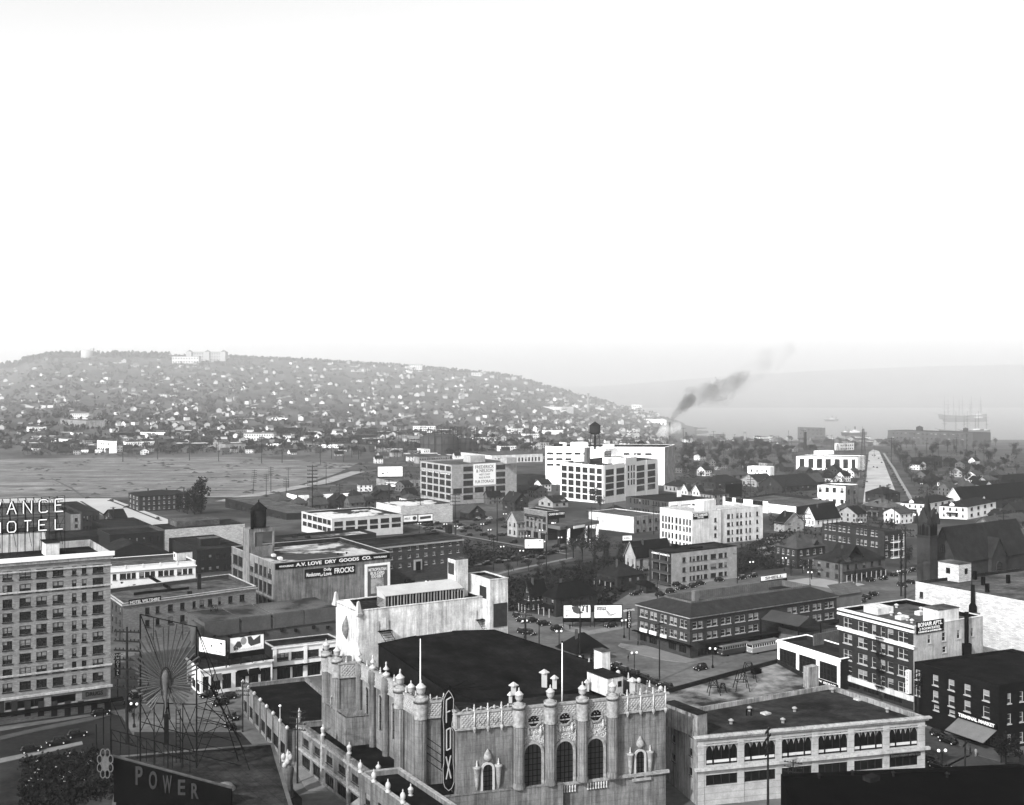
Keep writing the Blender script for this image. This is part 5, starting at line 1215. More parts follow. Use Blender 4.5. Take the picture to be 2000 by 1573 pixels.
# yard canopy
cs = Bld('canopy', 'gabled canopy roof over the bus yard beside the terminal', 'canopy', N=(1560, 1224), z=8.5, xl=1486, xr=1603, vl=-900, vr=4545); r_ = cs.lp; mb = MB()
mL = [(r_[0] + r_[3]) / 2, (r_[1] + r_[2]) / 2]; h_ = cs.H
for A_, B_, nm in ((r_[0], r_[1], 0), (r_[3], r_[2], 1)):
    b = MB(); K = [(A_.x, A_.y, h_), (B_.x, B_.y, h_), (mL[1].x, mL[1].y, h_ + 2.2), (mL[0].x, mL[0].y, h_ + 2.2)]
    b.add(K, [(0, 1, 2, 3)] if nm == 0 else [(3, 2, 1, 0)]).add([(x, y, z - .12) for x, y, z in K], [(3, 2, 1, 0)]); b.build('roof', M('canopy_roofing', .075, .2, .3), cs.root)
for p in r_: MB().tube((p.x, p.y, 0), (p.x, p.y, h_), .2, n=6).build('post', STEEL, cs.root)
MB().add([(r_[1].x, r_[1].y, h_), (r_[2].x, r_[2].y, h_), (mL[1].x, mL[1].y, h_ + 2.2)], [(0, 1, 2)]).build('gable', SID_D, cs.root)
# ================================================================ mid-distance blocks
ab = Bld('apartment_building', 'pale three-storey frame apartments with stacked dark balconies on the left end', 'apartment building', N=(1311, 1081.5), yb=1146, xl=1268, xr=1439)
ab.grid(1, C('1333-1339.5 1347-1351 1353-1358 1360.5-1367 1368.5-1372.5 1374.5-1382 1388-1399 1403.5-1412 1415-1420'), [(1089, 1099), (1108.5, 1118), (1127, 1136)], 1336, 'dark')
ab.walls({0: SID_D, 1: SID_L, -1: SID_L}); ab.roof(TAR, .4, .3, TAR, BLACK)
a, d, n_, L = ab.face(0)
for k in range(3):
    z_ = 1.0 + k * (ab.H - 1) / 3; o2 = a + d * 3; b = MB()
    b.obox((o2.x, o2.y, z_), tuple(d * (L - 3)) + (0,), tuple(n_ * 1.6) + (0,), (0, 0, .2)); b.build('balcony', SID_M, ab.root)
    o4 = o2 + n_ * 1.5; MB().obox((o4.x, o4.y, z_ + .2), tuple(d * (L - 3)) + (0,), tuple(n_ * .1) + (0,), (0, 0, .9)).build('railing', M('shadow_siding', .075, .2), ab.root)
    for u in (0.05, .5, .97):
        c = o2 + d * (L - 3) * u + n_ * 1.5; MB().tube((c.x, c.y, z_), (c.x, c.y, z_ + (ab.H - 1) / 3), .1, n=4).build('post', SID_L, ab.root)
    for u in (.2, .65):
        t = 3 + (L - 3) * u; MB().box(0, 0, 0, 1.3, .05, 1.8).build('window', GLASS_D, ab.root); ab.root.children[-1].matrix_local = ab.m4(0, t, z_ + .8, .02)
ab.sign(0, 1273, 1076, 1310, 1081, SGN, .3, 'sign', [('ALBRIGHT APARTMENTS', .02, .98, .15, .85)], SGW, bold=.03)
child_box(ab, 'roof_hatch', 1318, 1072, ab.H - .4, 2, 2, 1.5, BLACK); child_box(ab, 'roof_hatch', 1350, 1073, ab.H - .4, 1, 6, .5, BLACK)
HW = M('hotel_white', .52, .12, .3, .9, 'stain', .3, .15)
q = Bld('hotel', 'white four-storey hotel wing with closely set windows and a small black sign', 'hotel', N=(1352, 1001), yb=1068, xl=1289, xr=1408.5, vl=-450)
q.grid(0, C('1293-1296.5 1299-1302.5 1305-1309 1311.5-1315 1319-1323 1326.5-1330 1334-1337.5 1340-1343.5 1346-1349.5'), [(1007, 1018), (1022, 1031), (1038, 1048), (1053, 1062)], 1295, 'dark')
q.grid(1, [(1395, 1400)], [(1012, 1020), (1027, 1035), (1042, 1050)], 1397, 'dark')
q.walls(HW); q.roof(CCON, .8, .3, HW, HW); q.sign(1, 1353.5, 1004, 1383, 1015, SGN, .15, 'sign', [('CECIL-GARDNER', .04, .96, .45, .9), ('HOTEL', .3, .7, .1, .38)], SGW, bold=.02)
child_box(q, 'penthouse', 1374, 1001, q.H - .8, 6, 8, 5.5, HW)
q2 = Bld('hotel', 'long right wing of the white hotel with irregular pairs of windows', 'hotel', N=(1409, 996), yb=1062, xl=1370, xr=1490)
q2.grid(1, C('1420-1426 1429-1432 1438-1443 1445.5-1450 1456-1459.5 1463.5-1467 1477-1481.5'), [(1003, 1012), (1019, 1027), (1034, 1043), (1049, 1057)], 1440, 'dark')
q2.walls(HW); q2.roof(CCON, .8, .3, HW, HW)
q = Bld('brick_building', 'two-storey brick block with regular windows and a black roof behind the white hotel', N=(1306, 981), yb=1020, xl=1222, xr=1395, vl=-600)
q.grid(0, C('1230-1233 1238-1241 1243-1246 1248-1251 1255-1258 1260-1263 1265-1268 1275-1278 1280-1283 1285-1288 1293-1296 1298-1301'), [(977, 986), (995, 1003)], 1260, 'dark')
q.grid(1, C('1310-1324 1330-1349 1352-1371 1376-1392'), [(986, 996)], 1335, 'shop'); q.walls({0: BR_M, 1: WCON, -1: BR_D}); q.roof(TAR, .5, .3, TAR)
q.sign(1, 1322, 958, 1330, 971, SGW, .3, 'roof_sign')
q = Bld('garage', 'broad garage with a low dark roof and long white fascia right of the brick block', 'garage', N=(1500, 989), z=-2, xl=1412, xr=1600, vl=-700, vr=3000)
q.grid(0, C('1416-1430 1437-1452 1470-1490'), [(974, 983)], 1445, 'shop'); q.walls({0: WCON, 1: WCON, -1: BR_D}); q.roof(TAR, .3, .3, TAR)
q = Bld('garage', 'large flat-roofed dark garage beneath the black billboard', 'garage', N=(1555, 990), z=-1, xl=1432, xr=1632, vl=-700, vr=3400); q.walls({0: WCON, 1: BR_D, -1: BR_D}); q.roof(TAR_G, .3, .3, TAR); q.auto(1, 5, 1, 'shop')
WH = M('bright_white_concrete', .84, .08, .2, .8, 'stain', .3, .12)
q = Bld('factory', 'huge bright white factory wall with strips of dark windows behind the corner factory', 'factory', N=(1298, 874), yb=948, xl=1065, xr=1318, vl=-20000, vr=1830)
q.grid(0, C('1068-1081 1086-1099 1104-1117 1122-1134 1139-1150 1218-1230 1238-1252 1260-1273'), [(884, 888), (895, 899), (906, 910)], 1100, 'ind'); q.walls({0: WH, 1: M('shade_toned_side_concrete', .32, .15, .2, .9, 'stain', .3, .3), -1: WCON}); q.roof(TAR, 1, .5, TAR, WH)  # right wall is a darker copy: its shade is painted into the colour
for x, y, w_, h_, m_ in ((1125, 873, 26, 7, WH), (1189, 877, 12, 7, WH), (1103, 874, 4, 8, WH), (1092, 874, 14, 6, TAR)): child_box(q, 'penthouse', x, y, q.H - 1, 8, w_ * .5, h_ * .5, m_)
wfac = q
q = Bld('factory', 'five-storey white corner factory with grids of wide windows and an ornamental crown', 'factory', N=(1178, 910), yb=984, xl=1094, xr=1286, vl=-900, vr=2600)
q.grid(0, C('1097-1107 1110-1120.5 1124-1134 1137.5-1147.5 1151-1162 1165.5-1175.5'), [(909.5, 919.5), (923, 933), (936, 946), (949, 959), (961.5, 971)], 1101, 'ind')
q.grid(1, C('1183-1199 1204-1219.5 1243.5-1259 1265-1280'), [(917, 928), (931, 942.5), (945, 955.5), (958.5, 969)], 1190, 'ind')
q.grid(1, C('1226-1229.5 1232-1235 1237-1240'), [(909, 920), (923, 934), (937, 947)], 1233, 'tall')
q.walls(M('white_glazed_tile', .70, .07, .3)); q.roof(TAR, .8, .4, TAR, M('white_glazed_tile', .70))
for t in [q.loc(0, x, 900)[0] for x in (1095.5, 1108.5, 1122, 1136, 1149.5, 1164, 1177)]: q.pier(0, [t], .7, 0, q.H + .5, .35, M('white_glazed_tile', .70))
for t in [q.loc(1, x, 900)[0] for x in (1180, 1201.5, 1222, 1242, 1262, 1284)]: q.pier(1, [t], .8, 0, q.H + .5, .35, M('white_glazed_tile', .70))
a, d, n_, L = q.face(1); t0, t1 = q.loc(1, 1221, 900)[0], q.loc(1, 1243, 900)[0]; o2 = a + d * t0 + n_ * .1
MB().prism([o2 - n_ * 4, o2, o2 + d * (t1 - t0), o2 + d * (t1 - t0) - n_ * 4], q.H - 1, q.H + 3.4).build('crown', M('white_glazed_tile', .70), q.root)
for u in (0, .25, .5, .75, 1): 
    c = o2 + d * (t1 - t0) * u; MB().lathe([(.6, 0), (.6, 1.6), (.1, 2.4)], (c.x, c.y, q.H + 3.3), 6).build('finial', M('white_glazed_tile', .70), q.root)
child_box(q, 'chimney', 1146, 905, q.H - .8, 3, 3, 11, M('chimney_grey', .15, .2)); child_box(q, 'penthouse', 1126, 903, q.H - .8, 6, 12, 4, WCON); child_box(q, 'penthouse', 1187, 906, q.H - .8, 6, 12, 4, WCON); child_box(q, 'penthouse', 1205, 908, q.H - .8, 5, 8, 4, WCON)
q.sign(1, 1180, 882, 1193, 894, SGN, .3, 'sign', [('VOLKER', .08, .92, .55, .9), ('BUILDING', .08, .92, .12, .45)], SGW, bold=.02)
wt = gpt(1162, 955); ytop = 847; yf = 878
zb = CZ - (yf - HY) * wt.y / F
water_tank('water_tower', Vector((wt.x, wt.y, zb)), 4.4, 5.5, 'dark steel water tower on tall legs above the white factories', legs=12.5, mat=M('tank_steel', .04, .3), cone=3.2)
q = Bld('warehouse', 'pale five-storey warehouse with a large painted white sign panel between window columns', 'warehouse', N=(882, 909), yb=986, xl=821, xr=1009, vl=-450, vr=4098)
q.grid(0, C('823-832 834.5-844.5 846.5-856 858.5-868.5 871-880.5'), [(911, 920), (925, 935), (939, 949), (953, 963), (967, 976)], 876, 'ind')
q.grid(1, [(905, 924), (969, 987)], [(911.5, 920.5), (925.5, 935), (939, 949), (953, 963), (967, 976)], 914, 'ind'); q.grid(1, C('885-902.5 927.5-945 948.5-966'), [(953, 963)], 914, 'ind')
q.walls(M('pale_concrete', .36, .12, .3, .9, 'lines', .3, (1.3, 0, .15))); q.roof(TAR_G, .5, .4, CCON, CCON)
q.sign(1, 924.5, 907, 968, 949, M('painted_white', .78, .04), .06, 'painted_sign', [('FREDERICK', .08, .92, .78, .93), ('& NELSON', .12, .88, .60, .75), ('WEST COAST', .25, .75, .45, .54), ('RUG & FUR', .25, .75, .31, .40), ('FUR STORAGE', .08, .92, .1, .24)], M('sign_letter_grey', .16, .1), bold=.01)
q.sign(0, 822, 917, 881, 920, SGN, .1, 'sign', [('FUR STORAGE  RUG CLEANING', .03, .97, .1, .9)], SGW)
child_box(q, 'penthouse', 919, 904, q.H - .5, 10, 12, 4.6, CCON); child_box(q, 'stair_tower', 990, 906, q.H - .5, 8, 8, 4, M('pale_concrete', .36))
q = Bld('brick_building', 'low wide building with a long blank pale brick wall in front of the pale warehouse', N=(783, 990), yb=1026, xl=735, xr=884, vl=-500); q.walls(M('pale_painted_brick', .50)); q.roof(TAR_P, .5, .3, TAR)
q = Bld('shop_building', 'two-storey brick shop with arched ground floor beneath a black rooftop sign', 'shop building', N=(1069, 1000), yb=1056, xl=1023, xr=1092, vl=-600)
q.grid(0, C('1028-1033 1036-1040 1044-1048 1052-1056 1060-1066'), [(1004, 1014), (1018, 1029)], 1030, 'dark'); q.grid(0, C('1027-1037 1042-1051 1056-1065'), [(1036, 1048)], 1030, 'shop')
q.walls({0: M('trimmed_brick', .20, .2, .3, .9, 'brick', .3, (.8, .25, 1.2)), -1: BR_D}); q.roof(TAR, .8, .3, TAR, CCON)
q.sign(1, 1070, 1002, 1103, 1014, SGN, .3, 'sign', [('QUEEN BATTERY', .03, .97, .5, .9)], SGW, bold=.02); q.sign(1, 1070, 1014, 1090, 1042, SGN, .2, 'sign', [('$1000', .1, .9, .7, .95)], SGG)
a, d, n_, L = q.face(1); t, z_ = q.loc(1, 1080, 1024); b = MB()
for sg_, (u, v, r) in enumerate(((0, 0, .9), (.8, -.3, .7), (-.7, .6, .5), (.3, -1.3, .3), (-.3, -1.3, .3), (1.3, .5, .3))):
    c = a + d * (t + u) + n_ * .25; b.lathe([(r * math.cos(k * .5), r * math.sin(k * .5)) for k in range(-3, 4)], (c.x, c.y, z_ + v), 10)
b.build('figure_sign', SGW, q.root)
q.sign(0, 1025, 1003, 1066, 1008, SGN, .2, 'sign', [('QUEEN BATTERY CO', .05, .95, .15, .85)], SGG)
# service station
q = Bld('service_station', 'service station with a flat canopy on pale piers at the street corner', 'service station', N=(1094, 1029), yb=1066, xl=1070, xr=1170, vl=-600, vr=3000)
H_ = q.H; MB().prism(q.lp, H_ - 1.6, H_).build('canopy', M('station_grey', .16, .2), q.root); MB().prism(offset(q.lp, -.3), H_, H_ + .1).build('roof', TAR_G, q.root)
for x in (1112, 1146, 1168): 
    t = q.loc(1, x, 1030)[0]; a, d, n_, L = q.face(1); c = a + d * t - n_ * .5; MB().tube((c.x, c.y, 0), (c.x, c.y, H_ - 1.6), .8, n=10).build('pier', WCON, q.root)
MB().prism(offset(q.lp, -3.5), 0, H_ - 1.6).build('wall', BR_D, q.root); q.sign(1, 1120, 1028, 1142, 1033, SGW, .3, 'sign')
for x in (1126, 1134, 1152): 
    c = q.rp(x, 1062, .3); MB().lathe([(.3, 0), (.3, 1.6), (.15, 1.7), (.28, 1.9), (.05, 2.3)], tuple(c), 8).build('pump', WCON, q.root)
q = Bld('brick_building', 'low pale block behind the service station with a long blank side wall', N=(1238, 1010), yb=1042, xl=1150, xr=1290, vl=-900, vr=3500); q.auto(1, 4, 2, 'dark', .4, .4); q.walls({0: STW, -1: STU}); q.roof(TAR_G, .4, .3, STW)
q = Bld('white_building', 'white one-storey motor garage with seven tall dark bays near the concrete avenue', N=(1674, 893), yb=921, xl=1555, xr=1690, vl=-12000, vr=2500)
q.grid(0, C('1561.5-1571.5 1578.5-1589 1595-1606 1612-1623 1629.5-1640.5 1646.5-1656.5 1663-1671'), [(896, 914)], 1566, 'dark'); q.walls(WH); q.roof(TAR_G, .5, .3, WH); child_box(q, 'penthouse', 1601, 889, q.H - .5, 8, 22, 4, WH)
q = Bld('white_building', 'white two-storey block with square windows between dark houses and the avenue', N=(1651, 950), yb=990, xl=1597, xr=1676, vl=-4000, vr=3000)
q.grid(0, C('1598.5-1605 1612-1619 1626-1633 1641-1648'), [(951.5, 961), (974, 982)], 1601, 'dark'); q.auto(1, 2, 2, 'dark', .4, .5); q.walls({0: WCON, 1: STU2, -1: STU2}); q.roof(TAR, .6, .3, WCON)
q = Bld('white_building', 'small white flat-roofed house with four square windows among dark roofs', N=(1504, 912), yb=930, xl=1460, xr=1512, vl=-4000, vr=3000); q.grid(0, C('1466-1469 1477-1480 1487-1489.5 1496-1499'), [(917, 922)], 1470, 'dark'); q.walls(WCON); q.roof(TAR_G, .4, .3, WCON)
q = Bld('apartment_house', 'three-storey dark frame apartments with a row of white sashes and white-railed balconies', 'apartment building', N=(1727, 1040), yb=1092, xl=1606, xr=1762, vl=-500, vr=4400)
q.grid(0, C('1611-1615 1619-1623 1626-1632 1638-1643 1646-1651 1656-1660 1673-1677 1681-1685 1688-1693 1701-1707 1710-1714'), [(1027, 1038), (1048, 1058)], 1640, 'dh'); q.grid(1, C('1729-1734 1741-1746'), [(1047, 1056), (1064, 1074), (1079, 1088)], 1731, 'dh')
q.walls(SID_D); q.roof(M('apartment_roof', .05, .3), .5, .5, TAR)
a, d, n_, L = q.face(1); t0 = q.loc(1, 1739, 1000)[0]; t1 = q.loc(1, 1759, 1000)[0]
for k in range(3):
    z_ = 1 + k * 3.4; o2 = a + d * t0; b = MB(); b.obox((o2.x, o2.y, z_), tuple(d * (t1 - t0)) + (0,), tuple(n_ * 1.8) + (0,), (0, 0, .2))
    for u in range(7): c = o2 + d * (t1 - t0) * u / 6 + n_ * 1.7; b.tube((c.x, c.y, z_), (c.x, c.y, z_ + 1), .05, n=4)
    for u in (0, .5, 1): c = o2 + d * (t1 - t0) * u + n_ * 1.7; b.tube((c.x, c.y, z_), (c.x, c.y, z_ + 3.4), .1, n=4)
    c0, c1 = o2 + n_ * 1.7, o2 + d * (t1 - t0) + n_ * 1.7; b.tube((c0.x, c0.y, z_ + 1), (c1.x, c1.y, z_ + 1), .07, n=4); b.build('balcony', SID_W, q.root)
# far flat blocks
for (N_, yb_, xl_, xr_, lab, mt, rm, nn, rr) in [
    ((560, 1003), 1016, 440, 640, 'long low dark market shed with rows of small roof vents', BR_D, TAR_G, 8, 1), ((580, 968), 985, 560, 690, 'low white commercial strip beside the diagonal earth road', WCON, TAR_G, 8, 1),
    ((700, 1001), 1020, 660, 742, 'small pale shed with a white end by the parking lot', STW, TAR_G, 4, 1), ((770, 940), 952, 735, 822, 'pale low block behind the petrol billboard', STU, TAR_G, 5, 1),
    ((1030, 930), 950, 1008, 1066, 'dark windowless block between the pale warehouse and the white factory', BR_D, TAR, 3, 1), ((960, 890), 905, 900, 1060, 'long low terrace with even windows on the far side of the warehouse', STW, TAR_G, 14, 1),
    ((1610, 836), 860, 1558, 1612, 'square brick waterfront store beside a tall dark stack', BR_M, TAR, 6, 3), ((1640, 866), 880, 1630, 1668, 'pale two-storey waterfront building with even windows', STW, TAR_G, 7, 2),
    ((1900, 846), 872, 1734, 1935, 'long many-windowed brick factory at the water edge under two tanks', BR_M, TAR, 18, 3), ((1800, 895), 915, 1780, 1840, 'wide dark block with a pale fascia among the trees', BR_D, TAR, 7, 1),
    ((215, 862), 886, 190, 228, 'white three-storey flats at the far side of the field', WCON, TAR, 5, 3), ((168, 822), 838, 118, 205, 'pale factory block at the foot of the hill on the left', STU, TAR_G, 9, 2),
    ((558, 817), 828, 516, 562, 'long white school-like block on the lower hill', WCON, TAR_G, 10, 1), ((350, 823), 834, 310, 372, 'pale low block with long windows at the hill foot', STU, TAR_G, 8, 1),
    ((1096, 795), 806, 1060, 1120, 'pale industrial sheds at the foot of the hill near the smoke', STW, TAR_G, 8, 1), ((1300, 820), 832, 1258, 1302, 'low white shed by the lake beside the smoking stack', WH, TAR_G, 6, 1),
    ((1252, 791), 802, 1234, 1254, 'small square pale block near the far lake shore', WH, TAR_G, 4, 2), ((1064, 841), 850, 1046, 1100, 'row of white sheds before the gas works', WCON, TAR_G, 9, 1),
    ((830, 853), 864, 770, 835, 'dull works building left of the gas holder', STU2, TAR_G, 8, 1), ((1020, 859), 866, 925, 1062, 'long pale low shed behind the pale warehouse', STU, TAR_G, 14, 1),
    ((720, 869), 884, 600, 745, 'long dark-roofed two-storey row with pale windows on the far edge of the field', BR_M, TAR, 12, 2), ((440, 868), 884, 425, 480, 'pale stepped block at the far edge of the field', STU, TAR_G, 6, 2)]:
    far = yb_ < 890
    q = Bld('far_building' if far else 'low_building', lab, 'building', N=N_, yb=yb_, xl=xl_, xr=xr_, vl=-1400 if far else -500, vr=5500)
    if xr_ - N_[0] > N_[0] - xl_: q.auto(1, nn, rr, 'dark', .5, .45)
    else: q.auto(0, nn, rr, 'dark', .5, .45)
    q.walls(mt); q.roof(rm, .4, .4)
# ================================================================ houses
HC = {}
def houses_base(N, xl, xr, vl=VPL, vr=VPR):
    P = gpt(*N).xy; dl, dr = vdir(vl), vdir(vr)
    a = (hit(P, dl, xl) - P).length; b = (hit(P, dr, xr) - P).length
    return P, dl, dr, a, b
def gable_roof(mb, a, dl, dr, wl_, wr, h, rh, ridge, ov=.5, th=.25, base=Vector((0, 0))):
    """corner at base, wl_ along dl, wr along dr; ridge 'R' runs along dr, 'L' along dl, 'H' hipped"""
    P = lambda u, v, z: ((base + dl * u + dr * v).x, (base + dl * u + dr * v).y, z)
    d = rh * ov / (min(wl_, wr) / 2)
    if ridge == 'R':
        for s in (0, 1):
            u0, u1 = (-ov, wl_ / 2) if s == 0 else (wl_ + ov, wl_ / 2)
            q = [P(u0, -ov, h - d), P(u0, wr + ov, h - d), P(u1, wr + ov, h + rh), P(u1, -ov, h + rh)]
            mb.add(q + [(x, y, z + th) for x, y, z in q], [(0, 1, 2, 3), (7, 6, 5, 4), (0, 4, 5, 1), (1, 5, 6, 2), (3, 7, 4, 0)] if s else [(3, 2, 1, 0), (4, 5, 6, 7), (1, 5, 4, 0), (2, 6, 5, 1), (0, 4, 7, 3)])
    elif ridge == 'L':
        for s in (0, 1):
            v0, v1 = (-ov, wr / 2) if s == 0 else (wr + ov, wr / 2)
            q = [P(-ov, v0, h - d), P(wl_ + ov, v0, h - d), P(wl_ + ov, v1, h + rh), P(-ov, v1, h + rh)]
            mb.add(q + [(x, y, z + th) for x, y, z in q], [(0, 1, 2, 3), (7, 6, 5, 4), (0, 4, 5, 1), (1, 5, 6, 2), (3, 7, 4, 0)] if not s else [(3, 2, 1, 0), (4, 5, 6, 7), (1, 5, 4, 0), (2, 6, 5, 1), (0, 4, 7, 3)])
    else:
        m = min(wl_, wr) / 2
        A = [P(-ov, -ov, h - .1), P(-ov, wr + ov, h - .1), P(wl_ + ov, wr + ov, h - .1), P(wl_ + ov, -ov, h - .1)]
        if wl_ > wr: r = [P(m, wr / 2, h + rh), P(wl_ - m, wr / 2, h + rh)]; fs = [(0, 1, 4), (1, 2, 5, 4), (2, 3, 5), (3, 0, 4, 5)]
        else: r = [P(wl_ / 2, m, h + rh), P(wl_ / 2, wr - m, h + rh)]; fs = [(3, 0, 4), (0, 1, 5, 4), (1, 2, 5), (2, 3, 4, 5)]
        mb.add(A + r, fs + [(3, 2, 1, 0)])
def house(label, N, xl, xr, h, ridge, rh, wm, rm, rows=2, nl=3, nr=3, style='dark', name='house', cat='house', dormer=None, porch=None, chim=1, group=None, vl=VPL, vr=VPR, gm=None):
    P, dl, dr, a, b_ = houses_base(N, xl, xr, vl, vr); z0 = G(P.y) - .2
    B = Bld(name, label, cat, pts=[P + dl * a, P, P + dr * b_, P + dl * a + dr * b_], z=z0 + h, z0=z0, group=group)
    if nl: B.auto(0, nl, rows, style, .34, .5, .3, B.H)
    if nr: B.auto(1, nr, rows, style, .34, .5, .3, B.H)
    B.walls(wm, .12)
    mb = MB(); gable_roof(mb, None, dl, dr, a, b_, B.H, rh, ridge); rf = mb.build('roof', rm, B.root)
    if ridge in 'RL':
        mb = MB()
        for e in (0, 1):
            if ridge == 'R': q = [dr * (b_ * e), dl * a + dr * (b_ * e), dl * a / 2 + dr * (b_ * e)]
            else: q = [dl * (a * e), dr * b_ + dl * (a * e), dr * b_ / 2 + dl * (a * e)]
            mb.add([(q[0].x, q[0].y, B.H), (q[1].x, q[1].y, B.H), (q[2].x, q[2].y, B.H + rh)], [(0, 1, 2)])
        mb.build('gable', gm or wm, B.root)
        fc = 0 if ridge == 'R' else 1; L = B.face(fc)[3]
        o = put('window', win_mesh(1.0, 1.4, 1, 2, .1, .15, WFRAME), B.root, mat=B.m4(fc, L / 2 - .5, B.H + .5, .02)); put('pane', quad_mesh(1.0, 1.4, GLASS, -.07, t=.03), o)
        b3 = MB()     # barge boards
        for s in (0, 1):
            aa, d, n_, L = B.face(fc); p0 = aa + d * (-.5 if s == 0 else L + .5) + n_ * .55; p1 = aa + d * L / 2 + n_ * .55
            b3.tube((p0.x, p0.y, B.H - rh * .5 / (L / 2) + .1), (p1.x, p1.y, B.H + rh + .12), .14, n=4)
        b3.build('barge_board', gm or wm, B.root)
    for k in range(chim):
        c = dl * a * R.uniform(.35, .6) + dr * b_ * (.3 + .35 * k); MB().prism([c + Vector((-.4, -.4)), c + Vector((.4, -.4)), c + Vector((.4, .4)), c + Vector((-.4, .4))], B.H, B.H + rh + 1.1).build('chimney', BR_M, rf)
    if dormer is not None:      # small gabled dormers on a visible slope: list of (face, fraction)
        for fc, u in dormer:
            aa, d, n_, L = B.face(fc); w_ = min(2.6, L * .35); c = aa + d * (L * u - w_ / 2) - n_ * .2; mb = MB()
            o = MB(); o.prism([c - n_ * 3, c, c + d * w_, c + d * w_ - n_ * 3], B.H - .1, B.H + 1.3)
            t = [c, c + d * w_, c + d * w_ / 2]; o.add([(t[0].x, t[0].y, B.H + 1.3), (t[1].x, t[1].y, B.H + 1.3), (t[2].x, t[2].y, B.H + 2.4)], [(0, 1, 2)]); dm = o.build('dormer', gm or wm, rf)
            for s in (0, 1):
                e0 = c + d * (-.3 if s == 0 else w_ + .3) + n_ * .3; e1 = c + d * w_ / 2 + n_ * .3; q = [e0, e0 - n_ * 4, e1 - n_ * 4, e1]; zz = [B.H + 1.1, B.H + 1.1, B.H + 2.5, B.H + 2.5]
                K = [(p.x, p.y, z) for p, z in zip(q, zz)]; mb.add(K, [(0, 1, 2, 3)] if s == 0 else [(3, 2, 1, 0)]).add([(x, y, z + .12) for x, y, z in K], [(3, 2, 1, 0)] if s == 0 else [(0, 1, 2, 3)])
            mb.build('dormer_roof', rm, dm)
    if porch is not None:
        for fc, u0, u1, hp in porch:
            aa, d, n_, L = B.face(fc); p0, p1 = aa + d * L * u0, aa + d * L * u1
            q = [p0, p0 + n_ * 2.2, p1 + n_ * 2.2, p1]
            K = [(q[0].x, q[0].y, hp + .7), (q[3].x, q[3].y, hp + .7), (q[2].x, q[2].y, hp), (q[1].x, q[1].y, hp)]
            pr = MB().add(K, [(3, 2, 1, 0)]).add([(x, y, z - .15) for x, y, z in K], [(0, 1, 2, 3)]).build('porch', rm, B.root)
            n = max(2, int((u1 - u0) * L / 2.6)); 
            for k in range(n + 1):
                c = q[1] + (q[2] - q[1]) * k / n; MB().tube((c.x, c.y, 0), (c.x, c.y, hp), .12, n=5).build('porch_post', WFRAME, pr)
    return B
RD = M('dark_roof_shingle', .038, .35, .5, .9, 'lines', .3, (.4, 0, .35)); RG = M('grey_roof_shingle', .085, .3, .5, .9, 'lines', .3, (.4, 0, .3)); RB = M('black_roof_shingle', .022, .3, .5, .9, 'lines', .3, (.4, 0, .3))
H_ = house
H_('dark house with many gables and stacked porches on the slope beside the rubble lot', (1556, 1112), 1514, 1612, 8.5, 'H', 5, SID_D, RG, 2, 4, 4, 'dh', dormer=[(0, .3), (1, .7)], porch=[(1, .1, .9, 4)], chim=1)
B = H_('corner shop house with upstairs verandah over a white-framed shopfront', (1645, 1138), 1589, 1729, 7.4, 'H', 4.5, SID_M, RD, 2, 3, 5, 'dark', cat='shop house', dormer=[(1, .15)], porch=[(1, .0, .9, 3.4)])
mb = MB(); gable_roof(mb, None, DL, DR, 8, 9, 8.6, 4.6, 'L', base=DR * 4.5 + DL * 1.5); mb.build('upper_gable', RD, B.root)
H_('white-gabled house with a steep dark roof above the three-storey frame flats', (1592, 1030), 1569, 1641, 4.6, 'R', 6, SID_W, RB, 1, 3, 5, 'dh', chim=1)
H_('house with one pale dormer half hidden beside the white hotel', (1532, 1040), 1512, 1570, 5, 'L', 5, SID_L, RB, 2, 2, 2, 'dh')
H_('large dark gabled hall with deep eaves behind the low garages', (1528, 962), 1482, 1597, 4.5, 'R', 7.5, SID_D, RD, 1, 4, 6, 'dark', chim=0)
H_('brown-dark gabled hall overlapping the larger one on its right', (1575, 954), 1552, 1610, 5, 'R', 6, SID_D, RG, 1, 3, 4, 'dark', chim=0)
H_('square dark house under a light grey hipped roof by the foot of the avenue', (1733, 1012), 1683, 1765, 6.2, 'H', 4, SID_D, SHL, 2, 4, 3, 'dark', porch=[(0, .3, .7, 3)], chim=2)
H_('dark hipped roof house directly behind the light grey hipped roof', (1725, 985), 1690, 1758, 7, 'H', 4, SID_D, RD, 2, 3, 3, 'dark', chim=2)
for nm, x0, x1, x2, y_ in (('left of the two matching white bracketed houses behind the spire', 1759, 1806, 1862, 1008), ('right of the two matching white bracketed houses behind the spire', 1835, 1889, 1945, 1015)):
    H_(nm, (x1, y_), x0, x2, 7.4, 'H', 3, M('fresh_white_siding', .74, .06), RD, 2, 4, 4, 'dark', dormer=[(0, .45)], porch=[(0, .25, .68, 3.2)], chim=1, vl=-3000, vr=3200)
H_('grey house with a deep gabled porch at the right edge', (1935, 1048), 1904, 2010, 6, 'R', 3.5, SID_M, RG, 2, 2, 4, 'dark', porch=[(0, 0, 1, 3)])
H_('huge dark barn-like roof with a white pediment dormer at the right edge', (1880, 1000), 1845, 2040, 6.5, 'R', 8, SID_D, RB, 1, 2, 5, 'dark', dormer=[(1, .25)], gm=SID_W, chim=0)
H_('low dark roofed hall with white eaves line at the right edge', (1935, 946), 1932, 2050, 3.5, 'R', 3.5, SID_D, RB, 1, 1, 4, gm=WCON, chim=0)
H_('hipped house with a clipped roof left of the row of timbered gables', (1322, 962), 1297, 1348, 4.8, 'H', 4.5, SID_L, RD, 1, 3, 4)
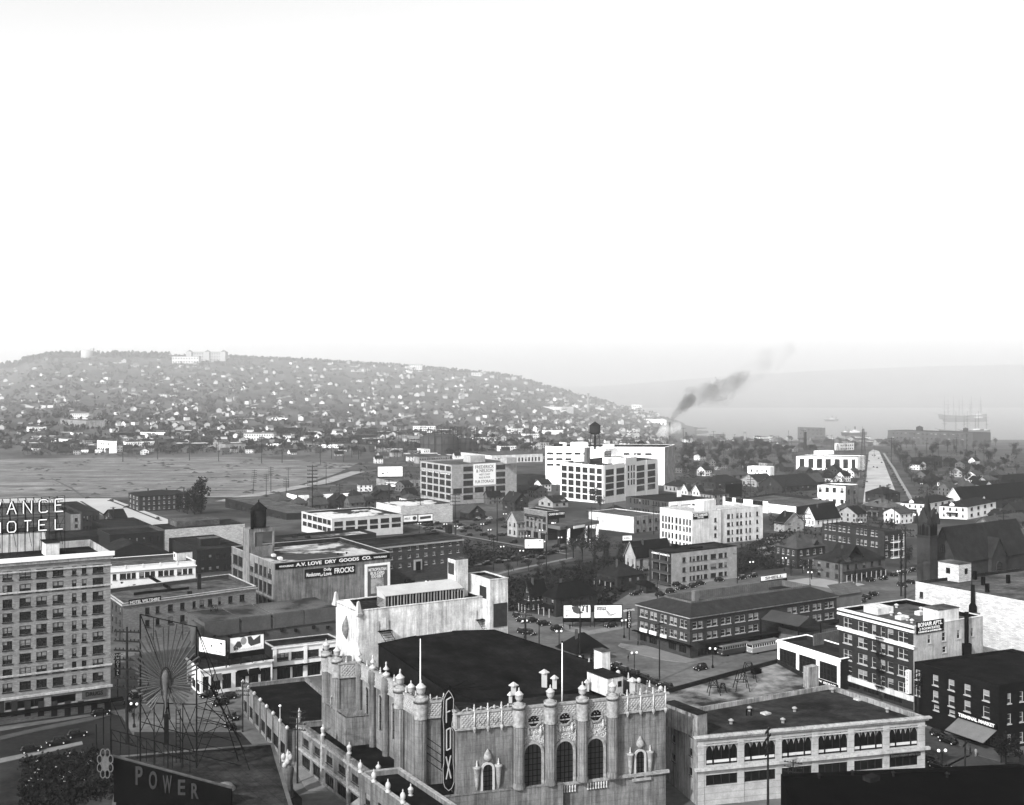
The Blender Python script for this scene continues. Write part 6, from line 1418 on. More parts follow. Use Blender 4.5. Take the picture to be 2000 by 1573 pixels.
H_('left of two timber-striped gabled houses behind the brick block', (1343, 968), 1330, 1353, 4, 'R', 4, SID_W, RD, 1, 2, 2); H_('right of two timber-striped gabled houses behind the brick block', (1366, 970), 1352, 1376, 4, 'R', 4, SID_W, RD, 1, 2, 2)
H_('tall pale plaster house with two dark roof caps beside the black billboard', (1392, 992), 1367, 1424, 8.6, 'H', 2.5, STU, RD, 3, 4, 3)
H_('very wide low hipped roof among the trees, with a tall pale chimney', (1428, 936), 1387, 1466, 3.6, 'H', 5, SID_M, RG, 1, 4, 3)
H_('two-gabled dark house behind the black billboard', (1478, 952), 1447, 1512, 5, 'R', 5, SID_L, RD, 1, 3, 3, dormer=[(1, .5)])
H_('steep dark house with small pale dormers behind the timbered gables', (1398, 956), 1368, 1450, 5.5, 'H', 5, SID_D, RD, 1, 3, 4, dormer=[(0, .5)])
H_('small dark barn with sagging roof in front of the pale warehouse', (916, 1016), 898, 947, 4.2, 'L', 4, SID_D, RG, 1, 1, 2, chim=0)
H_('dark steep-roofed house right of the pale warehouse', (1005, 1000), 982, 1032, 6.5, 'L', 5, SID_D, RD, 2, 2, 3)
H_('pale house with twin low gables in front of the corner factory', (1080, 992), 1052, 1110, 3.6, 'R', 3.2, SID_L, RD, 1, 2, 2, dormer=[(1, .7)])
H_('pale steep-gabled house attached beside the arched brick shop', (1010, 1050), 991, 1026, 8, 'R', 4.5, SID_L, SHL, 2, 2, 2, 'dark', porch=[(1, .1, .9, 3)])
H_('low dark house between the corner factory and the brick block', (1200, 1012), 1178, 1228, 4, 'H', 3, SID_D, RD, 1, 2, 2)
H_('house with a hipped dark roof and outside stair below the frame apartments', (1206, 1152), 1166, 1256, 5, 'H', 4.2, SID_D, RD, 1, 3, 3, 'dark', porch=[(0, .1, .9, 2.8)])
H_('broad black-roofed house with pale boarded side behind the frame apartments', (1242, 1116), 1221, 1312, 6, 'R', 5.5, SID_L, RB, 1, 2, 4, 'dark')
H_('dark hipped house with a front porch behind the twin white billboards', (1086, 1206), 1060, 1166, 6.2, 'H', 4.2, SID_D, RB, 2, 2, 4, 'dark', porch=[(0, .1, .9, 3)])
H_('narrow dark gabled house at the left end of the billboard row', (1036, 1196), 1024, 1066, 6, 'R', 4, SID_D, RB, 2, 2, 3, 'dh', porch=[(0, 0, 1, 2.8)])
H_('small square pavilion with a black pyramid roof and one chimney beside the theatre', (1126, 1300), 1088, 1186, 3.4, 'H', 4.2, SID_M, RB, 1, 2, 3, 'dark', name='pavilion', cat='pavilion')
B = H_('four-storey dark timber tenement with bays beside the tall poplars', (272, 1000), 251, 368, 9.8, 'H', 2.2, SID_D, RD, 3, 3, 9, 'dh', cat='apartment building', chim=3)
H_('small dark hip-roofed shed by the bus yard fence', (1262, 1160), 1243, 1280, 3, 'H', 1.5, SID_D, RB, 1, 1, 1, chim=0)
H_('narrow steep-gabled dark house on the edge of the concrete street', (222, 1030), 203, 249, 4.5, 'R', 4, SID_D, RB, 2, 2, 2, 'dh')
# --- scattered houses, each its own label from what is near it
LM = [(55, 1000, 'the roof sign'), (300, 960, 'the timber tenement'), (390, 960, 'the poplars'), (520, 990, 'the garage sheds'), (505, 1010, 'the warehouse water tank'), (690, 1010, 'the low white factory'), (763, 925, 'the petrol billboard'),
      (915, 940, 'the pale warehouse'), (850, 850, 'the gas holder'), (1060, 1020, 'the battery shop'), (1160, 860, 'the water tower'), (1190, 940, 'the corner factory'), (1310, 845, 'the smoking stack'), (1330, 890, 'the huge white factory'),
      (1390, 1030, 'the white hotel'), (1350, 1110, 'the frame apartments'), (1440, 965, 'the black billboard'), (1615, 900, 'the white motor garage'), (1727, 930, 'the concrete avenue'), (1640, 960, 'the small white block'), (1690, 900, 'the lattice tower'), (1600, 850, 'the waterfront stack'),
      (1830, 850, 'the waterfront factory'), (1870, 980, 'the white bracketed houses'), (1812, 1050, 'the church spire'), (1900, 1080, 'the church'), (1660, 1110, 'the verandah shop'), (1440, 1200, 'the bus terminal'), (1160, 1195, 'the twin billboards'),
      (1130, 1280, 'the pyramid-roofed pavilion'), (1710, 1270, 'the brick apartments'), (1910, 1400, 'the lettered market sign'), (1580, 1450, 'the scalloped windows'), (950, 1300, 'the theatre roof'), (655, 1120, 'the long lettered warehouse'), (460, 1260, 'the corner billboards'), (325, 1330, 'the peacock sign'),
      (130, 1250, 'the pale hotel'), (840, 1080, 'the institutional brick block'), (1040, 1065, 'the double white billboard'), (1130, 1045, 'the service station'), (700, 900, 'the far corner of the field'), (200, 900, 'the far edge of the field'), (450, 890, 'the middle of the field edge'), (930, 1030, 'the lot full of parked cars'), (880, 1120, 'the street above the stage house'), (1060, 1085, 'the street under the double billboard'), (1260, 1335, 'the lane behind the theatre roof'), (1340, 1145, 'the filling station letters'), (1040, 1215, 'the louvred stage wing'), (985, 1010, 'the dark steep-roofed house'), (1500, 850, 'the lake shore')]
SEEN = {}
def where(px, py, skip=None):
    n = sorted(LM, key=lambda l: math.hypot(l[0] - px, (l[1] - py) * 1.6))
    x, y, nm = n[0]; dx, dy = px - x, py - y
    rel = ('behind' if dy < 0 else 'in front of') if abs(dy) * 1.6 > abs(dx) else ('left of' if dx < 0 else 'right of')
    return rel + ' ' + nm
AUTO = []
def auto_label(o, base, px, py):
    base = base.replace('small ', '', 1)
    AUTO.append([o, base, px, py, where(px, py)])
ORD = ['first', 'second', 'third', 'fourth', 'fifth', 'sixth', 'seventh', 'eighth', 'ninth', 'tenth', 'eleventh', 'twelfth', 'thirteenth', 'fourteenth', 'fifteenth', 'sixteenth', 'seventeenth', 'eighteenth', 'nineteenth', 'twentieth'] + ['twenty-' + w for w in ('first', 'second', 'third', 'fourth', 'fifth', 'sixth', 'seventh', 'eighth', 'ninth')]
def finish_labels():
    by = {}
    for r in AUTO: by.setdefault((r[1], r[4]), []).append(r)
    for (base, wh), L in by.items():
        if len(L) == 1: L[0][0]['label'] = base + ' ' + wh
        else:
            L.sort(key=lambda r: r[2])
            for k, r in enumerate(L):
                if k < 29: r[0]['label'] = '%s %s, %s from left' % (base, wh, ORD[k])
                else: r[0]['label'] = '%s %s, %d from left' % (base, wh, k + 1)
HM = {}
def mid_house(px, py, s=1.0, kind=None, group='small frame houses on the flat'):
    P = gpt(px, py); a = R.uniform(8, 13) * s; b_ = R.uniform(8, 12) * s; h = R.choice((3.4, 5.5, 6)) * s; rg = R.choice('RRLH'); rh = R.uniform(2.6, 4) * s
    wm, wn = R.choice(((SID_W, 'white'), (SID_L, 'pale'), (SID_D, 'dark'), (SID_M, 'grey'), (SID_D, 'dark'), (SID_M, 'grey'))); rm, rn = R.choice(((RD, 'dark roof'), (RG, 'grey roof'), (RB, 'black roof')))
    ang = R.choice((0, 0, 0, .25, -.3)); c, s_ = math.cos(ang), math.sin(ang)
    t = thing('house', (P.x, P.y, P.z - .3), None, 'house', group)
    dl = Vector((DL.x * c - DL.y * s_, DL.x * s_ + DL.y * c)); dr = Vector((-dl.y, dl.x)) * -1
    MB().prism([dl * a, Vector((0, 0)), dr * b_, dl * a + dr * b_], 0, h).build('wall', wm, t)
    mb = MB(); gable_roof(mb, None, dl, dr, a, b_, h, rh, rg); rf = mb.build('roof', rm, t)
    if rg in 'RL':
        mb = MB()
        for e in (0, 1):
            q = [dr * (b_ * e), dl * a + dr * (b_ * e), dl * a / 2 + dr * (b_ * e)] if rg == 'R' else [dl * (a * e), dr * b_ + dl * (a * e), dr * b_ / 2 + dl * (a * e)]
            mb.add([(q[0].x, q[0].y, h), (q[1].x, q[1].y, h), (q[2].x, q[2].y, h + rh)], [(0, 1, 2)])
        mb.build('gable', wm, t)
    c0 = dl * a * .5 + dr * b_ * .4; MB().prism([c0 + Vector((-.4, -.4)), c0 + Vector((.4, -.4)), c0 + Vector((.4, .4)), c0 + Vector((-.4, .4))], h, h + rh + 1).build('chimney', BR_M, rf)
    rows = 2 if h > 4 else 1
    for (o2, d, L) in ((dl * a, -dl, a), (Vector((0, 0)), dr, b_)):
        n_ = Vector((d.y, -d.x)); k = 3
        for i in range(k):
            for r in range(rows):
                q = o2 + d * (L * (i + .5) / k - .5) + n_ * .03; w_ = put('window', quad_mesh(1.1, 1.5, GLASS, 0, name='window'), t, mat=Matrix(((d.x, n_.x, 0, q.x), (d.y, n_.y, 0, q.y), (0, 0, 1, .9 + r * h / rows * .95), (0, 0, 0, 1))))
    kind = {'R': 'gabled', 'L': 'gabled', 'H': 'hipped'}[rg]
    auto_label(t, '%s %s house, %s' % (wn, kind, rn), px, py)
    return t
def scatter(poly, n, sep, seed):
    rr = random.Random(seed); out = []; x0, x1 = min(p[0] for p in poly), max(p[0] for p in poly); y0, y1 = min(p[1] for p in poly), max(p[1] for p in poly); tries = 0
    while len(out) < n and tries < 6000:
        tries += 1; x, y = rr.uniform(x0, x1), rr.uniform(y0, y1); ins = False
        for i in range(len(poly)):
            (ax, ay), (bx, by) = poly[i - 1], poly[i]
            if (ay > y) != (by > y) and x < (bx - ax) * (y - ay) / (by - ay) + ax: ins = not ins
        if ins and all(abs(x - p[0]) > sep * 1.0 or abs(y - p[1]) > sep * .38 for p in out): out.append((x, y))
    return sorted(out, key=lambda p: p[1])
for x, y in scatter([(1765, 905), (1990, 900), (1990, 985), (1830, 975), (1790, 960)], 24, 24, 3): mid_house(x, y)
for x, y in scatter([(1330, 872), (1550, 870), (1550, 925), (1330, 935)], 30, 20, 4): mid_house(x, y)
for x, y in scatter([(45, 868), (690, 868), (700, 895), (560, 892), (45, 892)], 44, 17, 5): mid_house(x, y, 1.05)
for x, y in scatter([(700, 880), (1050, 868), (1050, 905), (1010, 905), (820, 900), (720, 915)], 26, 18, 6): mid_house(x, y, 1.1)
for x, y in scatter([(1345, 861), (1735, 861), (1735, 876), (1550, 880), (1330, 880)], 44, 14, 8): mid_house(x, y, 1.1)
for x, y in scatter([(1560, 925), (1680, 925), (1680, 945), (1590, 950)], 8, 18, 14): mid_house(x, y)
for x, y in scatter([(900, 1000), (1000, 985), (1050, 975), (1060, 960), (1010, 965)], 5, 26, 15): mid_house(x, y)
for x, y in scatter([(780, 955), (820, 950), (820, 985), (740, 985), (700, 960)], 6, 24, 16): mid_house(x, y)
for x, y in scatter([(470, 1000), (600, 985), (690, 970), (740, 975), (740, 1000), (600, 1000)], 9, 26, 19): mid_house(x, y)
for x, y in scatter([(1640, 1000), (1760, 1012), (1770, 1035), (1650, 1020)], 4, 26, 20): mid_house(x, y)
for x, y in scatter([(1925, 1070), (1995, 1075), (1995, 1125), (1950, 1120)], 3, 28, 22): mid_house(x, y)
for x, y in scatter([(1930, 1000), (1990, 1000), (1990, 1080), (1960, 1080)], 3, 28, 9): mid_house(x, y)
SHK = 0
def shed(px, py, kind):
    P = gpt(px, py); L = R.uniform(14, 42); W = R.uniform(10, 18); h = R.choice((4, 5, 8)); a = R.choice((.15, .6, .6, -.2)); wm, wn = R.choice(((WCON, 'white'), (STU, 'pale'), (BR_M, 'brick'), (BR_D, 'dark'), (STU2, 'grey')))
    t = thing('shed', (P.x, P.y, P.z - .3), None, 'building', 'low flat-roofed works and stores', a); MB().box(0, 0, 0, L, W, h).build('wall', wm, t); MB().box(-.2, -.2, h + .002, L + .2, W + .2, h + .5).build('roof', R.choice((TAR, TAR_G, TAR_P)), t)
    n = int(L / 3)
    for r in range(2 if h > 6 else 1):
        for i in range(n): put('window', quad_mesh(1.6, 1.4, GLASS_D, 0, name='window'), t, (i * L / n + .6, -.03, 1.2 + r * 3.4))
    auto_label(t, '%s %s shed' % (wn, 'two-storey' if h > 6 else 'low'), px, py)
for x, y in scatter([(700, 862), (1060, 852), (1250, 850), (1250, 880), (1060, 868), (1050, 905), (720, 910)], 34, 22, 51): shed(x, y, 0)
for x, y in scatter([(45, 866), (690, 862), (700, 882), (45, 888)], 30, 26, 52): shed(x, y, 0)
for x, y in scatter([(45, 846), (1040, 840), (1040, 856), (45, 864)], 26, 30, 54): shed(x, y, 0)
for x, y in scatter([(1340, 858), (1740, 858), (1740, 868), (1340, 870)], 20, 20, 53): shed(x, y, 0)
# ================================================================ church
CH = M('church_shingle', .062, .25, .4, .9, 'lines', .3, (.35, 0, .3)); CR = M('church_roof', .042, .35, .3, .9, 'lines', .3, (.4, 0, .3))
cb_ = gpt(1868, 1152); sc_c = cb_.y / F
def hz_(y, Y=cb_.y): return CZ - (y - HY) * Y / F
P, dl, dr, a, b_ = houses_base((1868, 1152), 1815, 2010, -400, 4350); z0 = G(P.y) - .2
ch = Bld('church', 'dark shingled church with steep roof, corner spire and pointed windows', 'church', pts=[P + dl * a, P, P + dr * b_, P + dl * a + dr * b_], z=hz_(1096), z0=z0); ch.walls(CH)
rh = 11.5; mb = MB(); gable_roof(mb, None, dl, dr, a, b_, ch.H, rh, 'R'); mb.build('roof', CR, ch.root)
mb = MB(); mb.add([(0, 0, ch.H), (dl.x * a, dl.y * a, ch.H), (dl.x * a / 2, dl.y * a / 2, ch.H + rh)], [(1, 0, 2)]); mb.build('gable', CH, ch.root)
# transept on the right slope
c0 = dr * b_ * .42; w_ = 9; h_ = ch.H; nn = Vector((dr.y, -dr.x)); mb = MB(); e = MB()
q = [c0, c0 + nn * 1.5, c0 + dr * w_ + nn * 1.5, c0 + dr * w_]; e.prism(q, 0, h_)
t = [q[1], q[2], (q[1] + q[2]) / 2]; e.add([(t[0].x, t[0].y, h_), (t[1].x, t[1].y, h_), (t[2].x, t[2].y, h_ + 6.5)], [(0, 1, 2)]); e.build('transept', CH, ch.root)
for s in (0, 1):
    e0 = (q[1] - dr * .5 if s == 0 else q[2] + dr * .5) + nn * .4; e1 = t[2] + nn * .4; K = [(e0.x, e0.y, h_ - .6), ((e0 - nn * 9).x, (e0 - nn * 9).y, h_ - .6), ((e1 - nn * 9).x, (e1 - nn * 9).y, h_ + 6.6), (e1.x, e1.y, h_ + 6.6)]
    mb.add(K, [(0, 1, 2, 3)] if s == 0 else [(3, 2, 1, 0)]).add([(x, y, z + .2) for x, y, z in K], [(3, 2, 1, 0)] if s == 0 else [(0, 1, 2, 3)])
mb.build('transept_roof', CR, ch.root)
FXO_ = M('church_window_frame', .06, .2)
fx_root, fx_m4 = ch.root, ch.m4
arch_window(ch, 0, ch.face(0)[3] * .75, 3.0, 1.2, 5.4, FXO_, surround=.35, bars=(4, 5)); arch_window(ch, 0, ch.face(0)[3] * .5, 1.5, h_ + 2.5, h_ + 4.2, FXO_, surround=.2, bars=(2, 3))
arch_window(ch, 1, ch.face(1)[3] * .42 + w_ / 2, 3.0, 2, 6.5, FXO_, 1.55, .35, (4, 5))
# tower
tp = gpt(1816, 1158).xy; kk = tp.y / F; tw_ = 5.4; tz = lambda y: CZ - (y - HY) * kk - z0; tl = tp - ch.o.xy
Q = [tl + dl * tw_, tl, tl + dr * (tw_ * .8), tl + dl * tw_ + dr * (tw_ * .8)]
t1 = tz(1048); t2 = tz(1023); MB().prism(Q, 0, t2).build('tower', CH, ch.root); MB().prism(offset(Q, .35), t1 - .6, t1).build('tower_cornice', M('church_trim', .05), ch.root)
ctr = (Q[0] + Q[2]) / 2; zt_ = tz(961)
MB().lathe([(2.7, 0), (1.45, (zt_ - t2) * .38), (.05, zt_ - t2)], (ctr.x, ctr.y, t2), 8, sm=False).build('spire', CR, ch.root)
MB().tube((ctr.x, ctr.y, zt_ - .3), (ctr.x, ctr.y, zt_ + 1.6), .08, n=4).build('spire_finial', CR, ch.root)
for q_ in Q: MB().lathe([(.95, 0), (.95, 1.2), (.05, 4.6)], (q_.x, q_.y, t2 - .5), 6, sm=False).build('pinnacle', CR, ch.root)
for (A_, d, L) in ((Q[0], -dl, tw_), (Q[1], dr, tw_ * .8)):
    n_ = Vector((d.y, -d.x)); mb = MB(); mb.add([(A_.x + n_.x * .3, A_.y + n_.y * .3, t2), ((A_ + d * L).x + n_.x * .3, (A_ + d * L).y + n_.y * .3, t2), ((A_ + d * L / 2).x + n_.x * .3, (A_ + d * L / 2).y + n_.y * .3, t2 + 6)], [(0, 1, 2)])
    c = A_ + d * L / 2 - n_ * 1.5; mb.add([(A_.x + n_.x * .3, A_.y + n_.y * .3, t2), ((A_ + d * L / 2).x + n_.x * .3, (A_ + d * L / 2).y + n_.y * .3, t2 + 6), (c.x, c.y, t2 + 4)], [(0, 2, 1)]).add([((A_ + d * L).x + n_.x * .3, (A_ + d * L).y + n_.y * .3, t2), ((A_ + d * L / 2).x + n_.x * .3, (A_ + d * L / 2).y + n_.y * .3, t2 + 6), (c.x, c.y, t2 + 4)], [(0, 1, 2)]); mb.build('tower_gable', CH, ch.root)
    for u, ww_ in ((.5, 1.3), (.15, .5), (.28, .5), (.72, .5), (.85, .5)):
        q = A_ + d * (L * u) + n_ * .02; o = MB(); zt2 = t2 - (.3 if ww_ > 1 else .8)
        o.add([(-ww_ / 2, .03, 0), (ww_ / 2, .03, 0), (ww_ / 2, .03, zt2 - t1 - .9), (0, .03, zt2 - t1), (-ww_ / 2, .03, zt2 - t1 - .9)], [(0, 1, 2, 3, 4)]); w2 = o.build('louvre', BLACK, ch.root); w2.matrix_local = Matrix(((d.x, n_.x, 0, q.x), (d.y, n_.y, 0, q.y), (0, 0, 1, t1 + .1), (0, 0, 0, 1)))
# ================================================================ hill houses
HWH = M('hill_white', .62, .1); HPA = M('hill_pale', .42, .15); HDK = M('hill_dark', .10, .2); HRF = M('hill_roof', .07, .3); HRL = M('hill_light_roof', .20, .3)
def hillhouse_mb(mb, P, s, ang, h, rh, wm, rm, ridge, split=False):
    dl = Vector((-math.sin(ang), math.cos(ang))); dr = Vector((math.cos(ang), math.sin(ang))); a = 8 * s; b_ = 9 * s
    base = Vector((P[0], P[1])); z = P[2]
    Q = [base + dl * a, base, base + dr * b_, base + dl * a + dr * b_]
    mb[0].prism(Q, z - 2, z + h, wm, bot=False)
    t = MB(); gable_roof(t, None, dl, dr, a, b_, h, rh, ridge)
    off = [(x + base.x, y + base.y, zz + z) for x, y, zz in t.v]; mb[1].add(off, t.f, rm)
    if ridge in 'RL':
        for e in (0, 1):
            q = [dr * (b_ * e), dl * a + dr * (b_ * e), dl * a / 2 + dr * (b_ * e)] if ridge == 'R' else [dl * (a * e), dr * b_ + dl * (a * e), dr * b_ / 2 + dl * (a * e)]
            mb[0].add([(base.x + q[0].x, base.y + q[0].y, z + h), (base.x + q[1].x, base.y + q[1].y, z + h), (base.x + q[2].x, base.y + q[2].y, z + h + rh)], [(0, 1, 2)], wm)
rr = random.Random(21); spots = []
rows_ = []
for k in range(9000):
    px = rr.uniform(-60, 1310); top = interp(RIDGE, px) + 1; py = top + (872 - top) * rr.random() ** 1.0
    q_ = (py * .105 + px * .011 + .25 * math.sin(px * .013)) % 1; blk = math.sin(px * .05 + py * .3) + math.sin(px * .017 - py * .11)
    if q_ < .34 and blk > -.9 or rr.random() < .1:
        if rr.random() < (.9 if px > 250 else .55): spots.append((px, py + rr.uniform(-.4, .4)))
    if len(spots) >= 1350: break
spots.sort(key=lambda p: -p[1])
placed = 0; st_w, st_r = MB(), MB(); cache = {}
MW = [HWH, HPA, HDK, HRF, HRL]
for i, (px, py) in enumerate(spots):
    P = hillpt(px, py)
    if not P: continue
    wm = rr.choice((0, 1, 1, 2, 2)); rm = rr.choice((3, 3, 4)); s = rr.uniform(.62, 1.05); h = rr.choice((3, 5, 6)) * s; rh = rr.uniform(2.2, 3.6) * s; ang = rr.choice((.1, .6, -.5, .35)) + rr.uniform(-.1, .1); ridge = rr.choice('RLLH')
    if placed < 300:
        v = (wm, rm, ridge, rr.randrange(3))
        if v not in cache:
            a_, b_ = MB(), MB(); hillhouse_mb((a_, b_), (0, 0, 0), s, 0, h, rh, 0, 0, ridge)
            cache[v] = (a_.mesh('wall', MW[wm], False), b_.mesh('roof', MW[rm], False))
        mw, mr = cache[v]
        o = put('hill_house', mw, None, P); o.rotation_euler = (0, 0, ang); put('roof', mr, o)
        o['category'] = 'house'; o['group'] = 'houses covering the lower hillside'
        o['_k'] = (('white', 'pale', 'dark')[wm], ('dark', 'light')[rm - 3], {'R': 'gabled', 'L': 'gabled', 'H': 'hipped'}[ridge]); o['_p'] = (px, py); placed += 1
    else: hillhouse_mb((st_w, st_r), P, s, ang, h, rh, wm, rm, ridge)
tag(st_w.build('hillside_houses', MW, uv=False), 'hundreds of small pale house walls up the far hillside', 'houses', kind='stuff')
tag(st_r.build('hillside_roofs', MW, uv=False), 'hundreds of small dark roofs up the far hillside', 'houses', kind='stuff')
zones = [(0, 'at the far left'), (130, 'on left hillside'), (300, 'below the school'), (450, 'on middle hillside'), (620, 'left of gas holders'), (800, 'above gas holders'), (950, 'above pale warehouse'), (1080, 'near the lake')]
cnt = {}
L_h = sorted((o for o in col.objects if o.get('_p')), key=lambda o: o['_p'][0])
for o in L_h:
    px, py = o['_p']; k = list(o['_k']); zn = [z for x, z in zones if px >= x - 80][-1]; lv_ = 'lowest row' if py > 862 else ('second row' if py > 846 else 'third row')
    key = (tuple(k), zn, lv_); cnt[key] = cnt.get(key, 0) + 1
    o['label'] = '%s %s house, %s roof, %s %s%s' % (k[0], k[2], k[1], lv_, zn, ', %s from left' % (ORD[cnt[key] - 1] if cnt[key] < 30 else cnt[key]))
    del o['_p']; del o['_k']
# named hilltop buildings
def hill_block(label, px, py, wpx, hpx, mat, rows=3, n=10, name='hill_building', turret=False):
    P = hillpt(px, py) or Vector(((px - CX) / F * 2690, 2690, terr((px - CX) / F * 2690, 2690))); s = P.y / F; w_, h = wpx * s, hpx * s
    t = thing(name, (P.x, P.y, P.z - 2), label, 'building'); MB().box(0, 0, 0, w_, 20, h + 2).build('wall', mat, t)
    MB().box(-.5, -.5, h + 2.01, w_ + .5, 20.5, h + 3).build('roof', HRL, t)
    for i in range(n):
        for r in range(rows): put('window', quad_mesh(w_ / n * .45, h / rows * .5, HDK, 0, name='window'), t, (w_ / n * (i + .28), -.05, 2.5 + h / rows * (r + .15)))
    return t, w_, h
t, w_, h = hill_block('long many-windowed high school with end pavilions on the hilltop', 364, 706, 77, 17, HPA, 3, 16)
for u in (0, .45, .86): MB().box(w_ * u, -4, 0, w_ * u + w_ * .14, -.01, h + 3).build('pavilion', HPA, t); MB().lathe([(8, 0), (.3, 5)], (w_ * u + w_ * .07, 6, h + 3), 4, sm=False).build('pavilion_roof', HRL, t)
hill_block('white low wing in front of the hilltop school', 336, 711, 52, 13, HWH, 2, 10)
t = thing('hill_water_tank', tuple(hillpt(170, 699) or (-1040, 2690, 125)), 'round pale standpipe on the skyline of the hill', 'water tank'); MB().lathe([(14, -3), (14, 16), (2, 18)], n=20).build('tank', HPA, t)
t = thing('hill_water_tower', ((180 - CX) / F * 2690, 2690, terr((180 - CX) / F * 2690, 2690)), 'slim pale tower beside the round standpipe on the hill', 'tower'); MB().box(-4, -4, -3, 4, 4, 20).build('shaft', HPA, t)
hill_block('domed pale hall among houses near the right end of the hilltop', 800, 722, 24, 9, HWH, 2, 6); hill_block('wide pale apartment block high on the hill', 920, 735, 20, 6, HWH, 2, 6)
hill_block('long white apartment block half way up the hill', 306, 777, 20, 6, HWH, 2, 6); hill_block('white row of three joined houses low on the left hill', 138, 821, 36, 11, HWH, 2, 9)
hill_block('pair of white villas joined by a wing at the hill foot', 476, 862, 58, 14, HWH, 2, 12)
# ================================================================ trees
LEAF = M('dark_foliage', .028, .6, .5, .95); LEAF2 = M('grey_twigs', .055, .6, .5, .95); BARK = M('bark', .03, .4, 1)
LEAFH = M('hill_foliage', .065, .6, .1, .95)
def crown_mesh(seed, kind):
    rr = random.Random(seed); b = MB(); lobes = []
    nl = 9 if kind != 'poplar' else 8
    for k in range(nl):
        if kind == 'poplar': lobes.append((rr.uniform(-.08, .08), rr.uniform(-.08, .08), .2 + .75 * k / nl, .17 * (1.1 - .5 * abs(k / nl - .4))))
        else:
            an = rr.uniform(0, 6.28); r = rr.uniform(.05, .30); lobes.append((r * math.cos(an), r * math.sin(an), rr.uniform(.42, .82), rr.uniform(.13, .22)))
    n = 900 if kind != 'bare' else 480
    for k in range(n):
        x, y, z, r = rr.choice(lobes); u = rr.uniform(-1, 1); an = rr.uniform(0, 6.28); q = math.sqrt(1 - u * u); rad = r * (rr.random() ** .35)
        c = Vector((x + rad * q * math.cos(an), y + rad * q * math.sin(an), z + rad * u * 1.05)); s = rr.uniform(.010, .028) if kind != 'bare' else rr.uniform(.006, .016)
        nrm = Vector((rr.gauss(0, 1), rr.gauss(0, 1), rr.gauss(0, 1))).normalized(); a = nrm.orthogonal().normalized(); d = nrm.cross(a)
        if kind == 'bare': a *= 2.6
        b.add([c - a * s - d * s * .6, c + a * s - d * s, c + a * s * .8 + d * s, c - a * s + d * s * .7], [(0, 1, 2, 3)])
    return b.mesh('crown', LEAF if kind != 'bare' else LEAF2, False), lobes
def trunk_mesh(seed, lobes):
    rr = random.Random(seed); b = MB(); b.tube((0, 0, -.03), (.01, 0, .3), .028, .02, 6); b.tube((.01, 0, .3), (0, .01, .7), .02, .008, 5)
    for x, y, z, r in lobes: b.tube((.005, 0, rr.uniform(.22, .45)), (x, y, z), .010, .003, 4)
    for k in range(14):
        x, y, z, r = rr.choice(lobes); an = rr.uniform(0, 6.28); b.tube((x * .6, y * .6, z * .8), (x + r * math.cos(an), y + r * math.sin(an), z + r * rr.uniform(-.2, .9)), .005, .0015, 3)
    return b.mesh('trunk', BARK, False)
TK = []
for k in range(3):
    for kind in ('round', 'bare', 'poplar'):
        cm, lo = crown_mesh(k * 7 + len(kind), kind); TK.append((kind, cm, trunk_mesh(k, lo)))
TREEG = {'round': 'dark bushy tree', 'bare': 'thin bare-branched tree', 'poplar': 'tall narrow poplar'}
def tree(px, py, hpx, kind='round', label=None, P=None):
    P = P or gpt(px, py); h = hpx * P.y / F; k_, cm, tm = R.choice([t for t in TK if t[0] == kind])
    t = thing('tree', P, label, 'tree', 'trees between the houses'); s = R.uniform(.85, 1.15); t.scale = (h * s, h * s, h); t.rotation_euler = (0, 0, R.uniform(0, 6.28))
    put('trunk', tm, t); put('crown', cm, t)
    if not label: auto_label(t, TREEG[kind], px, py)
for px, py, h in ((393, 1003, 72), (380, 1005, 62), (350, 1000, 40), (366, 1004, 46)): tree(px, py, h, 'poplar')
for px, py, h in ((1137, 1098, 60), (1160, 1105, 66), (1120, 1090, 44), (1180, 1098, 52), (1150, 1060, 36), (1162, 985, 36), (1172, 1000, 34), (1138, 1135, 40), (1208, 1100, 46), (1080, 1150, 30), (1240, 1090, 30), (1545, 1125, 34), (1585, 1132, 40), (1568, 1120, 36), (1610, 1130, 26), (1770, 1110, 40), (1775, 1095, 34), (1490, 1105, 28), (1460, 1098, 24), (1520, 1110, 30)): tree(px, py, h, 'bare')
for x, y in scatter([(1325, 905), (1345, 868), (1450, 872), (1560, 890), (1545, 925), (1440, 925), (1340, 940)], 60, 11, 31): tree(x, y, R.uniform(14, 26), R.choice(('round', 'bare', 'round')))
for x, y in scatter([(1738, 885), (1745, 868), (1990, 868), (1990, 960), (1800, 960), (1775, 920)], 80, 11, 32): tree(x, y, R.uniform(13, 25), R.choice(('round', 'bare', 'bare', 'round')))
for k in range(9): tree(1742 + k * 5.5, 878 + k * 9, 24 - k * .3, 'bare')
for x, y in scatter([(700, 868), (1060, 858), (1060, 900), (720, 905)], 24, 14, 38): tree(x, y, R.uniform(9, 17), 'round')
for x, y in scatter([(1560, 925), (1680, 922), (1680, 950), (1590, 955)], 14, 12, 39): tree(x, y, R.uniform(12, 20), 'bare')
for x, y in scatter([(45, 880), (700, 875), (700, 892), (45, 892)], 22, 16, 33): tree(x, y, R.uniform(10, 18), 'round')
for x, y in scatter([(1640, 1010), (1760, 1005), (1770, 1030), (1650, 1035)], 6, 20, 34): tree(x, y, R.uniform(12, 20), 'bare')
for x, y in scatter([(900, 1110), (1240, 1092), (1240, 1130), (1010, 1180)], 22, 18, 35): tree(x, y, R.uniform(14, 30), 'bare')
for x, y in scatter([(1420, 1070), (1540, 1060), (1530, 1110), (1450, 1120)], 10, 16, 36): tree(x, y, R.uniform(12, 26), 'bare')
